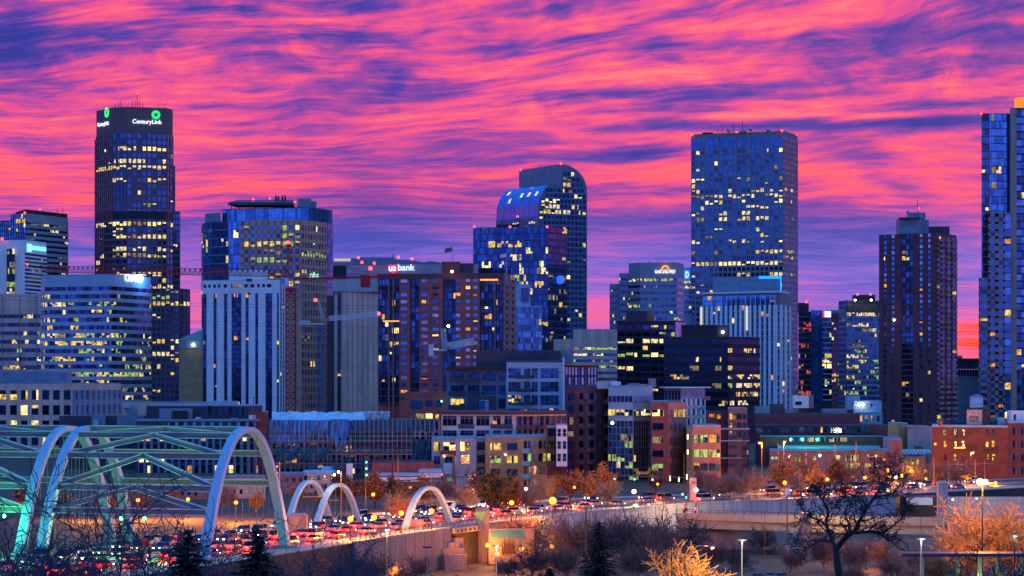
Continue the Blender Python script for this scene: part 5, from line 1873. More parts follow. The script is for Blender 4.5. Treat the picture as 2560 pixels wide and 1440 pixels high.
q.prism([(x0, 886), (x2, 886), (x2, 902), (x0, 902)], PZ(1127, 890), [PZ(1126, 890), PZ(1126, 890), PZ(1114, 902), PZ(1113, 902)], M_TEALW)
part('canopy_roof', q, b.t)
for px in (2000, 2030, 2070):
    l = bpy.data.lights.new('canopy_flood', 'POINT')
    l.energy = 2600
    l.color = (.1, 1, .5)
    l.shadow_soft_size = .3
    lo_ = bpy.data.objects.new('canopy_flood', l)
    lo_.location = (PX(px, 890) - b.t.location.x, 889 - 920, PZ(1118, 890) + 2)
    lo_.parent = b.t
    COL.objects.link(lo_)
units(b, [(1888, 1925, 1016, 1034, 942, M_BLUEP), (1926, 1960, 1010, 1034, 944, M_NAVY), (1962, 1984, 1022, 1034, 942, M_BLUEP), (2056, 2118, 1022, 1034, 944, M_BLUEP)])
b.box('plant_box', 1984, 2022, 989, 1020, 950, M_WHITE, 6)
b.box('plant_box', 2022, 2034, 987, 1020, 951, M_BRICKP, 6)
b.pane(*b.pts((1984, 949.8), (2022, 949.8)), 1988, 2004, 1004, 1012, GL['black'])
b.done()

b = Bld('shop_building', 'low pink brick building with arched parapet and green-lit windows behind the orange trees', PX(2080, 830), 830, seed=68)
A, C = b.pts((1924, 832), (2256, 828))
b.block([A, C], 0, PZ(1128, 830), M_BRICKP, 20, M_ROOF)
par = MB()
for c in (2060, 2140, 2190):
    n = 10
    for i in range(n):
        t0, t1 = i / n, (i + 1) / n
        par.prism([(PX(c - 16 + 32 * t0, 828.6), 828.4), (PX(c - 16 + 32 * t1, 828.6), 828.4), (PX(c - 16 + 32 * t1, 829), 829.2), (PX(c - 16 + 32 * t0, 829), 829.2)], PZ(1128, 830) + .35, [PZ(1127 - 5 * math.sin(math.pi * t), 830) for t in (t0, t1, t1, t0)], M_BRICKP)
part('parapet', par, b.t)
for p0, p1, y0, y1 in ((1928, 1936, 1142, 1148), (1938, 1946, 1142, 1148), (1988, 1994, 1144, 1154), (1996, 2002, 1144, 1154), (2030, 2040, 1140, 1150), (2090, 2100, 1138, 1150), (2114, 2120, 1138, 1152), (2126, 2132, 1138, 1152), (2133, 2139, 1138, 1152), (2144, 2149, 1138, 1152), (2114, 2120, 1158, 1170), (2126, 2139, 1158, 1170), (2144, 2149, 1158, 1170), (2161, 2168, 1159, 1169), (2171, 2176, 1159, 1169), (2181, 2187, 1159, 1169), (2190, 2197, 1159, 1169), (2168, 2174, 1137, 1143), (2178, 2184, 1137, 1143), (2187, 2194, 1137, 1143), (2197, 2203, 1137, 1143), (1990, 2000, 1164, 1168), (2088, 2100, 1162, 1168)):
    b.pane(A, C, p0, p1, y0, y1, LIT['g'])
for px in (1974, 2050):
    q = MB(True)
    q.ball((PX(px, 825), 825.5, PZ(1140 if px < 2000 else 1139, 825)), .35, glow('flood_cool', (.9, .95, 1), 25), 8, 6)
    part('lamp', q, b.t)
P2 = b.pts((2223, 824), (2256, 824))
b.block(P2, 0, PZ(1100, 824), M_BRICKP, 14, M_ROOF)
b.done()

b = Bld('shop_building', 'small teal-painted block with two white wall lights at the foot of the maroon tower', PX(2175, 1060), 1060, seed=69)
A, C = b.pts((2140, 1060), (2206, 1060))
b.block([A, C], 0, PZ(1032, 1060), M_TEALW, 16, M_BLUEL)  # the teal light on this block is put into its wall colour
for p0, m in ((2150, 'o'), (2163, 'd'), (2178, 'o'), (2193, None)): b.pane(A, C, p0, p0 + 5, 1039, 1053, LIT[m] if m else GL['dark'])
P2 = b.pts((2134, 1070), (2204, 1070))
b.block(P2, 0, PZ(1004, 1070), M_BLUEL, 12, M_BLUEL)
b.box('stair_box', 2119, 2150, 990, 1024, 1072, M_BLUEL, 8)
for px in (2147, 2159):
    q = MB(True)
    q.ball((PX(px, 1068), 1068.5, PZ(1012, 1068)), .4, MATS['flood_white'], 8, 6)
    part('lamp', q, b.t)
b.pane(*P2, 2177, 2181, 1010, 1016, GL['black'])
b.done()

b = Bld('warehouse', 'blank beige and grey stucco warehouses with a striped awning roof', PX(2290, 870), 870, seed=70)
P1 = b.pts((2268, 870), (2332, 870))
b.block(P1, 0, PZ(1068, 870), M_CONC, 20, M_ROOF)
P0 = b.pts((2220, 884), (2246, 882), (2270, 884))
b.block(P0, 0, PZ(1059, 884), M_TAN, 16, M_ROOF)
P2 = b.pts((2208, 862), (2252, 860))
b.block(P2, 0, PZ(1094, 862), M_CONC, 8, M_ROOF)
P3 = b.pts((2256, 838), (2314, 838))
b.block(P3, 0, PZ(1142, 838), mat('plaster_yellow', (.5, .45, .25)), 12, M_ROOF)
P4 = b.pts((2314, 839), (2333, 836))
b.block(P4, 0, PZ(1134, 838), M_BLUEP, 12, M_ROOF)
q = MB()
for i in range(16):
    p = 2257 + i * 4.6
    q.prism([(PX(p, 840), 839), (PX(p + 3, 840), 839), (PX(p + 3, 840), 847), (PX(p, 840), 847)], PZ(1136, 840), [PZ(1133, 840)] * 2 + [PZ(1123, 846)] * 2, M_WHITE if i % 2 else M_CONC)
part('awning', q, b.t)
for p0, m in ((2266, 'd'), (2279, 'y'), (2292, 'o')): b.pane(*P3, p0, p0 + 5, 1149, 1161, LIT[m])
units(b, [(2271, 2281, 1063, 1068, 868, M_BLUEL), (2290, 2308, 1116, 1131, 848, M_BRICKD)])
b.done()

# red brick warehouse with rooftop sign tower
b = Bld('warehouse', 'red brick warehouse with painted sign tower and fire balconies lit orange from below', PX(2420, 800), 800, seed=71)
A, C = b.pts((2330, 805), (2520, 797))
zt = PZ(1068, 800)
b.block([A, C], 0, zt, M_BRICKW, 26, M_BLUEL, .5)
wins = [(2358, 0), (2386, 0), (2407, 0), (2465, 0), (2480, 0), (2360, 1), (2386, 1), (2405, 1), (2465, 1), (2480, 1), (2361, 2), (2384, 2), (2405, 2), (2466, 2), (2481, 2)]
for p0, j in wins:
    y0 = (1073, 1102, 1136)[j]
    lit_ = (p0, j) in ((2360, 1), (2480, 1), (2465, 1), (2384, 2), (2481, 2))
    for k in range(2): b.pane(A, C, p0, p0 + 6, y0 + k * 8, y0 + k * 8 + 7, LIT['o' if p0 == 2360 else 'y'] if lit_ else GL['dark'])
for p0, p1, py in ((2385, 2414, 1094), (2385, 2415, 1128), (2453, 2482, 1127)):
    q = MB()
    Y = 797
    q.box(PX(p0, Y), PX(p1, Y), Y - 1.2, Y + 2, PZ(py + 1, Y), PZ(py, Y), M_STEEL)
    for i in range(9):
        x = PX(p0 + (p1 - p0) * i / 8, Y)
        q.box(x - .03, x + .03, Y - 1.2, Y - 1.14, PZ(py, Y), PZ(py - 8, Y), M_STEEL)
    q.box(PX(p0, Y), PX(p1, Y), Y - 1.2, Y - 1.14, PZ(py - 8, Y), PZ(py - 8, Y) + .07, M_STEEL)
    part('fire_balcony', q, b.t)
q = MB()
q.box(PX(2385, 799), PX(2413, 799), 798.4, 799, PZ(1121, 799), PZ(1118, 799), glow('string_amber', (1, .5, .1), 3.0))
part('string_lights', q, b.t)
P2 = b.pts((2417, 806), (2455, 806))
b.block(P2, zt, PZ(1025, 806), mat('painted_brick_cream', (.55, .42, .33), scale=1.2, var=.4), 7, M_BRICKD)
text(b.t, 'RACK', *P2, 2425, 2446, 1046, mat('sign_paint', (.04, .03, .05)), 'sign', .06, .02)
text(b.t, 'COMPANY', *P2, 2423, 2447, 1053, MATS['sign_paint'], 'sign', .06, .0)
text(b.t, 'WAREHOUSE', *P2, 2421, 2449, 1062, M_WHITE, 'sign', .06, .0)
P3 = b.pts((2455, 807), (2474, 812))
b.block(P3, zt, PZ(1024, 807), M_BRICKW, 6, M_BRICKD)
units(b, [(2350, 2356, 1052, 1066, 803, M_BRICK), (2494, 2512, 1044, 1062, 812, M_BLUEL), (2476, 2492, 1052, 1066, 812, M_NAVY), (2360, 2416, 1054, 1062, 816, M_NAVY)])
b.done()
b = Bld('warehouse', 'second red brick building with tall paired windows at the frame edge', PX(2545, 795), 795, seed=72)
A, C = b.pts((2521, 797), (2640, 797))
b.block([A, C], 0, PZ(1058, 797), M_BRICKW, 22, M_BLUEL, .4)
for j in range(5):
    for p0 in (2532, 2553, 2574): 
        for k in range(2): b.pane(A, C, p0 + k * 6, p0 + k * 6 + 4.5, 1069 + j * 33, 1086 + j * 33, GL['pale' if k else 'dark'])
b.box('stair_box', 2529, 2600, 1027, 1058, 806, M_WHITE, 8)
b.pane(*b.pts((2529, 805.8), (2600, 805.8)), 2534, 2539, 1036, 1050, GL['dark'])
b.done()
t = thing('water_tank', 'white cylindrical roof water tank with a blue conical lid', 'water tank', (PX(2441, 1000), 1000, 0))
q = MB()
c = (PX(2441, 1000), 1000)
ring = [(c[0] + 2.6 * math.cos(a), c[1] + 2.6 * math.sin(a)) for a in [2 * math.pi * i / 18 for i in range(18)]]
q.prism(ring, PZ(1019, 1000), PZ(991, 1000), M_WHITE)
part('tank', q, t)
q = MB()
ap = (c[0], c[1], PZ(985, 1000))
r2 = [(c[0] + 2.9 * math.cos(a), c[1] + 2.9 * math.sin(a), PZ(991, 1000) + .02) for a in [2 * math.pi * i / 18 for i in range(18)]]
for i in range(18): q.face([r2[i], r2[(i + 1) % 18], ap], M_BLUEP)
q.face(r2[::-1], M_BLUEP)
part('lid', q, t)
q = MB()
for a in (0, 1, 2, 3): q.tube([(c[0] + 2 * math.cos(a * 1.57 + .7), c[1] + 2 * math.sin(a * 1.57 + .7), 0), (c[0] + 2 * math.cos(a * 1.57 + .7), c[1] + 2 * math.sin(a * 1.57 + .7), PZ(1019, 1000))], .2, M_STEEL, 5)
part('leg', q, t)

# low shops and townhouses beyond the road
rowh = [(692, 760, 1188, 690, M_BRICKP, M_BLUEP), (756, 838, 1183, 700, M_BEIGE, M_TARPW), (560, 664, 1196, 668, M_BEIGE, M_BLUEP), (918, 1050, 1190, 705, M_BRICKD, M_BLUEL), (1046, 1105, 1180, 712, M_GREYP, M_BLUEL), (430, 566, 1200, 660, M_BRICKP, M_NAVY)]
desc = ['pinkish townhouse with pale blue flat roof beside the glowing dotted sign post', 'beige townhouse row with blue roof membrane behind the two small white arches', 'beige row house seen through the braced bridge arches',
        'low maroon shop with pale fascia behind the leafy brown trees', 'grey corner shop with white fascia beside the traffic signal mast', 'pink brick row house glimpsed under the green-lit bridge beams']
for i, (p0, p1, py, Y, m, rf) in enumerate(rowh):
    b = Bld('townhouse' if i not in (3, 4) else 'shop_building', desc[i], PX((p0 + p1) / 2, Y), Y, seed=80 + i)
    A, C = b.pts((p0, Y), (p1, Y))
    zt = PZ(py, Y)
    b.block([A, C], 0, zt, m, 12, rf, .5)
    n = max(3, int((p1 - p0) / 16))
    b.face(A, C, 0.2, zt - .6, n, 2, .5, .45, .12, .1, m, m, ['dark', 'mid', 'pale'], .18, 'O', run=.2)
    if i in (3, 4):
        b.box('fascia', p0, p1, py + 3, py + 14, Y - .5, M_WHITE, .4)
        b.box('shop_column', p0 + 30, p0 + 33, py + 14, py + 52, Y - .6, M_WHITE, .3)
    units(b, [(p0 + 10, p0 + 22, py - 7, py - 3, Y + 4, M_GALV), (p0 + 34, p0 + 44, py - 5.5, py - 3, Y + 5, M_BLUEL)])
    b.done()
b = Bld('shop_building', 'low red brick shed with blue roof under the scaffolded building', PX(1000, 735), 735, seed=90)
A, C = b.pts((930, 735), (1085, 735))
b.block([A, C], 0, PZ(1156, 735), M_BRICK, 14, M_ROOFD)
b.done()
b = Bld('shop_building', 'small white stair cabin and dark canopy standing on the townhouse roofs', PX(850, 712), 712, seed=91)
A, C = b.pts((804, 714), (832, 714))
b.block([A, C], 0, PZ(1170, 714), M_BLUEL, 6)
A, C = b.pts((832, 713), (866, 713))
b.block([A, C], 0, PZ(1162, 713), M_NAVY, 6)
A, C = b.pts((866, 712), (882, 712))
b.block([A, C], 0, PZ(1163, 712), M_WHITE, 6)
b.face(*b.pts((775, 716), (802, 716)), PZ(1189, 716), PZ(1172, 716), 6, 2, .2, .2, .1, .1, M_NAVY, M_NAVY, 'black', .5, 'G')
b.wall.prism([*b.pts((774, 716.2), (803, 716.2)), *b.pts((803, 720), (774, 720))], 0, PZ(1171, 716), M_NAVY)
b.done()


# ------------------------------------------------------------------ cranes
def truss(mb, P, Q, w, h, n, r, m, tri=False):
    P, Q = Vector(P), Vector(Q)
    d = (Q - P)
    L = d.length
    d.normalize()
    ref = Vector((0, 0, 1)) if abs(d.z) < .9 else Vector((0, 1, 0))
    u = d.cross(ref).normalized()
    v = u.cross(d).normalized()
    offs = [u * (-w / 2), u * (w / 2), v * h] if tri else [u * a * w / 2 + v * b_ * h / 2 for a, b_ in ((-1, -1), (1, -1), (1, 1), (-1, 1))]
    for o in offs: mb.tube([P + o, Q + o], r, m, 4)
    k = len(offs)
    for i in range(n):
        a, c = P + d * (L * i / n), P + d * (L * (i + 1) / n)
        mid = (a + c) / 2
        for j in range(k):
            if tri and j == 0: continue
            o0, o1 = offs[j], offs[(j + 1) % k]
            if tri:
                mb.tube([a + offs[0 if j == 2 else 1], mid + offs[2]], r * .7, m, 3)
                mb.tube([mid + offs[2], c + offs[0 if j == 2 else 1]], r * .7, m, 3)
            else:
                mb.tube([a + (o0 if i % 2 else o1), c + (o1 if i % 2 else o0)], r * .7, m, 3)
                mb.tube([c + o0, c + o1], r * .7, m, 3)


def V(px, py, Y): return (PX(px, Y), Y, PZ(py, Y))


t = thing('tower_crane', 'red tower crane with long lattice jib, A-frame peak and slab counterweight', 'crane', (PX(727, 1150), 1150, 0))
Y = 1150
q = MB(); truss(q, (PX(727, Y), Y, 0), V(727, 722, Y), 4.2, 4.2, 26, .26, M_REDP); part('mast', q, t)
q = MB(); truss(q, V(722, 692, Y), (PX(100, 1290), 1290, PZ(680, 1290)), 1.8, 3.0, 50, .22, M_REDP, True); part('jib', q, t)
q = MB(); q.tube([V(735, 697, Y), V(946, 692, Y - 12)], .55, M_REDP, 4); q.tube([V(760, 690, Y), V(946, 684, Y - 12)], .1, M_REDP, 4); part('counter_jib', q, t)
q = MB(); q.box(PX(902, 1139), PX(926, 1139), 1136.5, 1141, PZ(718, 1139), PZ(688, 1139), M_REDP); part('counterweight', q, t)
q = MB()
for a, c in (((717, 690), (719, 614)), ((733, 690), (721, 614)), ((722, 690), (720, 614))): q.tube([V(*a, Y - (1 if a[0] == 722 else -1)), V(*c, Y)], .22, M_REDP, 4)
for k in range(5): q.tube([V(717 + k * .4, 690 - k * 15, Y), V(733 - k * 2.4, 682 - k * 15, Y)], .12, M_REDP, 3)
q.box(PX(716, Y), PX(728, Y), Y - .8, Y + .8, PZ(616, Y), PZ(610, Y), M_REDP)
part('tower_head', q, t)
q = MB()
for a, c in (((719, 613), (640, 627)), ((640, 627), (500, 650)), ((500, 650), (300, 678)), ((721, 613), (830, 655)), ((830, 655), (936, 686))): q.tube([V(*a, Y + (727 - a[0]) * .2), V(*c, Y + (727 - c[0]) * .2)], .09, M_STEEL, 4)
part('tie_rods', q, t)
q = MB(); q.box(PX(704, Y), PX(721, Y), Y - 2.2, Y, PZ(716, Y), PZ(696, Y), M_WHTC); q.box(PX(705, Y), PX(713, Y), Y - 2.3, Y - 2.21, PZ(710, Y), PZ(698, Y), GL['mid']); part('cab', q, t)
q = MB(); q.box(PX(714, Y), PX(742, Y), Y - 2.6, Y + 2.6, PZ(728, Y), PZ(720, Y), M_REDP); part('slewing_ring', q, t)
q = MB(); q.box(PX(616, 1170), PX(630, 1170), 1169, 1171, PZ(704, 1170), PZ(697, 1170), M_STEEL); q.tube([V(622, 704, 1170), V(622, 734, 1170)], .06, M_STEEL, 4); q.box(PX(619, 1170), PX(626, 1170), 1169.4, 1170.6, PZ(737, 1170), PZ(731, 1170), M_REDP); part('hook_trolley', q, t)
for px, py, YY in ((720, 607, Y), (926, 671, Y - 12)):
    q = MB(True); q.ball(V(px, py, YY), .9, G_RED, 8, 6); part('beacon', q, t)

t = thing('tower_crane', 'dark blue tower crane with pale lattice jib standing before the brown gridded tower', 'crane', (PX(804, 1120), 1120, 0))
Y = 1120
q = MB(); truss(q, (PX(804, Y), Y, 0), V(804, 812, Y), 3.2, 3.2, 30, .24, M_BLUC); part('mast', q, t)
q = MB(); truss(q, V(822, 802, Y), V(945, 790, Y + 30), 1.8, 2.0, 26, .13, M_WHTC, True); part('jib', q, t)
q = MB(); q.box(PX(746, Y), PX(815, Y), Y - .8, Y + .8, PZ(811, Y), PZ(808, Y), M_WHTC); part('counter_jib', q, t)
q = MB(); q.box(PX(750, Y), PX(775, Y), Y - 1, Y + 1, PZ(807.5, Y), PZ(801, Y), M_BLUEL); part('counterweight', q, t)
q = MB(); q.tube([V(805, 806, Y), V(796, 752, Y)], .16, M_WHTC, 4); q.tube([V(812, 806, Y), V(798, 752, Y)], .16, M_WHTC, 4); q.tube([V(798, 752, Y), V(752, 806, Y)], .08, M_STEEL, 4); q.tube([V(798, 752, Y), V(885, 790, Y + 15)], .08, M_STEEL, 4); q.tube([V(880, 797, Y + 15), V(884, 766, Y + 15), V(887, 797, Y + 15)], .1, M_WHTC, 4); part('tower_head', q, t)
q = MB(); q.box(PX(808, Y), PX(820, Y), Y - 1.6, Y, PZ(806, Y), PZ(796, Y), M_TAN); part('cab', q, t)
for px, py, YY in ((789, 750, Y), (947, 784, Y + 30)):
    q = MB(True); q.ball(V(px, py, YY), .8, G_RED, 8, 6); part('beacon', q, t)

t = thing('tower_crane', 'small white luffing crane in front of the red brick apartment tower', 'crane', (PX(1113, 1000), 1000, 0))
Y = 1000
q = MB(); truss(q, (PX(1113, Y), Y, 0), V(1113, 880, Y), 2.6, 2.6, 28, .2, M_BLUC); part('mast', q, t)
q = MB(); truss(q, V(1118, 873, Y), V(1184, 860, Y + 20), 2.2, 2.4, 14, .14, M_WHTC, True); part('jib', q, t)
q = MB(); truss(q, V(1113, 874, Y), V(1108, 822, Y), 1.8, 1.8, 9, .14, M_WHTC); q.tube([V(1147, 868, Y + 9), V(1151, 833, Y + 9), V(1154, 866, Y + 9)], .12, M_WHTC, 4); part('tower_head', q, t)
q = MB(); q.box(PX(1083, Y), PX(1116, Y), Y - .9, Y + .9, PZ(877, Y), PZ(874, Y), M_WHTC); part('counter_jib', q, t)
q = MB(); q.box(PX(1072, Y), PX(1084, Y), Y - 1.2, Y + 1.2, PZ(890, Y), PZ(861, Y), M_WHTC); part('counterweight', q, t)
q = MB(); q.box(PX(1119, Y), PX(1127, Y), Y - 1.6, Y, PZ(873, Y), PZ(866, Y), M_TAN); part('cab', q, t)
q = MB(True); q.ball((PX(1121, Y), Y, PZ(815, Y)), .5, MATS['flood_amber'], 8, 6); part('lamp', q, t)

t = thing('flagpole', 'pale flagpole with white flag before the mirror glass tower', 'flagpole', (PX(1267, 1190), 1190, 0))
q = MB(); q.tube([(PX(1267, 1190), 1190, PZ(690, 1190) - 4), V(1266, 632, 1190)], [.25, .12], M_GALV, 6); part('pole', q, t)
q = MB()
for i in range(6):
    f = lambda u: (PX(1265.5 - 15 * u, 1190), 1190 + .3 * math.sin(u * 7), PZ(634 + 2 * u, 1190))
    a, c = f(i / 6), f((i + 1) / 6)
    q.face([a, c, (c[0], c[1], c[2] - 1.6), (a[0], a[1], a[2] - 1.6)], M_WHITE)
part('flag', q, t)

# overhead power lines
Y = 430
wires = [(0, 738, 905, 768), (0, 747, 905, 775), (0, 768, 1100, 832), (0, 776, 1100, 838), (0, 866, 1320, 928), (0, 874, 1320, 935), (0, 880, 1320, 940), (1640, 850, 2560, 822), (1640, 856, 2560, 830), (1640, 946, 2560, 934), (1640, 952, 2560, 941), (1640, 1048, 2560, 1005), (1640, 1054, 2560, 1012), (2000, 727, 2560, 712), (0, 965, 640, 1000)]
wl = ['topmost of the thin power lines over the striped white tower', 'second of the thin power lines over the striped white tower', 'upper power line sagging across the rounded bank building', 'lower power line sagging across the rounded bank building',
      'topmost of three power lines crossing the brown gridded tower low down', 'middle one of three power lines crossing the brown gridded tower low down', 'lowest of three power lines crossing the brown gridded tower low down',
      'upper power line crossing the black box office and maroon tower', 'lower power line crossing the black box office and maroon tower', 'upper of two power lines over the foot of the ribbed hotel', 'lower of two power lines over the foot of the ribbed hotel',
      'upper power line above the low maroon brick hall', 'lower power line above the low maroon brick hall', 'lone power line against the violet sky beside the gridded skyscraper', 'power line in front of the mauve offices with yellow rooms']
for (x0, y0, x1, y1), lb in zip(wires, wl):
    q = MB()
    pts = []
    for i in range(25):
        u = i / 24
        px = x0 - 120 + (x1 - x0 + 240) * u
        py = y0 + (y1 - y0) * u + 10 * (4 * u * (1 - u)) * (1 if y1 > y0 else .8) - 6
        pts.append((PX(px, Y), Y + u * 3, PZ(py, Y)))
    q.tube(pts, .024, M_STEEL, 4)
    tag(link('power_line', q.mesh('power_line', pts[0]), None, pts[0]), lb, 'power line', 'overhead power lines')


# ------------------------------------------------------------------ arched bridges
M_ARCH = mat('arch_sky_tint', (.27, .48, .66), var=.08, rough=.5)  # white arches; the blue of the sky light is put into the colour
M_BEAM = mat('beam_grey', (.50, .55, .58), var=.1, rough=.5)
M_BEAM_SHADE = mat('beam_web_shaded', (.16, .18, .19), var=.1, rough=.6)  # same steel as the flanges, darkened to paint in the web's shade


def arch_pts(a, c, H, n=36, ex=2.3):
    out = []
    for i in range(n + 1):
        t = .5 - .5 * math.cos(math.pi * i / n)
        out.append(Vector((a[0] + (c[0] - a[0]) * t, a[1] + (c[1] - a[1]) * t, H * (1 - abs(2 * t - 1) ** ex))))
    return out


def arch_rib(a, c, H, w0, w1, dp0, dp1, m, ex=2.3):
    P = arch_pts(a, c, H, ex=ex)
    u = Vector((c[0] - a[0], c[1] - a[1], 0)).normalized()
    s = Vector((u.y, -u.x, 0))
    mb = MB()
    rings = []
    N = len(P)
    for i, p in enumerate(P):
        tg = (P[min(i + 1, N - 1)] - P[max(i - 1, 0)]).normalized()
        nr = s.cross(tg).normalized()
        if nr.z < 0: nr = -nr
        f = abs(2 * i / (N - 1) - 1)
        w_, d_ = (w1 + (w0 - w1) * f) / 2, (dp1 + (dp0 - dp1) * f) / 2
        if p.z < .2: nr = Vector((-u.x, -u.y, 0)) * (1 if i > N / 2 else -1) * -1 if False else nr
        rings.append([p + s * (w_ * k) + nr * (d_ * l) for k, l in ((-1, -1), (1, -1), (1, 1), (-1, 1))])
    for r0, r1 in zip(rings, rings[1:]):
        for j in range(4): mb.face([tuple(r0[j]), tuple(r1[j]), tuple(r1[(j + 1) % 4]), tuple(r0[(j + 1) % 4])][::-1], m)
    return mb, P


def beam(mb, a, c, h, w_, m):
    a, c = Vector(a), Vector(c)
    d = (c - a).normalized()
    s = Vector((d.y, -d.x, 0)).normalized()
    up = s.cross(d)
    if up.z < 0: up = -up
    def slab(s0, s1, u0, u1):
        mb.hexa([tuple(q) for q in (a + s * s0 + up * u0, c + s * s0 + up * u0, c + s * s1 + up * u0, a + s * s1 + up * u0, a + s * s0 + up * u1, c + s * s0 + up * u1, c + s * s1 + up * u1, a + s * s1 + up * u1)], m)
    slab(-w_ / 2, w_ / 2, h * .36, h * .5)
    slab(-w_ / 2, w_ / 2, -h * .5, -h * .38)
    m = M_BEAM_SHADE
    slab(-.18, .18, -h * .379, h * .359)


def lamp_light(parent, loc, energy, col, r=.25, name='lamp_light'):
    l = bpy.data.lights.new(name, 'POINT')
    l.energy = energy
    l.color = col
    l.shadow_soft_size = r
    o = bpy.data.objects.new(name, l)
    o.parent = parent
    o.location = loc
    COL.objects.link(o)
    return o


ORANGE = (1.0, .31, .03)
WARM = (1.0, .62, .28)


def EY(px): return along(s_at_px(px, EDGE), EDGE)[0][1]

NV = Vector((-.953, .303))
BIG_A, BIG_C = Vector((-53.2, 442)), Vector((-42.2, 476.5))
M_HANG = mat('cable', (.30, .27, .24), rough=.5)
G_GREEN = glow('flood_green', (.05, 1, .25), 25)
for bi, (w0, w1, lb) in enumerate([(0, 31.5, 'near braced bridge of tall white arches with cross beams lit green from below'), (35.6, 67, 'second braced arch bridge cut by the frame edge, beams lit green')]):
    t = thing('arch_bridge', lb, 'bridge', (BIG_A.x + NV.x * w0, BIG_A.y + NV.y * w0, 0))
    PP = []
    for w_ in (w0, w1):
        a, c = BIG_A + NV * w_, BIG_C + NV * w_
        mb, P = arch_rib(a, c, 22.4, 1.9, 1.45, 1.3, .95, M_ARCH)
        part('arch', mb, t)
        PP.append(P)
        for i in range(7, 30, 2):
            q = MB()
            q.tube([tuple(P[i]), (P[i].x, P[i].y, .2)], .05, M_HANG, 4)
            part('hanger', q, t)
        q = MB()
        for e in (a, c):
            q.prism([(e.x - 2.4, e.y - 2.6), (e.x + 2.4, e.y - 2.6), (e.x + 2.4, e.y + 2.6), (e.x - 2.4, e.y + 2.6)], -9, .5, M_WALLC)
        part('footing', q, t)
    idx = [7, 9, 11, 13, 15.0, 18]
    lv = [7, 9, 12, 15, 18]
    allv = lv + [36 - k for k in (9, 12, 15)]
    for k in allv:
        q = MB()
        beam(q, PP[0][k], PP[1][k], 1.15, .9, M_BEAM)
        part('cross_beam', q, t)
    for lo_, hi_ in zip(lv, lv[1:]):
        for s_ in (1,):
            f = (lambda k: k) if s_ == 1 else (lambda k: 36 - k)
            top = (PP[0][f(hi_)] + PP[1][f(hi_)]) / 2
            for e in (0, 1):
                q = MB()
                tgt = PP[e][f(lo_)]
                d = (tgt - top)
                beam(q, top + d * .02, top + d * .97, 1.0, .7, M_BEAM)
                part('brace', q, t)
    for px, py in (((303, 1296), (361, 1296)) if bi == 0 else ((10, 1290), (-60, 1292))):
        Y = 452
        x, z = PX(px, Y), PZ(py, Y)
        q = MB(True)
        q.ball((x, Y, z), .32, G_GREEN, 8, 6)
        fo = part('floodlight', q, t)
        fo.visible_shadow = False
        lamp_light(t, (x - t.location.x, Y - t.location.y - .2, z), 1600, (.08, 1, .3), .3, 'green_flood')
    for f_ in (.3, .7):
        p = PP[0][8] * f_ + PP[1][8] * (1 - f_)
        lamp_light(t, (p.x - t.location.x, p.y - t.location.y, 5.5), 2400, (.08, 1, .3), .4, 'green_flood')

small = [((-22.3, 532), (-13.2, 551), 8.3, 'small white arch nearest the mural pylon, standing free at the road edge'),
         ((-41.4, 541), (-33.6, 560), 8.6, 'small white arch in the road median, in front of its twin'),
         ((-47.6, 543), (-40.0, 562), 9.2, 'small white arch behind its twin in the road median')]
for a, c, H, lb in small:
    t = thing('footbridge_arch', lb, 'arch', (a[0], a[1], 0), 0, 'small white arches along the road')
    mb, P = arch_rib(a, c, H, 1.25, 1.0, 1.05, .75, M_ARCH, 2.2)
    part('arch', mb, t)
    for i in range(8, 30, 3):
        q = MB()
        q.tube([tuple(P[i]), (P[i].x, P[i].y, .1)], .035, M_HANG, 4)
        part('hanger', q, t)
    q = MB()
    for e in (a, c): q.box(e[0] - 1, e[0] + 1, e[1] - 1, e[1] + 1, 0.0, .45, M_WALLC)
    part('footing', q, t)


# ------------------------------------------------------------------ walls, pylons, ramp
def wall_run(name, label, s0, s1, off, zt, zb, m, th=.55, joint=5.2):
    a, _ = along(s0, off)
    t = thing(name, label, 'wall', (a[0], a[1], 0))
    q = MB()
    n = max(1, int((s1 - s0) / 3))
    for i in range(n):
        u, v = s0 + (s1 - s0) * i / n, s0 + (s1 - s0) * (i + 1) / n
        p = [along(u, off + th)[0], along(v, off + th)[0], along(v, off)[0], along(u, off)[0]]
        q.hexa([(*e, zb) for e in p] + [(*e, zt) for e in p], m)
    part('wall_panel', q, t)
    q = MB()
    k = s0
    while k < s1:
        (x, y), h = along(k, off + th)
        q.fbox((x, y), Vector((math.cos(h), math.sin(h))), Vector((math.sin(h), -math.cos(h))), -.09, .09, zb, zt + .02, -.3, .06, M_CONCD)
        k += joint
    part('panel_joint', q, t)
    q = MB()
    for i in range(n):
        u, v = s0 + (s1 - s0) * i / n, s0 + (s1 - s0) * (i + 1) / n
        p = [along(u, off + th + .12)[0], along(v, off + th + .12)[0], along(v, off - .1)[0], along(u, off - .1)[0]]
        q.hexa([(*e, zt + .003) for e in p] + [(*e, zt + .28) for e in p], M_CONC)
    part('coping', q, t)
    return t


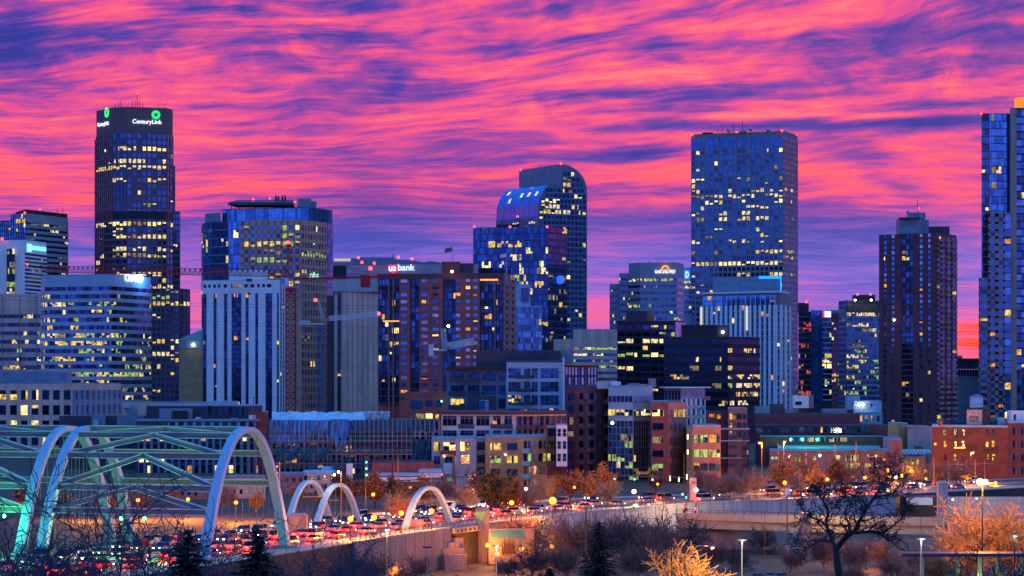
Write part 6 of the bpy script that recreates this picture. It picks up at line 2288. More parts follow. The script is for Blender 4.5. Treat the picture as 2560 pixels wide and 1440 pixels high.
sA, sB, sC, sD = s_at_px(880, EDGE), s_at_px(1122, EDGE), s_at_px(1196, EDGE), s_at_px(1335, EDGE)
sE = s_at_px(2260, EDGE)
wall_run('retaining_wall', 'pale jointed concrete retaining wall below the road by the small free-standing arch', sA, sB, EDGE, .18, -8.3, M_WALLC)
wall_run('retaining_wall', 'maroon stained retaining wall beside the mural pylon', sC, sD, EDGE, .18, -8.3, M_BRICKP)
wall_run('retaining_wall', 'long lavender concrete retaining wall under the tree-lined road', sD + .3, sE, EDGE, .18, -8.3, M_CONC)
t = thing('bridge_slab', 'thin concrete bridge slab over the creek path next to the mural pylon', 'bridge', (*along(sB, EDGE)[0], 0))
q = MB()
n = 5
for i in range(n):
    u, v = sB + (sC - sB) * i / n, sB + (sC - sB) * (i + 1) / n
    p = [along(u, EDGE + 1.4)[0], along(v, EDGE + 1.4)[0], along(v, EDGE - .3)[0], along(u, EDGE - .3)[0]]
    q.hexa([(*e, -1.0) for e in p] + [(*e, .14) for e in p], M_WALLC)
part('slab', q, t)
for i in range(6):
    q = MB()
    (x, y), h = along(sB + (sC - sB) * (i + .7) / 7, EDGE + 1.42)
    q.fbox((x, y), Vector((math.cos(h), math.sin(h))), Vector((math.sin(h), -math.cos(h))), -.5, .5, -.75, -.15, -.2, .03, M_STEEL)
    part('relief', q, t)


def railing(label, s0, s1, off, z, group='dark railings along the road'):
    a, _ = along(s0, off)
    t = thing('railing', label, 'railing', (a[0], a[1], 0), 0, group)
    n = max(1, int((s1 - s0) / 2.5))
    for zz, r_ in ((1.15, .05), (.15, .04), (.65, .03)):
        q = MB()
        q.tube([(*along(s0 + (s1 - s0) * i / n, off)[0], z + zz) for i in range(n + 1)], r_, M_STEEL, 4)
        part('rail', q, t)
    for i in range(min(n + 1, 95)):
        q = MB()
        (x, y) = along(s0 + (s1 - s0) * i / n, off)[0]
        q.box(x - .06, x + .06, y - .06, y + .06, z, z + 1.2, M_STEEL)
        part('post', q, t)
    q = MB()
    k = s0
    while k < s1:
        (x, y) = along(k, off)[0]
        q.box(x - .012, x + .012, y - .012, y + .012, z + .15, z + 1.13, M_STEEL)
        k += .35
    tag(part('balusters', q, t), kind='stuff')


railing('dark railing on the pale jointed wall by the small free-standing arch', sA, sB, 21.0, .46)
railing('dark railing on the slab beside the mural pylon', sB + .5, sC - .5, 21.3, .14)
railing('dark railing between the mural pylon and the lamp with a stone base', sC + 2.5, sD, 21.0, .46)
railing('long dark railing below the row of bare street trees', sD + 1, sE, 21.0, .46)


def pylon(label, px, py_top, Y, wpx, zb, m, cap=True, name='pylon'):
    x, zt, w_ = PX(px, Y), PZ(py_top, Y), wpx * Y / F / 2
    t = thing(name, label, 'pylon', (x, Y, zb))
    q = MB()
    q.prism([(x - w_, Y - w_), (x + w_, Y - w_), (x + w_, Y + w_), (x - w_, Y + w_)], zb, zt, m)
    part('shaft', q, t)
    if cap:
        q = MB()
        e = w_ + .15
        q.hexa([(x - e, Y - e, zt + .003), (x + e, Y - e, zt + .003), (x + e, Y + e, zt + .003), (x - e, Y + e, zt + .003),
                (x - w_ * .6, Y - w_ * .6, zt + .6), (x + w_ * .6, Y - w_ * .6, zt + .6), (x + w_ * .6, Y + w_ * .6, zt + .6), (x - w_ * .6, Y + w_ * .6, zt + .6)], m)
        part('cap', q, t)
    return t


pylon('broad concrete pier at the foot of the tall bridge arch', 745, 1290, 516, 46, -8.2, M_WALLC)
t = pylon('concrete pylon painted with a green wedge at the end of the creek slab', 1206, 1276, EY(1206), 34, -8, M_WALLC)
q = MB()
Y = EY(1206)
x, w_ = PX(1206, Y), 34 * Y / F / 2
q.face([(x - w_, Y - w_ - .03, PZ(1318, Y)), (x + w_ * .1, Y - w_ - .03, PZ(1296, Y)), (x + w_ * .5, Y - w_ - .03, PZ(1278, Y)), (x - w_, Y - w_ - .03, PZ(1278, Y))], mat('mural_green', (.25, .5, .22)))
part('painted_wedge', q, t)
pylon('squat stone block under the small free-standing arch', 1042, 1298, 545, 34, 0, M_WALLC, False)
pylon('tall capped bridge pylon beside the dark underpass', 2356, 1208, 640, 24, -6, M_CONC)
for i, px in enumerate((1588, 1620, 1962, 1844)):
    pylon(['short stone post of the road railing by the signal mast', 'short stone post of the road railing beside the first', 'square stone post of the road railing with a blue-capped top', 'stone post of the road railing between two bare street trees'][i], px, 1266 - (px - 1588) * .05, along(s_at_px(px, 20.9), 20.9)[0][1], 13, 0, M_CONC)

# mural wall in the creek park
t = thing('mural_wall', 'painted park wall with teal band, tan patch and dark brown feather-like strokes', 'wall', (PX(1280, 545), 545, -8))
q = MB()
q.box(PX(1222, 545), PX(1336, 545), 545, 546, -8.2, PZ(1322, 545), M_WALLC)
part('wall_panel', q, t)
M_MT, M_MB_, M_MTAN = mat('mural_teal', (.07, .25, .28)), mat('mural_brown', (.12, .055, .03)), mat('mural_tan', (.38, .26, .12))
q = MB()
q.face([V(1228, 1344, 544.96), V(1312, 1346, 544.96), V(1310, 1325, 544.96), V(1226, 1325, 544.96)], M_MT)
q.face([V(1310, 1398, 544.96), V(1333, 1398, 544.96), V(1333, 1362, 544.96), V(1314, 1366, 544.96)], M_MTAN)
rr = random.Random(3)
for i in range(16):
    p = 1254 + i * 2.0
    q.face([V(p, 1392 - rr.uniform(0, 10), 544.93), V(p + 2.6, 1390 - rr.uniform(0, 10), 544.93), V(p + 1.4 + rr.uniform(-1, 1), 1334 + rr.uniform(0, 16), 544.93)], M_MB_)
part('painting', q, t)
t = thing('park_terrace', 'stack of stepped concrete seating blocks in the creek park', 'terrace', (PX(1110, 530), 530, -8))
for i, (p0, p1, y0, y1, Y) in enumerate(((1060, 1158, 1345, 1361, 536), (1110, 1150, 1356, 1372, 533), (1038, 1160, 1372, 1392, 530), (1112, 1166, 1388, 1402, 527))):
    q = MB()
    q.box(PX(p0, Y), PX(p1, Y), Y, Y + 2.8, -8.1, PZ(y0, Y), M_WALLC)
    part('block', q, t)

# the beige ramp bridge
RA = [(40, 592), (58, 577), (75, 566), (95, 556), (130, 543), (175, 530)]
t = thing('ramp_bridge', 'long low beige girder ramp bridge crossing in front of the tree-lined road', 'bridge', (75, 566, 0))
RP = catmull(RA, 5)


def ramp_strip(o0, o1, z0, z1, m, name):
    q = MB()
    for i in range(len(RP) - 1):
        d = Vector((RP[i + 1][0] - RP[i][0], RP[i + 1][1] - RP[i][1])).normalized()
        n_ = Vector((d.y, -d.x))
        p = [(RP[k][0] + n_.x * o, RP[k][1] + n_.y * o) for k, o in ((i, o1), (i + 1, o1), (i + 1, o0), (i, o0))]
        zz = lambda k, z: z + 1.0 * k / len(RP)
        q.hexa([(*p[0], zz(i, z0)), (*p[1], zz(i + 1, z0)), (*p[2], zz(i + 1, z0)), (*p[3], zz(i, z0)), (*p[0], zz(i, z1)), (*p[1], zz(i + 1, z1)), (*p[2], zz(i + 1, z1)), (*p[3], zz(i, z1))], m)
    return part(name, q, t)


M_RAMP = mat('ramp_concrete', (.50, .40, .28), var=.1, streak=True, scale=.2)
ramp_strip(-5, 3.2, -1.1, -.55, M_ASPH, 'deck')
ramp_strip(3.21, 3.6, -1.0, .55, M_RAMP, 'parapet')
ramp_strip(-5.4, -5.01, -1.0, .5, M_RAMP, 'parapet')
ramp_strip(1.6, 2.9, -2.9, -1.11, M_RAMP, 'girder')
ramp_strip(-4.2, -3.0, -2.9, -1.11, M_RAMP, 'girder')
for zz in (.95, 1.35):
    q = MB()
    pts = []
    for i in range(len(RP)):
        j = min(i, len(RP) - 2)
        d = Vector((RP[j + 1][0] - RP[j][0], RP[j + 1][1] - RP[j][1])).normalized()
        pts.append((RP[i][0] + d.y * 3.4, RP[i][1] - d.x * 3.4, zz + i / len(RP)))
    q.tube(pts, .06, M_STEEL, 4)
    part('rail', q, t)
for i in range(len(pts) * 2 - 1):
    a, c = pts[i // 2], pts[min(i // 2 + i % 2, len(pts) - 1)]
    x, y, z = [(u + v) / 2 for u, v in zip(a, c)]
    q = MB()
    q.box(x - .07, x + .07, y - .07, y + .07, z - .85, z + .03, M_STEEL)
    part('rail_post', q, t)
for px in (2012, 2384):
    Y = 562 if px < 2100 else 533
    q = MB()
    x = PX(px, Y)
    q.box(x - .85, x + .85, Y - 4.6, Y + 3, -8.3, PZ(1284 if px < 2100 else 1292, Y - 4), M_WALLC)
    part('pier', q, t)
t = thing('underbridge_wall', 'cracked lavender concrete wall below the beige ramp bridge', 'wall', (PX(1900, 590), 590, -8))
q = MB()
q.box(PX(1700, 590), PX(2010, 590), 590, 590.6, -8.2, -2.4, M_CONC)
part('wall_panel', q, t)
t = thing('underpass', 'dark rectangular underpass opening with pale beam at the end of the road wall', 'underpass', (PX(2295, 660), 660, 0))
q = MB()
q.box(PX(2250, 660), PX(2345, 660), 660, 668, -6, PZ(1242, 660), M_BLACK)  # solid black block; the shade inside the opening is its colour
part('opening', q, t)
q = MB()
q.box(PX(2268, 655), PX(2330, 655), 654, 656, PZ(1262, 655), PZ(1244, 655), M_BLUEL)
part('beam', q, t)
t = thing('road_wall', 'lavender wall with arched iron fence turning away past the capped pylon', 'wall', (PX(2440, 660), 660, 0))
q = MB()
q.box(PX(2368, 662), PX(2640, 662), 662, 662.6, -8, PZ(1242, 662), M_CONC)
part('wall_panel', q, t)


# ------------------------------------------------------------------ street furniture
G_BULB = glow('bulb_sodium', (1.0, .38, .035), 2.3)
G_BULBW = glow('bulb_white', (1.0, .85, .6), 4)
G_TL = {'g': glow('signal_green', (.02, 1.0, .62), 7), 'r': glow('signal_red', (1, .04, .03), 8)}


def globe_lamp(x, y, z0, h, label, energy=1500, col=ORANGE, r=.52, m=None, group='globe lamps'):
    t = thing('street_lamp', label, 'street lamp', (x, y, z0), 0, group)
    q = MB()
    q.tube([(x, y, z0), (x, y, z0 + .5), (x, y, z0 + .55), (x, y, z0 + h - r)], [.22, .16, .08, .055], M_STEEL, 6)
    part('post', q, t)
    q = MB(True)
    q.ball((x, y, z0 + h), r, m or G_BULB, 10, 7)
    g = part('globe', q, t)
    g.visible_shadow = False
    q = MB()
    q.tube([(x, y, z0 + h - r - .12), (x, y, z0 + h - r * .75)], [.1, .17], M_STEEL, 6)
    part('collar', q, t)
    if energy: lamp_light(t, (0, 0, h), energy * (3.0 if x < 0 else 2.6 if x < 60 else 4.0 if x < 95 else 3), col)
    return t


def on_row(px, py, zlamp): 
    Y = (HC - zlamp) * F / (py - HY)
    return PX(px, Y), Y


near = [(876, 1298), (935, 1294), (1003, 1283), (1079, 1278), (1279, 1257), (1382, 1252), (1585, 1229), (1740, 1225), (1962, 1207), (2068, 1199), (2163, 1194)]
lb = ['sodium globe lamp above the brush beside the tall arch foot', 'sodium globe lamp on the railing between the tall arch and the small free arch', 'larger sodium globe lamp just before the small free-standing arch', 'sodium globe lamp inside the small free-standing arch', 'sodium globe lamp on a stone base by the leafy brown trees',
      'brightest sodium globe lamp above the bare brush, past the leafy trees', 'pale globe lamp on the railing under the green traffic signals', 'pale globe lamp beside the scroll banner', 'sodium globe lamp by the blue-capped stone post', 'sodium globe lamp against the glowing orange tree', 'sodium globe lamp above the gnarled dark tree']
for (px, py), l in zip(near, lb):
    x, y = on_row(px, py, 4.2)
    wht = px in (1585, 1740)
    globe_lamp(x, y, .16, 4.05, l, 3600 if px != 1382 else 6500, WARM if wht else ORANGE, .55 if px != 1382 else .85, G_BULBW if wht else None)
far = [(215, 1252), (345, 1250), (470, 1248), (590, 1256), (700, 1251), (933, 1236), (1184, 1226), (1315, 1222), (1436, 1218), (1644, 1210)]
lb = ['sodium lamp glowing behind the first brace beams', 'sodium lamp glowing behind the middle of the brace beams', 'sodium lamp between the brace beams and the tall arch', 'sodium lamp across the road inside the tall arch', 'small sodium lamp at the post of dotted orange lights', 'sodium lamp before the tall brown poplar', 'sodium lamp at the edge of the green-brown leafy tree', 'white lamp between the leafy trees and bare saplings', 'dim sodium lamp behind the bare saplings', 'dim sodium lamp at the glass office doors']
for (px, py), l in zip(far, lb):
    x, y = on_row(px, py, 4.4)
    wht = px == 1315
    globe_lamp(x, y, .16, 4.2, l, 2600 if px > 600 else 5500, WARM if wht else ORANGE, .44 if px < 1400 else .34, G_BULBW if wht else None)
park = [(1105, 1353), (1219, 1363), (1304, 1373), (1380, 1366), (1243, 1385), (987, 1427), (2165, 1374)]
lb = ['park lamp before the stepped concrete blocks', 'park lamp left of the brown mural strokes', 'park lamp in front of the mural wall', 'park lamp above the dark rounded pines', 'park lamp behind the white-lit pole', 'park lamp low in the grass under the thin orange pole', 'starry park lamp under the gnarled dark tree']
for (px, py), l in zip(park, lb):
    x, y = on_row(px, py, -3.8)
    globe_lamp(x, y, -8, 4.2, l, 1100, ORANGE, .5)
rp = [(2008, 1237, 560, 'white globe lamp standing on the ramp pier by the wooden pole'), (2078, 1233, 556, 'white globe lamp on the ramp railing near the gnarled tree'), (2382, 1249, 640, 'white globe lamp beside the capped pylon'), (2441, 1246, 645, 'white globe lamp on the wall below the great orange lamp')]
for px, py, Y, l in rp: globe_lamp(PX(px, Y), Y, PZ(py, Y) - 3.6, 3.6, l, 1200, WARM, .27, G_BULBW)
dist = [(1857, 1209), (2132, 1190), (1990, 1222), (1660, 1214), (2219, 1176), (2223, 1192), (2278, 1177), (2312, 1178), (2240, 1193), (2254, 1190), (2417, 1195), (2489, 1208), (2553, 1222), (2403, 1173), (1937, 1206), (2315, 1197), (2338, 1110), (2428, 1217)]
lb = ['small sodium lamp between the bare round street trees', 'sodium lamp behind the gnarled tree crown', 'small sodium lamp by the slim bare tree', 'small sodium lamp behind the scroll banner', 'upper sodium lamp below the red traffic light', 'lower sodium lamp below the red traffic light', 'sodium lamp before the yellow plaster wall', 'pinkish lamp at the corner of the red brick warehouse', 'bright lamp in the cluster at the distant junction', 'second bright lamp in the cluster at the distant junction', 'lamp just beside the great orange flood', 'lamp on the far side of the great orange flood', 'last sodium lamp before the second red brick building', 'small lamp high before the red brick warehouse steel frame', 'tiny lamp at the roots of the glowing tree', 'small lamp beyond the underpass fence', 'white lamp under the fire balcony', 'small white lamp under the great orange flood']
for i, ((px, py), l) in enumerate(zip(dist, lb)):
    Y = 735 + (i % 5) * 12
    z = PZ(py, Y)
    globe_lamp(PX(px, Y), Y, min(0, z - 4), z - min(0, z - 4), l, 1800 if i < 13 else 500, ORANGE, .55 if i < 13 else .36, G_BULBW if i == 8 else None)

# the great double flood
Y = 487
t = thing('flood_lamp', 'great twin orange floodlight on a tall mast blazing over the orange tree', 'street lamp', (PX(2455, Y), Y, -8))
q = MB(); q.tube([(PX(2456, Y), Y, -8.2), (PX(2456, Y), Y, PZ(1210, Y))], [.16, .1], M_STEEL, 6); q.tube([(PX(2447, Y), Y, PZ(1209, Y)), (PX(2466, Y), Y, PZ(1209, Y))], .07, M_STEEL, 4); part('mast', q, t)
for px, r_ in ((2450, .62), (2463, .5)):
    q = MB(True); q.ball((PX(px, Y), Y, PZ(1205, Y)), r_, glow('bulb_flood', (1, .72, .22), 40), 12, 8); g = part('floodlight', q, t); g.visible_shadow = False
lamp_light(t, (0, -.9, PZ(1205, Y) + 8), 42000, (1, .30, .02), .5)


def arm_light(px, py, Y, pole_px, zb, label, energy=3000, col=ORANGE, m=None, pm=None):
    x, z, xp = PX(px, Y), PZ(py, Y), PX(pole_px, Y)
    t = thing('street_light', label, 'street light', (xp, Y, zb), 0, 'high street lights on arms')
    q = MB(); q.tube([(xp, Y, zb), (xp, Y, z + .1)], [.14, .09], pm or M_STEEL, 6); part('pole', q, t)
    q = MB(); q.tube([(xp, Y, z), ((x + xp) / 2, Y, z + .35), (x, Y, z + .3)], .06, pm or M_STEEL, 5); part('arm', q, t)
    q = MB(); q.box(x - .55, x + .55, Y - .25, Y + .25, z + .12, z + .4, M_GALV); part('lamp_head', q, t)
    q = MB(True); q.ball((x, Y, z), .28, m or G_BULB, 10, 6, .7); g = part('bulb', q, t); g.visible_shadow = False
    lamp_light(t, (x - xp, 0, z - zb - .35), energy * 5, col)


arm_light(1110, 1140, 660, 1139, 0, 'street light on a dark pole before the pale panelled wing', 2500)
arm_light(1263, 1136, 655, 1226, 0, 'street light on a long arm before the ochre brick block', 4000)
arm_light(1899, 1107, 730, 1905, 0, 'street light on a tan pole before the brown brick apartments', 3000, pm=M_TAN)
arm_light(1962, 1105, 745, 1959, 0, 'street light on a tan pole by the green canopy roof', 3000, pm=M_TAN)
arm_light(2432, 1132, 760, 2427, 0, 'white street light against the red brick warehouse', 1500, (1, .5, .15), G_BULBW)
arm_light(1781, 1369, 400, 1680, hill(400), 'curved cobra street light in front of the orange bush', 5000, (1, .48, .08))
for px, py, Y, l in ((1782, 1108, 790, 'thin unlit pole by the brown brick apartments'), (1946, 1107, 770, 'thin tan pole left of the green canopy roof'), (2087, 1112, 760, 'tan pole before the arched parapet'), (2140, 1105, 750, 'taller tan pole before the arched parapet'), (2258, 1157, 745, 'tan pole at the yellow plaster wall'), (2335, 1144, 740, 'tan pole at the corner of the red brick warehouse'), (2015, 1130, 755, 'short tan pole above the glowing tree'), (1950, 1140, 700, 'dark slim pole in front of the glowing tree'), (980, 1146, 640, 'dark slim pole at the end of the signal arm'), (995, 1138, 645, 'tan slim pole beside the signal arm')):
    t = thing('light_pole', l, 'pole', (PX(px, Y), Y, 0), 0, 'slim street poles')
    mm = M_TAN if 'tan' in l else M_STEEL
    q = MB(); q.tube([(PX(px, Y), Y, 0), (PX(px, Y), Y, PZ(py, Y))], [.16, .09], mm, 6); part('pole', q, t)
    q = MB(); q.box(PX(px, Y) - .7, PX(px, Y) + .2, Y - .2, Y + .2, PZ(py, Y), PZ(py, Y) + .25, M_STEEL); part('lamp_head', q, t)


def signal_head(t, x, y, z, lit_, k=0, s=1.0):
    q = MB()
    q.box(x - .22 * s, x + .22 * s, y - .14, y + .14, z - .62 * s, z + .62 * s, M_BLACK)
    o = part('signal_head', q, t)
    q = MB(True)
    q.ball((x, y - .16, z + (-.38 if lit_ == 'g' else .38) * s), .17 * s, G_TL[lit_], 8, 6)
    link('lens', q.mesh('lens', t.location), o)
    return o


def signal_mast(label, pole_px, Y, top, arm_px, arm_py0, arm_py1, heads):
    x = PX(pole_px, Y)
    t = thing('traffic_signal', label, 'traffic signal', (x, Y, 0), 0, 'traffic signals on arms')
    q = MB(); q.tube([(x, Y, 0), (x, Y, PZ(top, Y))], [.18, .12], M_STEEL, 6); part('pole', q, t)
    q = MB(); q.tube([(x, Y, PZ(arm_py0, Y)), (PX(arm_px, Y), Y, PZ(arm_py1, Y))], [.13, .07], M_STEEL, 6); part('arm', q, t)
    for px, py, l in heads: signal_head(t, PX(px, Y), Y - .3, PZ(py, Y), l, s=1.35)
    return t


signal_mast('traffic signal mast with three green lights over the road', 1710, 668, 1135, 1530, 1194, 1189, [(1536, 1192, 'g'), (1586, 1193, 'g'), (1631, 1194, 'g')])
t = signal_mast('long dark signal arm with small red lights above the leafy trees', 982, 640, 1146, 1198, 1203, 1190, [(1105, 1192, 'r'), (1068, 1196, 'r'), (1188, 1192, 'r')])
q = MB(); q.box(PX(1170, 640), PX(1181, 640), 639.5, 639.7, PZ(1199, 640), PZ(1188, 640), mat('sign_plate', (.55, .5, .25))); q.box(PX(1117, 640), PX(1130, 640), 639.5, 639.7, PZ(1203, 640), PZ(1194, 640), mat('sign_plate_green', (.1, .35, .25))); part('sign_plate', q, t)
t = thing('traffic_signal', 'slim pole carrying a stack of glowing green lights', 'traffic signal', (PX(914, 600), 600, 0))
q = MB(); q.tube([(PX(914, 600), 600, 0), (PX(914, 600), 600, PZ(1140, 600))], [.12, .08], M_STEEL, 6); part('pole', q, t)
for py in (1150, 1166, 1182): signal_head(t, PX(916, 600), 599.6, PZ(py, 600), 'g', s=1.3)
t = thing('traffic_signal', 'two red signal lights above the ramp railing by the scroll banner', 'traffic signal', (PX(1712, 600), 600, -1))
q = MB(); q.tube([(PX(1712, 600), 600, -1), (PX(1712, 600), 600, PZ(1262, 600))], .08, M_STEEL, 6); part('pole', q, t)
for px, py in ((1709, 1272), (1715, 1266), (1738, 1274)): signal_head(t, PX(px, 600), 599.6, PZ(py, 600) - .4, 'r', s=1.0)
t = thing('traffic_signal', 'single green-blue signal on the pole beside the scroll banner', 'traffic signal', (PX(1711, 655), 655, 0))
q = MB(); q.tube([(PX(1711, 655), 655, 0), (PX(1711, 655), 655, PZ(1225, 655))], .08, M_STEEL, 6); part('pole', q, t)
signal_head(t, PX(1706, 655), 654.6, PZ(1230, 655), 'g', s=1.5); signal_head(t, PX(1715, 655), 654.6, PZ(1239, 655), 'g', s=1.2)
t = thing('traffic_signal', 'lone red signal before the pink arched-parapet shop', 'traffic signal', (PX(2209, 780), 780, 0))
q = MB(); q.tube([(PX(2212, 780), 780, 0), (PX(2212, 780), 780, PZ(1140, 780))], .09, M_STEEL, 6); part('pole', q, t)
signal_head(t, PX(2209, 780), 779.6, PZ(1155, 780), 'r', s=2.0)
t = thing('signpost', 'orange-lit post carrying a column of dotted orange signal lamps', 'signpost', (PX(699, 585), 585, 0))
q = MB(); q.tube([(PX(699, 585), 585, 0), (PX(699, 585), 585, PZ(1155, 585))], .12, M_TAN, 6); part('post', q, t)
for k, py in enumerate((1162, 1178, 1194)):
    q = MB(); q.box(PX(690, 585), PX(697, 585), 584.6, 585, PZ(py + 9, 585), PZ(py, 585), M_BLACK); o = part('signal_head', q, t)
    q = MB(True); q.ball((PX(693.5, 585), 584.5, PZ(py + 4, 585)), .2, glow('amber_dim', (1, .3, .05), 1.6), 8, 6); link('lens', q.mesh('lens', t.location), o)
t = thing('sign_gantry', 'rust-coloured pole with an arm holding a dark message board seen from behind', 'road sign', (PX(853, 545), 545, 0))
Y = 545
q = MB(); q.tube([(PX(853, Y), Y, 0), (PX(853, Y), Y, PZ(1178, Y))], [.16, .1], M_WOOD, 6); part('pole', q, t)
q = MB(); q.tube([(PX(853, Y), Y, PZ(1251, Y)), (PX(780, Y), Y, PZ(1251, Y))], .1, M_WOOD, 5); part('arm', q, t)
q = MB(); q.box(PX(758, Y), PX(807, Y), Y - .4, Y - .15, PZ(1260, Y), PZ(1243, Y), M_STEEL); q.box(PX(757, Y), PX(808, Y), Y - .5, Y - .1, PZ(1243, Y) + .01, PZ(1241, Y), M_TAN); part('board', q, t)
for px, py in ((836, 1187), (846, 1180)):
    q = MB(True); q.ball((PX(px, Y), Y, PZ(py, Y)), .24, glow('flood_pale', (1, .9, .55), 20), 8, 6); g = part('floodlight', q, t); g.visible_shadow = False
lamp_light(t, (PX(840, Y) - PX(853, Y), -1, PZ(1185, Y)), 1500, WARM)
t = thing('banner', 'tall street banner with a painted scroll beside the signal mast', 'banner', (PX(1731, 660), 660, 0))
q = MB(); q.tube([(PX(1723, 660), 660, 0), (PX(1723, 660), 660, PZ(1190, 660))], .1, M_STEEL, 6); part('pole', q, t)
q = MB(); q.box(PX(1724, 660), PX(1741, 660), 659.7, 659.8, PZ(1250, 660), PZ(1194, 660), M_CONC); part('cloth', q, t)
q = MB()
for i in range(20):
    a0, a1 = i * .42, (i + 1) * .42
    f = lambda a: (PX(1731, 660) + (.62 - .06 * a) * math.cos(a), 659.62, PZ(1208, 660) + (.62 - .06 * a) * math.sin(a))
    q.tube([f(a0), f(a1)], .07, M_BLACK, 4)
q.tube([(PX(1725.5, 660), 659.62, PZ(1246, 660)), (PX(1726, 660), 659.62, PZ(1212, 660))], .07, M_BLACK, 4)
part('scroll', q, t)


def plain_pole(px, py, Y, label, m, r=.14, head=0, lit_=None, zb=None, cat='pole', name='utility_pole'):
    x, zt = PX(px, Y), PZ(py, Y)
    zb = (hill(Y) - .2) if zb is None else zb
    t = thing(name, label, cat, (x, Y, zb))
    q = MB(); q.tube([(x, Y, zb), (x, Y, zt)], [r * 1.15, r * .8], m, 7); part('pole', q, t)
    if head:
        q = MB()
        q.box(x - .75, x + .75, Y - .3, Y + .3, zt, zt + .25, M_STEEL)
        part('lamp_head', q, t)
        if lit_:
            lamp_light(t, (.1, -.5, zt - zb - .1), lit_, (.85, .9, 1.0) if lit_ > 400 or lit_ == 260 else (.7, 1, .8))
    return t


plain_pole(1465, 1268, 470, 'tall orange-lit wooden pole beside the dark spruce', M_WOOD, .17)
t = plain_pole(1968, 1215, 530, 'rusty wooden utility pole with white boxes in front of the ramp bridge', M_WOOD, .2)
q = MB(); q.box(PX(1964, 529), PX(1974, 529), 528.9, 529.7, PZ(1238, 529), PZ(1221, 529), M_WHITE); part('equipment_box', q, t)
q = MB(); q.box(PX(1963, 529), PX(1973, 529), 529, 529.7, PZ(1385, 529), PZ(1365, 529), M_GALV); part('equipment_box', q, t)
q = MB(); q.tube([(PX(1968, 529), 529.8, PZ(1332, 529)), (PX(1988, 529), 529.8, PZ(1332, 529))], .06, M_WHITE, 4); q.tube([(PX(1973, 529), 529.8, PZ(1320, 529)), (PX(1989, 529), 529.8, PZ(1336, 529))], .06, M_WHITE, 4); part('bracket', q, t)
plain_pole(967, 1326, 440, 'slim orange-lit lamp pole rising from the brush below the railing', M_TAN, .11, 1, 700, name='light_pole')
plain_pole(1068, 1370, 430, 'unlit blue shoebox lamp pole near the stepped blocks', M_BLUEP, .11, 1, name='light_pole')
plain_pole(1241, 1366, 430, 'white-lit shoebox lamp pole before the mural', M_GALV, .1, 1, 260, name='light_pole')
plain_pole(1680, 1335, 450, 'dark shoebox lamp pole above the orange bush', M_STEEL, .1, 1, name='light_pole')
plain_pole(1855, 1352, 410, 'green-lit shoebox lamp pole beneath the ramp bridge', M_BLUEP, .12, 1, 300, name='light_pole')
plain_pole(2303, 1349, 400, 'brightly lit pale lamp pole near the parked cars', M_GALV, .14, 1, 420, name='light_pole')
plain_pole(2536, 1342, 380, 'dark lamp pole at the frame edge in front of the orange tree', M_STEEL, .13, 1, 250, name='light_pole')
plain_pole(1912, 1282, 560, 'thin rusty pole in front of the ramp girder', M_WOOD, .07, 0, zb=-8, name='light_pole')
t = thing('catenary_frame', 'thin pale steel gantry frame in front of the red brick warehouse', 'gantry', (PX(2420, 740), 740, 0))
q = MB()
for px, py in ((2371, 1151), (2394, 1151), (2416, 1150), (2438, 1148), (2462, 1148)): q.tube([(PX(px, 740), 740, 0), (PX(px, 740), 740, PZ(py, 740))], .09, M_GALV, 4)
part('post', q, t)
q = MB(); q.tube([(PX(2371, 740), 740, PZ(1161, 740)), (PX(2484, 740), 740, PZ(1159, 740))], .06, M_GALV, 4); part('beam', q, t)
t = thing('pergola', 'dark flat-roofed carport on pale green-lit posts at the lower edge', 'carport', (PX(2420, 470), 470, -8))
q = MB(); q.box(PX(2250, 470), PX(2620, 470), 468, 474, PZ(1390, 470), PZ(1382, 470), M_NAVY); part('roof', q, t)
for px in (2300, 2390, 2445, 2490, 2550):
    q = MB(); q.box(PX(px, 469), PX(px + 9, 469), 468.5, 469.3, -8.5, PZ(1390.3, 469), mat('post_pale', (.4, .45, .25))); part('post', q, t)
lamp_light(t, (PX(2430, 470) - t.location.x, -2, 2.0), 900, (.7, 1, .35))


# ------------------------------------------------------------------ trees
M_BARK = mat('bark_dark', (.035, .03, .035), scale=1.2)
M_BARKB = mat('bark_blue_grey', (.06, .06, .085), scale=1.2)
M_BARKP = mat('bark_purple', (.16, .11, .11), scale=1.2)
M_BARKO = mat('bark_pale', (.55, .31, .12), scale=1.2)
M_LEAFB = mat('leaves_brown', (.20, .085, .045), scale=.9, var=.7, rgb2=(.05, .025, .02))
M_LEAFG = mat('leaves_olive', (.085, .065, .03), scale=.9, var=.7, rgb2=(.02, .02, .014))
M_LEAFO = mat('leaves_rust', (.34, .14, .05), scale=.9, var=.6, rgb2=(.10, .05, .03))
M_NEEDLE = mat('needles', (.012, .024, .032), scale=.9, var=.6, rgb2=(.004, .008, .012))


def catmull3(P, n=3):
    Q = [tuple(2 * a - b for a, b in zip(P[0], P[1]))] + P + [tuple(2 * a - b for a, b in zip(P[-1], P[-2]))]
    out = []
    for i in range(1, len(Q) - 2):
        for k in range(n):
            t = k / n
            out.append(tuple(.5 * (2 * b + (c - a) * t + (2 * a - 5 * b + 4 * c - d) * t * t + (3 * b - a - 3 * c + d) * t ** 3) for a, b, c, d in zip(Q[i - 1], Q[i], Q[i + 1], Q[i + 2])))
    return out + [P[-1]]


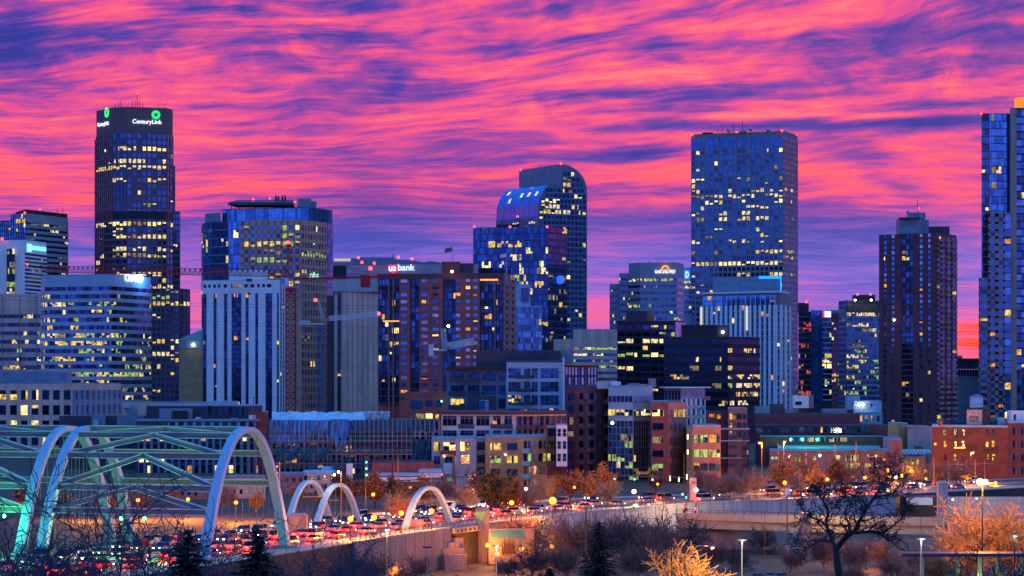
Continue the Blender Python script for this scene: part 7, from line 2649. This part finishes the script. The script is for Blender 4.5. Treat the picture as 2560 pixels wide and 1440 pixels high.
class Tree:
    def __init__(s, seed, h, kids, ang, lr, bend, up, r0, bark, leaf=None, nleaf=0, lsize=.25, trunk=.35, rmin=.02, first=.3, segs=3):
        s.r = random.Random(seed)
        s.T, s.C = MB(), MB()
        s.kids, s.ang, s.lr, s.bend, s.up, s.bark, s.leaf, s.nleaf, s.ls, s.rmin, s.first, s.segs = kids, ang, lr, bend, up, bark, leaf, nleaf, lsize, rmin, first, segs
        s.grow(Vector((0, 0, -.3)), Vector((s.r.uniform(-.05, .05), s.r.uniform(-.05, .05), 1)).normalized(), h * trunk, r0, 0)
        k = h / max(v[2] for v in s.C.v)
        s.C.v = [(v[0] * k, v[1] * k, v[2] * k) for v in s.C.v]
        s.T.v = [(v[0] * k, v[1] * k, v[2] * k) for v in s.T.v]

    def grow(s, p, d, L, r, lev):
        R_ = s.r
        n = 5 if lev == 0 else s.segs
        path, rad, dirs = [p.copy()], [r], [d.copy()]
        for i in range(n):
            b = s.bend * (.35 if lev == 0 else 1)
            d = (d + Vector((R_.gauss(0, b), R_.gauss(0, b), R_.gauss(0, b * .7) + s.up))).normalized()
            p = p + d * (L / n)
            path.append(p.copy())
            rad.append(max(s.rmin, r * (1 - .5 * (i + 1) / n)))
            dirs.append(d.copy())
        mb = s.T if lev < 2 else s.C
        mb.tube(path, rad, s.bark, (7, 5, 4, 3, 3, 3)[min(lev, 5)], cap=lev == 0)
        if lev >= len(s.kids):
            if s.leaf:
                for _ in range(s.nleaf):
                    q = path[R_.randrange(1, len(path))] + Vector((R_.gauss(0, .35), R_.gauss(0, .35), R_.gauss(0, .3)))
                    a, b_ = Vector((R_.gauss(0, 1), R_.gauss(0, 1), R_.gauss(0, 1))).normalized(), Vector((R_.gauss(0, 1), R_.gauss(0, 1), R_.gauss(0, 1)))
                    b_ = a.cross(b_).normalized()
                    z = s.ls * R_.uniform(.5, 1.2)
                    s.C.face([tuple(q - a * z), tuple(q - b_ * z * .6), tuple(q + a * z), tuple(q + b_ * z * .6)], s.leaf)
            return
        k = s.kids[lev]
        for i in range(k):
            f = s.first + (1 - s.first) * (i + R_.random() * .8) / k
            if i == k - 1: f = 1.0
            x = f * n
            j = min(int(x), n - 1)
            q = path[j].lerp(path[j + 1], min(1, x - j))
            dd = dirs[j + 1]
            ref = Vector((0, 0, 1)) if abs(dd.z) < .95 else Vector((1, 0, 0))
            u = dd.cross(ref).normalized()
            v = dd.cross(u)
            ph = i * 2.4 + R_.uniform(-.6, .6)
            a = s.ang * R_.uniform(.7, 1.25) * (.45 if i == k - 1 else 1)
            nd = dd * math.cos(a) + (u * math.cos(ph) + v * math.sin(ph)) * math.sin(a)
            s.grow(q, nd.normalized(), L * s.lr * R_.uniform(.75, 1.2) * (1.7 if lev == 0 else 1), max(s.rmin, rad[min(j + 1, n)] * .62), lev + 1)

    def make(s, name, label, group, loc, scale=1.0, rz=0.0):
        t = thing(name, label, 'tree', loc, rz, group)
        t.scale = (scale,) * 3 if not isinstance(scale, tuple) else scale
        lpart('trunk', s.T, t)
        lpart('crown', s.C, t)
        kids_of(t)
        return t


def conifer(seed, h, w_):
    R_ = random.Random(seed)
    T, C_ = MB(), MB()
    T.tube([(0, 0, -.4), (0, 0, h)], [h * .018, .03], M_BARK, 6)
    z = h * .06
    while z < h * .99:
        f = 1 - z / h
        rad = 1.45 * w_ * (f ** .75) * R_.uniform(.78, 1.12) + .12
        k = max(5, int(11 * f + 5))
        for i in range(k):
            a = 2 * math.pi * (i + R_.random()) / k
            ln = rad * R_.uniform(.7, 1.1)
            dr = Vector((math.cos(a), math.sin(a), -.28 + .2 * (1 - f)))
            b0 = Vector((0, 0, z))
            n = max(4, int(ln * 6))
            for j in range(n):
                t_ = ((j + R_.random()) / n) ** .75
                p = b0 + dr * (ln * t_)
                s_ = .30 * (1.15 - t_) + .26
                for _ in range(2):
                    o = Vector((R_.gauss(0, .12), R_.gauss(0, .12), R_.gauss(0, .08)))
                    e = (dr + Vector((R_.gauss(0, .5), R_.gauss(0, .5), R_.gauss(0, .3)))).normalized()
                    g = e.cross(Vector((R_.gauss(0, .3), R_.gauss(0, .3), 1))).normalized()
                    C_.face([tuple(p + o - e * s_), tuple(p + o + g * s_ * .28), tuple(p + o + e * s_), tuple(p + o - g * s_ * .28)], M_NEEDLE)
        z += h * .028 + .08
    return T, C_


def put_conifer(seed, h, w_, px, Y, label, zb=None):
    T, C_ = conifer(seed, h, w_)
    t = thing('conifer_tree', label, 'tree', (PX(px, Y), Y, hill(Y) if zb is None else zb), 0, 'dark conifers')
    lpart('trunk', T, t)
    lpart('crown', C_, t)


def place(src, px, Y, label, zb=None, scale=1.0, rz=0.0, group=None):
    c = copy_tree(src, (PX(px, Y), Y, hill(Y) if zb is None else zb), rz, label, group)
    c.scale = (scale,) * 3 if not isinstance(scale, tuple) else scale
    return c


put_conifer(1, 15.3, 4.5, 1497, 440, 'tall dark spruce beside the orange-lit wooden pole', -8)
put_conifer(2, 12.4, 3.1, 642, 196, 'dark spruce under the foot of the tall bridge arch')
put_conifer(3, 12.2, 3.0, 470, 192, 'dark spruce half hidden in the bare trees below the arches')
put_conifer(4, 6.2, 2.6, 1375, 450, 'dark rounded pine below the mural lamps')
put_conifer(5, 5.6, 2.4, 1408, 440, 'second rounded pine touching the first below the mural lamps')
put_conifer(6, 5.4, 2.2, 1142, 445, 'dark pine at the lower edge below the stepped blocks')
put_conifer(7, 4.6, 2.1, 1180, 450, 'smaller pine beside the white-lit pole')
put_conifer(8, 5.0, 1.9, 1822, 440, 'dark pine between the orange bush and the green-lit pole')

# bare black trees of the near slope
near_kw = dict(kids=[7, 5, 5, 4], ang=.85, lr=.66, bend=.26, up=.03, r0=.34, bark=M_BARKB, trunk=.30, rmin=.045, first=.2, segs=4)
tr = [Tree(21, 22, **near_kw), Tree(22, 22, **near_kw), Tree(23, 21, **{**near_kw, 'ang': 1.0, 'bend': .3})]
spots = [(0, 300, 262, 'spreading black bare tree crossing the middle of the braced bridge', 1.0, .4), (1, 95, 250, 'black bare tree over the first tall arch leg', .95, 1.9), (2, 20, 236, 'black bare tree leaning in at the frame edge', .95, .2),
         (1, 450, 285, 'bare tree before the spruces beneath the arch', .86, 4.0), (0, 190, 240, 'dense bare tree before the red brake lights', .80, 3.1), (2, 380, 236, 'low bare tree over the lower road lanes', .72, 5.2),
         (2, 745, 300, 'bare tree sweeping over the concrete pier', .84, 2.2), (0, 850, 330, 'bare tree at the end of the retaining wall', .74, .9), (2, 500, 225, 'low bare tree at the lower edge by the spruces', .62, 1.1), (1, 90, 205, 'closest low bare tree in the lower corner', .60, 3.6),
         (0, 560, 300, 'bare tree hiding the lower part of the tall arch foot', .72, 1.5), (2, 810, 270, 'low spreading bare tree under the grass bank', .6, 4.6), (1, 920, 300, 'bare tree at the lower edge by the slim orange-lit pole', .6, 2.0), (1, 1900, 330, 'low bare tree by the green-lit pole', .45, 1.0), (2, 2020, 300, 'low bare thicket at the gnarled tree trunk', .4, 2.0), (0, 2340, 320, 'low bare thicket at the brightly lit pale pole', .42, 3.0)]
srcs = {}
for k, px, Y, l, sc_, rz in spots:
    if k not in srcs:
        srcs[k] = tr[k].make('bare_tree', l, 'dark bare trees on the near slope', (PX(px, Y), Y, hill(Y)), sc_, rz)
    else: place(srcs[k], px, Y, l, None, sc_, rz)

g = Tree(33, 18, [1, 1], .95, .66, .36, .02, .62, M_BARK, trunk=.34, rmin=.045, first=.3, segs=4)
g.T, g.C = MB(), MB()
g.kids, g.lr, g.ang, g.up = [0, 0, 4, 4], .62, .95, .03
GYY = 345.0
gb_ = Vector((PX(2100, GYY), GYY, hill(GYY)))
limbs = [([(2100, 1500, 0), (2098, 1440, 0), (2092, 1395, 0), (2090, 1370, 0)], .95, .72), ([(2090, 1375, 0), (2112, 1345, -1), (2135, 1328, -1.5), (2150, 1300, -2), (2168, 1268, -2), (2188, 1240, -1.5), (2200, 1212, -1), (2196, 1180, 0)], .62, .14),
         ([(2090, 1375, 0), (2078, 1345, 1), (2066, 1310, 1.5), (2070, 1278, 2), (2056, 1250, 2.5), (2040, 1232, 3)], .5, .12), ([(2132, 1332, -1.5), (2160, 1330, -2.5), (2186, 1331, -3), (2208, 1340, -3.5), (2222, 1352, -4)], .42, .16),
         ([(2206, 1336, -3.5), (2228, 1318, -4), (2250, 1300, -4), (2262, 1282, -4)], .26, .09), ([(2168, 1268, -2), (2150, 1246, -1), (2130, 1238, 0), (2105, 1226, 1), (2085, 1232, 1)], .24, .09), ([(2182, 1248, -1.6), (2206, 1240, -2.4), (2232, 1232, -3), (2250, 1214, -3)], .2, .08),
         ([(2066, 1312, 1.5), (2046, 1300, 2), (2026, 1292, 2.5), (2008, 1276, 3)], .26, .08), ([(2082, 1356, 1), (2050, 1352, 1.5), (2022, 1368, 2), (2000, 1366, 2)], .26, .08), ([(2200, 1212, -1), (2216, 1196, -1), (2228, 1172, 0)], .16, .07), ([(2124, 1336, -1), (2120, 1306, 0), (2112, 1280, 0), (2122, 1256, 0)], .26, .08)]
for pts, r0, r1 in limbs:
    P = [Vector(V(px, py, GYY + dy)) - gb_ for px, py, dy in pts]
    P = [Vector(q) for q in catmull3([tuple(p) for p in P], 3)]
    n = len(P)
    rad = [(r0 + (r1 - r0) * i / (n - 1)) * .62 for i in range(n)]
    g.T.tube([tuple(p) for p in P], rad, M_BARK, 7, cap=False)
    if r0 > .9: continue
    for i in range(2, n):
        for _ in range(1 if i < n - 1 else 3):
            d = (P[i] - P[i - 1]).normalized()
            nd = (d + Vector((g.r.gauss(0, .8), g.r.gauss(0, .6), g.r.gauss(.25, .6)))).normalized()
            g.grow(P[i], nd, g.r.uniform(1.1, 2.6), max(.05, rad[i] * .5), 2)
t = thing('gnarled_tree', 'big gnarled black tree with crooked limbs in front of the ramp bridge', 'tree', tuple(gb_), 0, 'dark bare trees on the near slope')
lpart('trunk', g.T, t)
lpart('crown', g.C, t)
e = Tree(36, 19, [6, 5, 5, 5], .8, .64, .22, .06, .42, M_BARK, trunk=.36, rmin=.05, first=.35, segs=4)
src_e = e.make('bare_tree', 'dark bare tree silhouetted against the glowing orange tree', 'dark bare trees on the near slope', (PX(2520, 330), 330, hill(330)), .86, .7)
place(src_e, 2400, 360, 'smaller bare tree over the carport roof', None, .62, 2.5)
place(src_e, 2260, 350, 'low bare tree next to the brightly lit pale pole', None, .5, 4.1)

# pale bushes lit by the lamps
ob1 = Tree(41, 10, [9, 7, 6, 4], .8, .6, .2, .06, .2, M_BARKO, trunk=.26, rmin=.026, first=.2)
src_o = ob1.make('lamp_lit_bush', 'orange-lit bare bush under the cobra street light', 'pale twiggy bushes', (PX(1712, 412), 412, hill(412)), 1.3, 0)
place(src_o, 2452, 502, 'great glowing orange bare tree beneath the twin flood', -8, 1.75, 1.3)
place(src_o, 2525, 506, 'second glowing orange tree at the frame edge', -8, 1.6, 2.9)
place(src_o, 2405, 500, 'third glowing orange tree by the ramp pier', -8, 1.2, 4.4)
place(src_o, 1222, 440, 'pale green-lit bush at the foot of the white pole', None, .6, 2.0)
place(src_o, 1005, 560, 'pale round bush on the road verge by the small free-standing arch', 0, .75, 1.0)
place(src_o, 1640, 418, 'low orange-lit bush beside the cobra street light', None, .8, 5.0)

# purple brush of the creek bed
br = [Tree(51, 14, [9, 6, 6, 4], .75, .68, .18, .07, .2, M_BARKP, trunk=.22, rmin=.04, first=.15), Tree(52, 14, [9, 6, 5, 5], .85, .66, .22, .05, .2, M_BARKB, trunk=.22, rmin=.04, first=.15)]
spots = [(1, 1385, 545, 'blue-grey bare brush tree under the brightest globe lamp'), (0, 1440, 535, 'purple bare brush tree left of the wooden pole'), (0, 1320, 560, 'purple brush by the end of the mural wall'), (1, 1575, 535, 'blue bare tree next to the dark spruce'), (1, 1640, 550, 'blue bare tree under the signal mast'), (0, 1540, 560, 'purple brush behind the dark spruce'), (1, 1720, 545, 'blue bare tree at the start of the ramp'),
         (0, 1600, 500, 'purple brush in the hollow right of the spruce'), (0, 1780, 530, 'low purple brush beneath the ramp girder'), (1, 1905, 575, 'round dark bare tree against the cracked wall'), (0, 2060, 530, 'purple brush at the ramp pier'), (0, 2150, 520, 'purple brush under the starry park lamp'), (1, 2230, 500, 'low brush before the parked cars'), (0, 930, 480, 'purple brush below the dark railing'), (1, 870, 455, 'bluish brush beside the concrete pier'), (0, 1000, 470, 'low purple brush on the grass bank'), (0, 1690, 500, 'brown brush above the orange bush'), (0, 2340, 480, 'brown brush beside the carport'), (0, 1480, 470, 'brown brush at the foot of the wooden pole'), (1, 1330, 500, 'bluish brush behind the rounded pines'),
         (1, 1480, 552, 'blue-grey brush behind the wooden pole'), (0, 1660, 530, 'purple brush in front of the signal mast'), (1, 1845, 525, 'bluish brush left of the cracked wall'), (0, 1975, 520, 'purple brush at the rusty utility pole'), (1, 2100, 545, 'bluish brush under the middle of the ramp'), (0, 2200, 535, 'purple brush below the ramp girder near the underpass'), (1, 2300, 510, 'bluish brush behind the brightly lit pale pole'), (0, 2130, 470, 'dark brush at the roots of the gnarled tree'), (0, 1040, 500, 'purple brush under the pale retaining wall'), (1, 960, 520, 'bluish brush at the foot of the retaining wall'), (0, 1270, 500, 'purple brush before the mural wall'), (0, 1420, 500, 'purple brush between the pines and the wooden pole')]
srcs = {}
for i, (k, px, Y, l) in enumerate(spots):
    sc_ = [.95, .9, .8, 1.0, .95, .85, .95, .62, .5, .62, .62, .55, .5, .62, .7, .5, .6, .6, .5, .7, .8, .8, .5, .45, .5, .5, .5, .5, .45, .5, .4, .6][i]
    if k not in srcs: srcs[k] = br[k].make('brush_tree', l, 'bare brush in the creek bed', (PX(px, Y), Y, hill(Y)), sc_, i * 1.3)
    else: place(srcs[k], px, Y, l, None, sc_, i * 1.3)

# street trees that keep brown leaves, and bare ones
lf = [Tree(61, 9, [7, 5, 4], .6, .62, .16, .08, .16, M_BARK, M_LEAFB, 14, .34, .3, .03, .2), Tree(62, 10, [8, 5, 5], .62, .62, .16, .07, .2, M_BARK, M_LEAFG, 14, .34, .3, .03, .2), Tree(63, 9.5, [8, 5, 5], .55, .64, .14, .10, .16, M_BARKO, M_LEAFO, 9, .34, .28, .025, .15), Tree(64, 10.5, [9, 6, 5, 4], .8, .66, .18, .05, .2, M_BARKP, None, 0, .2, .3, .04, .2)]
spots = [(1, 1222, 590, 'big olive-leaved tree behind the mural pylon', 1.15), (0, 1275, 596, 'brown-leaved tree right beside the olive one', 1.02), (0, 938, 622, 'tall pointed russet tree behind the sodium lamp', 1.1), (0, 878, 632, 'brown tree behind the small arches', .92), (0, 800, 640, 'low brown tree between the small arches', .6), (2, 1062, 640, 'russet tree framed by the small free-standing arch', .85), (3, 1160, 625, 'bare sapling before the grey corner shop', .7), (3, 1316, 600, 'bare street tree by the white lamp', .72),
         (0, 1425, 655, 'tall brown tree before the maroon balconied block', 1.0), (2, 1472, 660, 'russet sapling at the maroon block', .85), (2, 1515, 668, 'rusty-topped pointed tree by the green signals', 1.05), (3, 1520, 632, 'bare sapling by the road railing under the rusty tree', .75), (0, 1378, 650, 'dusky brown tree above the brightest lamp', .85), (3, 1350, 640, 'bare tree before the ochre block side', .8), (0, 1640, 700, 'dark brown tree at the glass corner office', .8),
         (3, 1792, 664, 'bare round street tree, first after the scroll banner', .8), (3, 1824, 668, 'bare round street tree, second after the scroll banner', .78), (3, 1851, 672, 'slim bare street tree between two rounder ones', .7), (3, 1886, 676, 'wide bare street tree before the brown apartments', .88), (2, 1955, 712, 'brightly glowing orange tree beside the green canopy roof', 1.15), (2, 2030, 716, 'wide glowing orange-brown tree next to the brightest one', 1.05), (2, 2045, 705, 'pale bare orange-lit tree in front of the wide glowing one', .8), (0, 2090, 735, 'dark brown tree before the arched parapet', 1.0), (3, 1999, 690, 'slim bare tree between the glowing trees', .75), (3, 2120, 740, 'bare tree behind the gnarled one', .85), (3, 2190, 745, 'bare tree below the red signal', .8), (3, 1765, 700, 'bare tree at the lit sconces', .8), (2, 1750, 705, 'orange-lit tree at the grey brick office door', .72), (3, 2290, 750, 'bare tree at the yellow plaster wall', .8), (3, 2350, 745, 'bare tree at the warehouse corner', .85), (2, 2345, 735, 'small orange bush past the iron fence', .5), (3, 2400, 735, 'bare tree before the warehouse frame', .9), (2, 745, 640, 'orange-brown bush behind the first small arch', .55), (0, 170, 560, 'brown bush glimpsed under the far bridge beams', .8), (2, 640, 600, 'rusty bush inside the tall arch', .6), (3, 560, 610, 'bare tree inside the tall arch', .7),
         (0, 60, 580, 'brown tree at the frame edge under the second bridge', .9), (0, 260, 590, 'brown tree seen through the brace beams', .8), (3, 350, 600, 'bare tree seen through the middle of the brace beams', .8), (0, 430, 610, 'dusky tree seen through the brace beams by the arch', .8), (0, 850, 650, 'brown tree behind the message board', .9), (2, 1000, 640, 'russet tree left of the small free-standing arch', .7), (3, 1110, 650, 'bare tree under the signal arm', .8), (0, 985, 660, 'brown tree before the maroon shop', .8)]
srcs = {}
for i, (k, px, Y, l, sc_) in enumerate(spots):
    if k not in srcs: srcs[k] = lf[k].make(['brown_leaf_tree', 'olive_leaf_tree', 'russet_tree', 'bare_street_tree'][k], l, 'street trees along the road', (PX(px, Y), Y, 0), sc_, i * 1.7)
    else: place(srcs[k], px, Y, l, 0, sc_, i * 1.7)


# ------------------------------------------------------------------ cars
G_HEAD = glow('headlight', (1.0, .93, .72), 9)
G_TAIL = glow('tail_light', (1.0, .03, .02), 10)
M_TYRE = mat('tyre', (.02, .02, .02))
PAINTS = {'silver': (.16, .16, .18), 'black': (.012, .012, .015), 'white': (.4, .4, .4), 'dark red': (.25, .02, .02), 'blue': (.03, .06, .2), 'grey': (.06, .06, .07)}


def car_meshes(style):
    """Loft of cross sections along x (forward +x): returns body and glass builders."""
    st = {'saloon': ([(-2.25, .55, .82, .45), (-2.15, .95, .86, .3), (-1.5, .98, .88, .25), (0, .95, .90, .22), (1.0, .92, .88, .24), (1.9, .78, .84, .28), (2.2, .6, .72, .4)], [(-1.75, .98, .96), (-1.1, 1.42, .68), (.25, 1.45, .68), (1.05, .95, .72)]),
          'hatchback': ([(-1.95, .55, .80, .45), (-1.9, 1.0, .84, .3), (-1.2, 1.02, .86, .25), (0, 1.0, .88, .22), (1.0, .95, .86, .24), (1.7, .8, .82, .28), (1.95, .6, .7, .4)], [(-1.85, 1.02, .96), (-1.45, 1.5, .68), (.2, 1.52, .68), (.95, .98, .72)]),
          'van': ([(-2.4, .6, .92, .45), (-2.35, 1.1, .95, .3), (-1.2, 1.12, .97, .28), (0, 1.1, .98, .26), (1.2, 1.08, .96, .28), (2.1, .95, .92, .3), (2.4, .7, .8, .45)], [(-2.3, 1.12, .96), (-2.2, 1.95, .82), (1.0, 1.95, .82), (1.8, 1.08, .78)])}[style]
    body = lambda m: None
    def build(m):
        b = MB(True)
        b.smooth = False
        rings = []
        for x, zt, hw, zb in st[0]:
            rings.append([(x, -hw, zb + .12), (x, -hw * .93, zb), (x, hw * .93, zb), (x, hw, zb + .12), (x, hw, (zb + zt) / 2 + .05), (x, hw * .9, zt), (x, -hw * .9, zt), (x, -hw, (zb + zt) / 2 + .05)])
        for r0, r1 in zip(rings, rings[1:]):
            for j in range(8): b.face([r0[j], r0[(j + 1) % 8], r1[(j + 1) % 8], r1[j]][::-1], m)
        b.face(rings[0], m)
        b.face(rings[-1][::-1], m)
        g = st[1]
        (xr, zr, _), (x0, z0, w0), (x1, z1, w1), (xf, zf, _) = g
        b.hexa([(x0 - .02, -w0, z0), (x1 + .02, -w1, z1), (x1 + .02, w1, z1), (x0 - .02, w0, z0), (x0 + .05, -w0 * .93, z0 + .06), (x1 - .05, -w1 * .93, z1 + .06), (x1 - .05, w1 * .93, z1 + .06), (x0 + .05, w0 * .93, z0 + .06)], m)
        for sx in (-1, 1):
            b.tube([(x0 + .5, sx * .84, zr - .02), (x0 + .55, sx * w0 * .99, z0)], .04, m, 4)
        return b
    gl = MB()
    g = st[1]
    L0 = [(g[0][0], -.82, g[0][1] - .04), (g[3][0], -.82, g[3][1] - .04), (g[3][0], .82, g[3][1] - .04), (g[0][0], .82, g[0][1] - .04)]
    U = [(g[1][0], -g[1][2], g[1][1] - .002), (g[2][0], -g[2][2], g[2][1] - .002), (g[2][0], g[2][2], g[2][1] - .002), (g[1][0], g[1][2], g[1][1] - .002)]
    gl.hexa(L0 + U, GL['black'])
    return build, gl, st


WHEEL = MB(True)
WHEEL.smooth = False
WHEEL.tube([(0, -.11, 0), (0, .11, 0)], .32, M_TYRE, 14)
WHEEL.tube([(0, -.125, 0), (0, .125, 0)], .2, M_GALV, 10)
WM = WHEEL.mesh('wheel')


def make_car(style, paint, lights=True):
    m = mat('paint_' + paint.replace(' ', '_'), PAINTS[paint], rough=.3, var=.05, spec=.6)
    build, gl, st = car_meshes(style)
    t = thing('car', 'x', 'car')
    lpart('body', build(m), t)
    link('window_glass', gl.mesh('window_glass'), t)
    L = st[0]
    for sx in (L[0][0] + .75, L[-1][0] - .8):
        for sy in (-.8, .8): link('wheel', WM, t, (sx, sy, .32))
    for nm, x, z, m2 in (('headlight', L[-1][0] + .01, .62, G_HEAD), ('tail_light', L[0][0] - .01, .74 if style != 'van' else .95, G_TAIL)):
        for sy in (-.62, .62):
            q = MB()
            q.box(x - .06, x + .06, sy - .2, sy + .2, z - .1, z + .1, m2 if lights else M_GALV)
            lpart(nm, q, t)
    return t


def flat_car(t, name):
    """The same car with all its parts in one mesh, for cars only a few pixels long."""
    b = MB()
    for o in KIDS[t.name]:
        k = len(b.v)
        me = o.data
        b.v.extend([tuple(v.co + o.location) for v in me.vertices])
        for p in me.polygons:
            b.f.append(tuple(k + i for i in p.vertices))
            b.m.append(b.mi(me.materials[p.material_index]))
    return b.mesh(name)


KIND = [('saloon', 'silver'), ('hatchback', 'dark red'), ('saloon', 'black'), ('van', 'white'), ('hatchback', 'blue'), ('saloon', 'grey'), ('van', 'grey')]
ORD = 'first second third fourth fifth sixth seventh eighth ninth tenth eleventh twelfth'.split()
TENS = {20: ('twenty', 'twentieth'), 30: ('thirty', 'thirtieth'), 40: ('forty', 'fortieth'), 50: ('fifty', 'fiftieth')}


def nth(n):
    if n <= 20: return (ORD + 'thirteenth fourteenth fifteenth sixteenth seventeenth eighteenth nineteenth twentieth'.split())[n - 1]
    return TENS[n // 10 * 10][1] if n % 10 == 0 else TENS[n // 10 * 10][0] + '-' + ORD[n % 10 - 1]


protos, first, flats = [], [], []
cr = random.Random(77)
lanes = [(3.6, 'median lane', 1), (8.0, 'middle lane', 1), (12.6, 'kerb lane', 1), (-3.6, 'median lane', -1), (-8.0, 'middle lane', -1), (-12.6, 'kerb lane', -1)]
count = {}
for off, ln, way in lanes:
    s = 100 + cr.uniform(0, 9)
    n = 0
    while s < PLEN - 40:
        k = cr.randrange(len(KIND))
        (x, y), h = along(s, off + cr.uniform(-.3, .3))
        px = 1280 + x / y * F
        if -60 < px < 2480:
            n += 1
            style, paint = KIND[k]
            where = 'showing red tail lights' if way == 1 else 'showing white headlights'
            label = f'{paint} {style} {where}, {nth(n)} from the tall arches in the {ln}'
            rz = h if way == 1 else h + math.pi
            full = y < 600
            while len(protos) <= k: protos.append(None); first.append(True)
            if protos[k] is None:
                protos[k] = make_car(*KIND[k])
                kids_of(protos[k])
            if full:
                if first[k]:
                    c = protos[k]
                    first[k] = False
                    c.location, c.rotation_euler = (x, y, .03), (0, 0, rz)
                    tag(c, label, 'car', 'cars on the road')
                else: c = copy_tree(protos[k], (x, y, .03), rz, label, 'cars on the road')
            else:
                while len(flats) <= k: flats.append(None)
                if flats[k] is None: flats[k] = flat_car(protos[k], 'car')
                c = tag(link('car', flats[k], None, (x, y, .03), rz), label, 'car', 'cars on the road')
            if n % 2 == 1 or full:
                if way == 1: lamp_light(c, (-3.2, 0, .7), 900 if full else 1100, (1, .03, .02), .4, 'tail_glow')
                else: lamp_light(c, (4.0, 0, .7), 50 if full else 80, (1, .7, .4), .4, 'head_glow')
        s += cr.uniform(10, 17) if s < 330 else cr.uniform(20, 40)
for k, p in enumerate(protos):
    if p is not None and first[k]:
        for o in KIDS[p.name]: bpy.data.objects.remove(o)
        bpy.data.objects.remove(p)
pk = make_car('saloon', 'silver', False)
kids_of(pk)
lots = [(2276, 478, 'parked silver saloon facing out beside the brightly lit pale pole', 1.7), (2235, 490, 'parked saloon under the starry park lamp', 1.5), (1895, 500, 'parked saloon behind the green-lit pole, end of the row', 1.5), (1925, 502, 'parked saloon second in the row behind the green-lit pole', 1.6), (1955, 501, 'parked saloon third in the row behind the green-lit pole', 1.5), (2420, 488, 'parked saloon under the carport', 1.4), (2160, 488, 'parked saloon nearest the gnarled tree', 1.6)]
for i, (px, Y, l, rz) in enumerate(lots):
    if i == 0:
        pk.location, pk.rotation_euler = (PX(px, Y), Y, -7.95), (0, 0, -rz)
        tag(pk, l, 'car', 'cars parked in the riverside lot')
    else: copy_tree(pk, (PX(px, Y), Y, -7.95), -rz, l, 'cars parked in the riverside lot')
b = MB()
b.box(PX(1830, 495), PX(2620, 495), 470, 512, -8.2, -7.96, M_ASPH)
tag(link('parking_lot', b.mesh('parking_lot')), kind='structure')
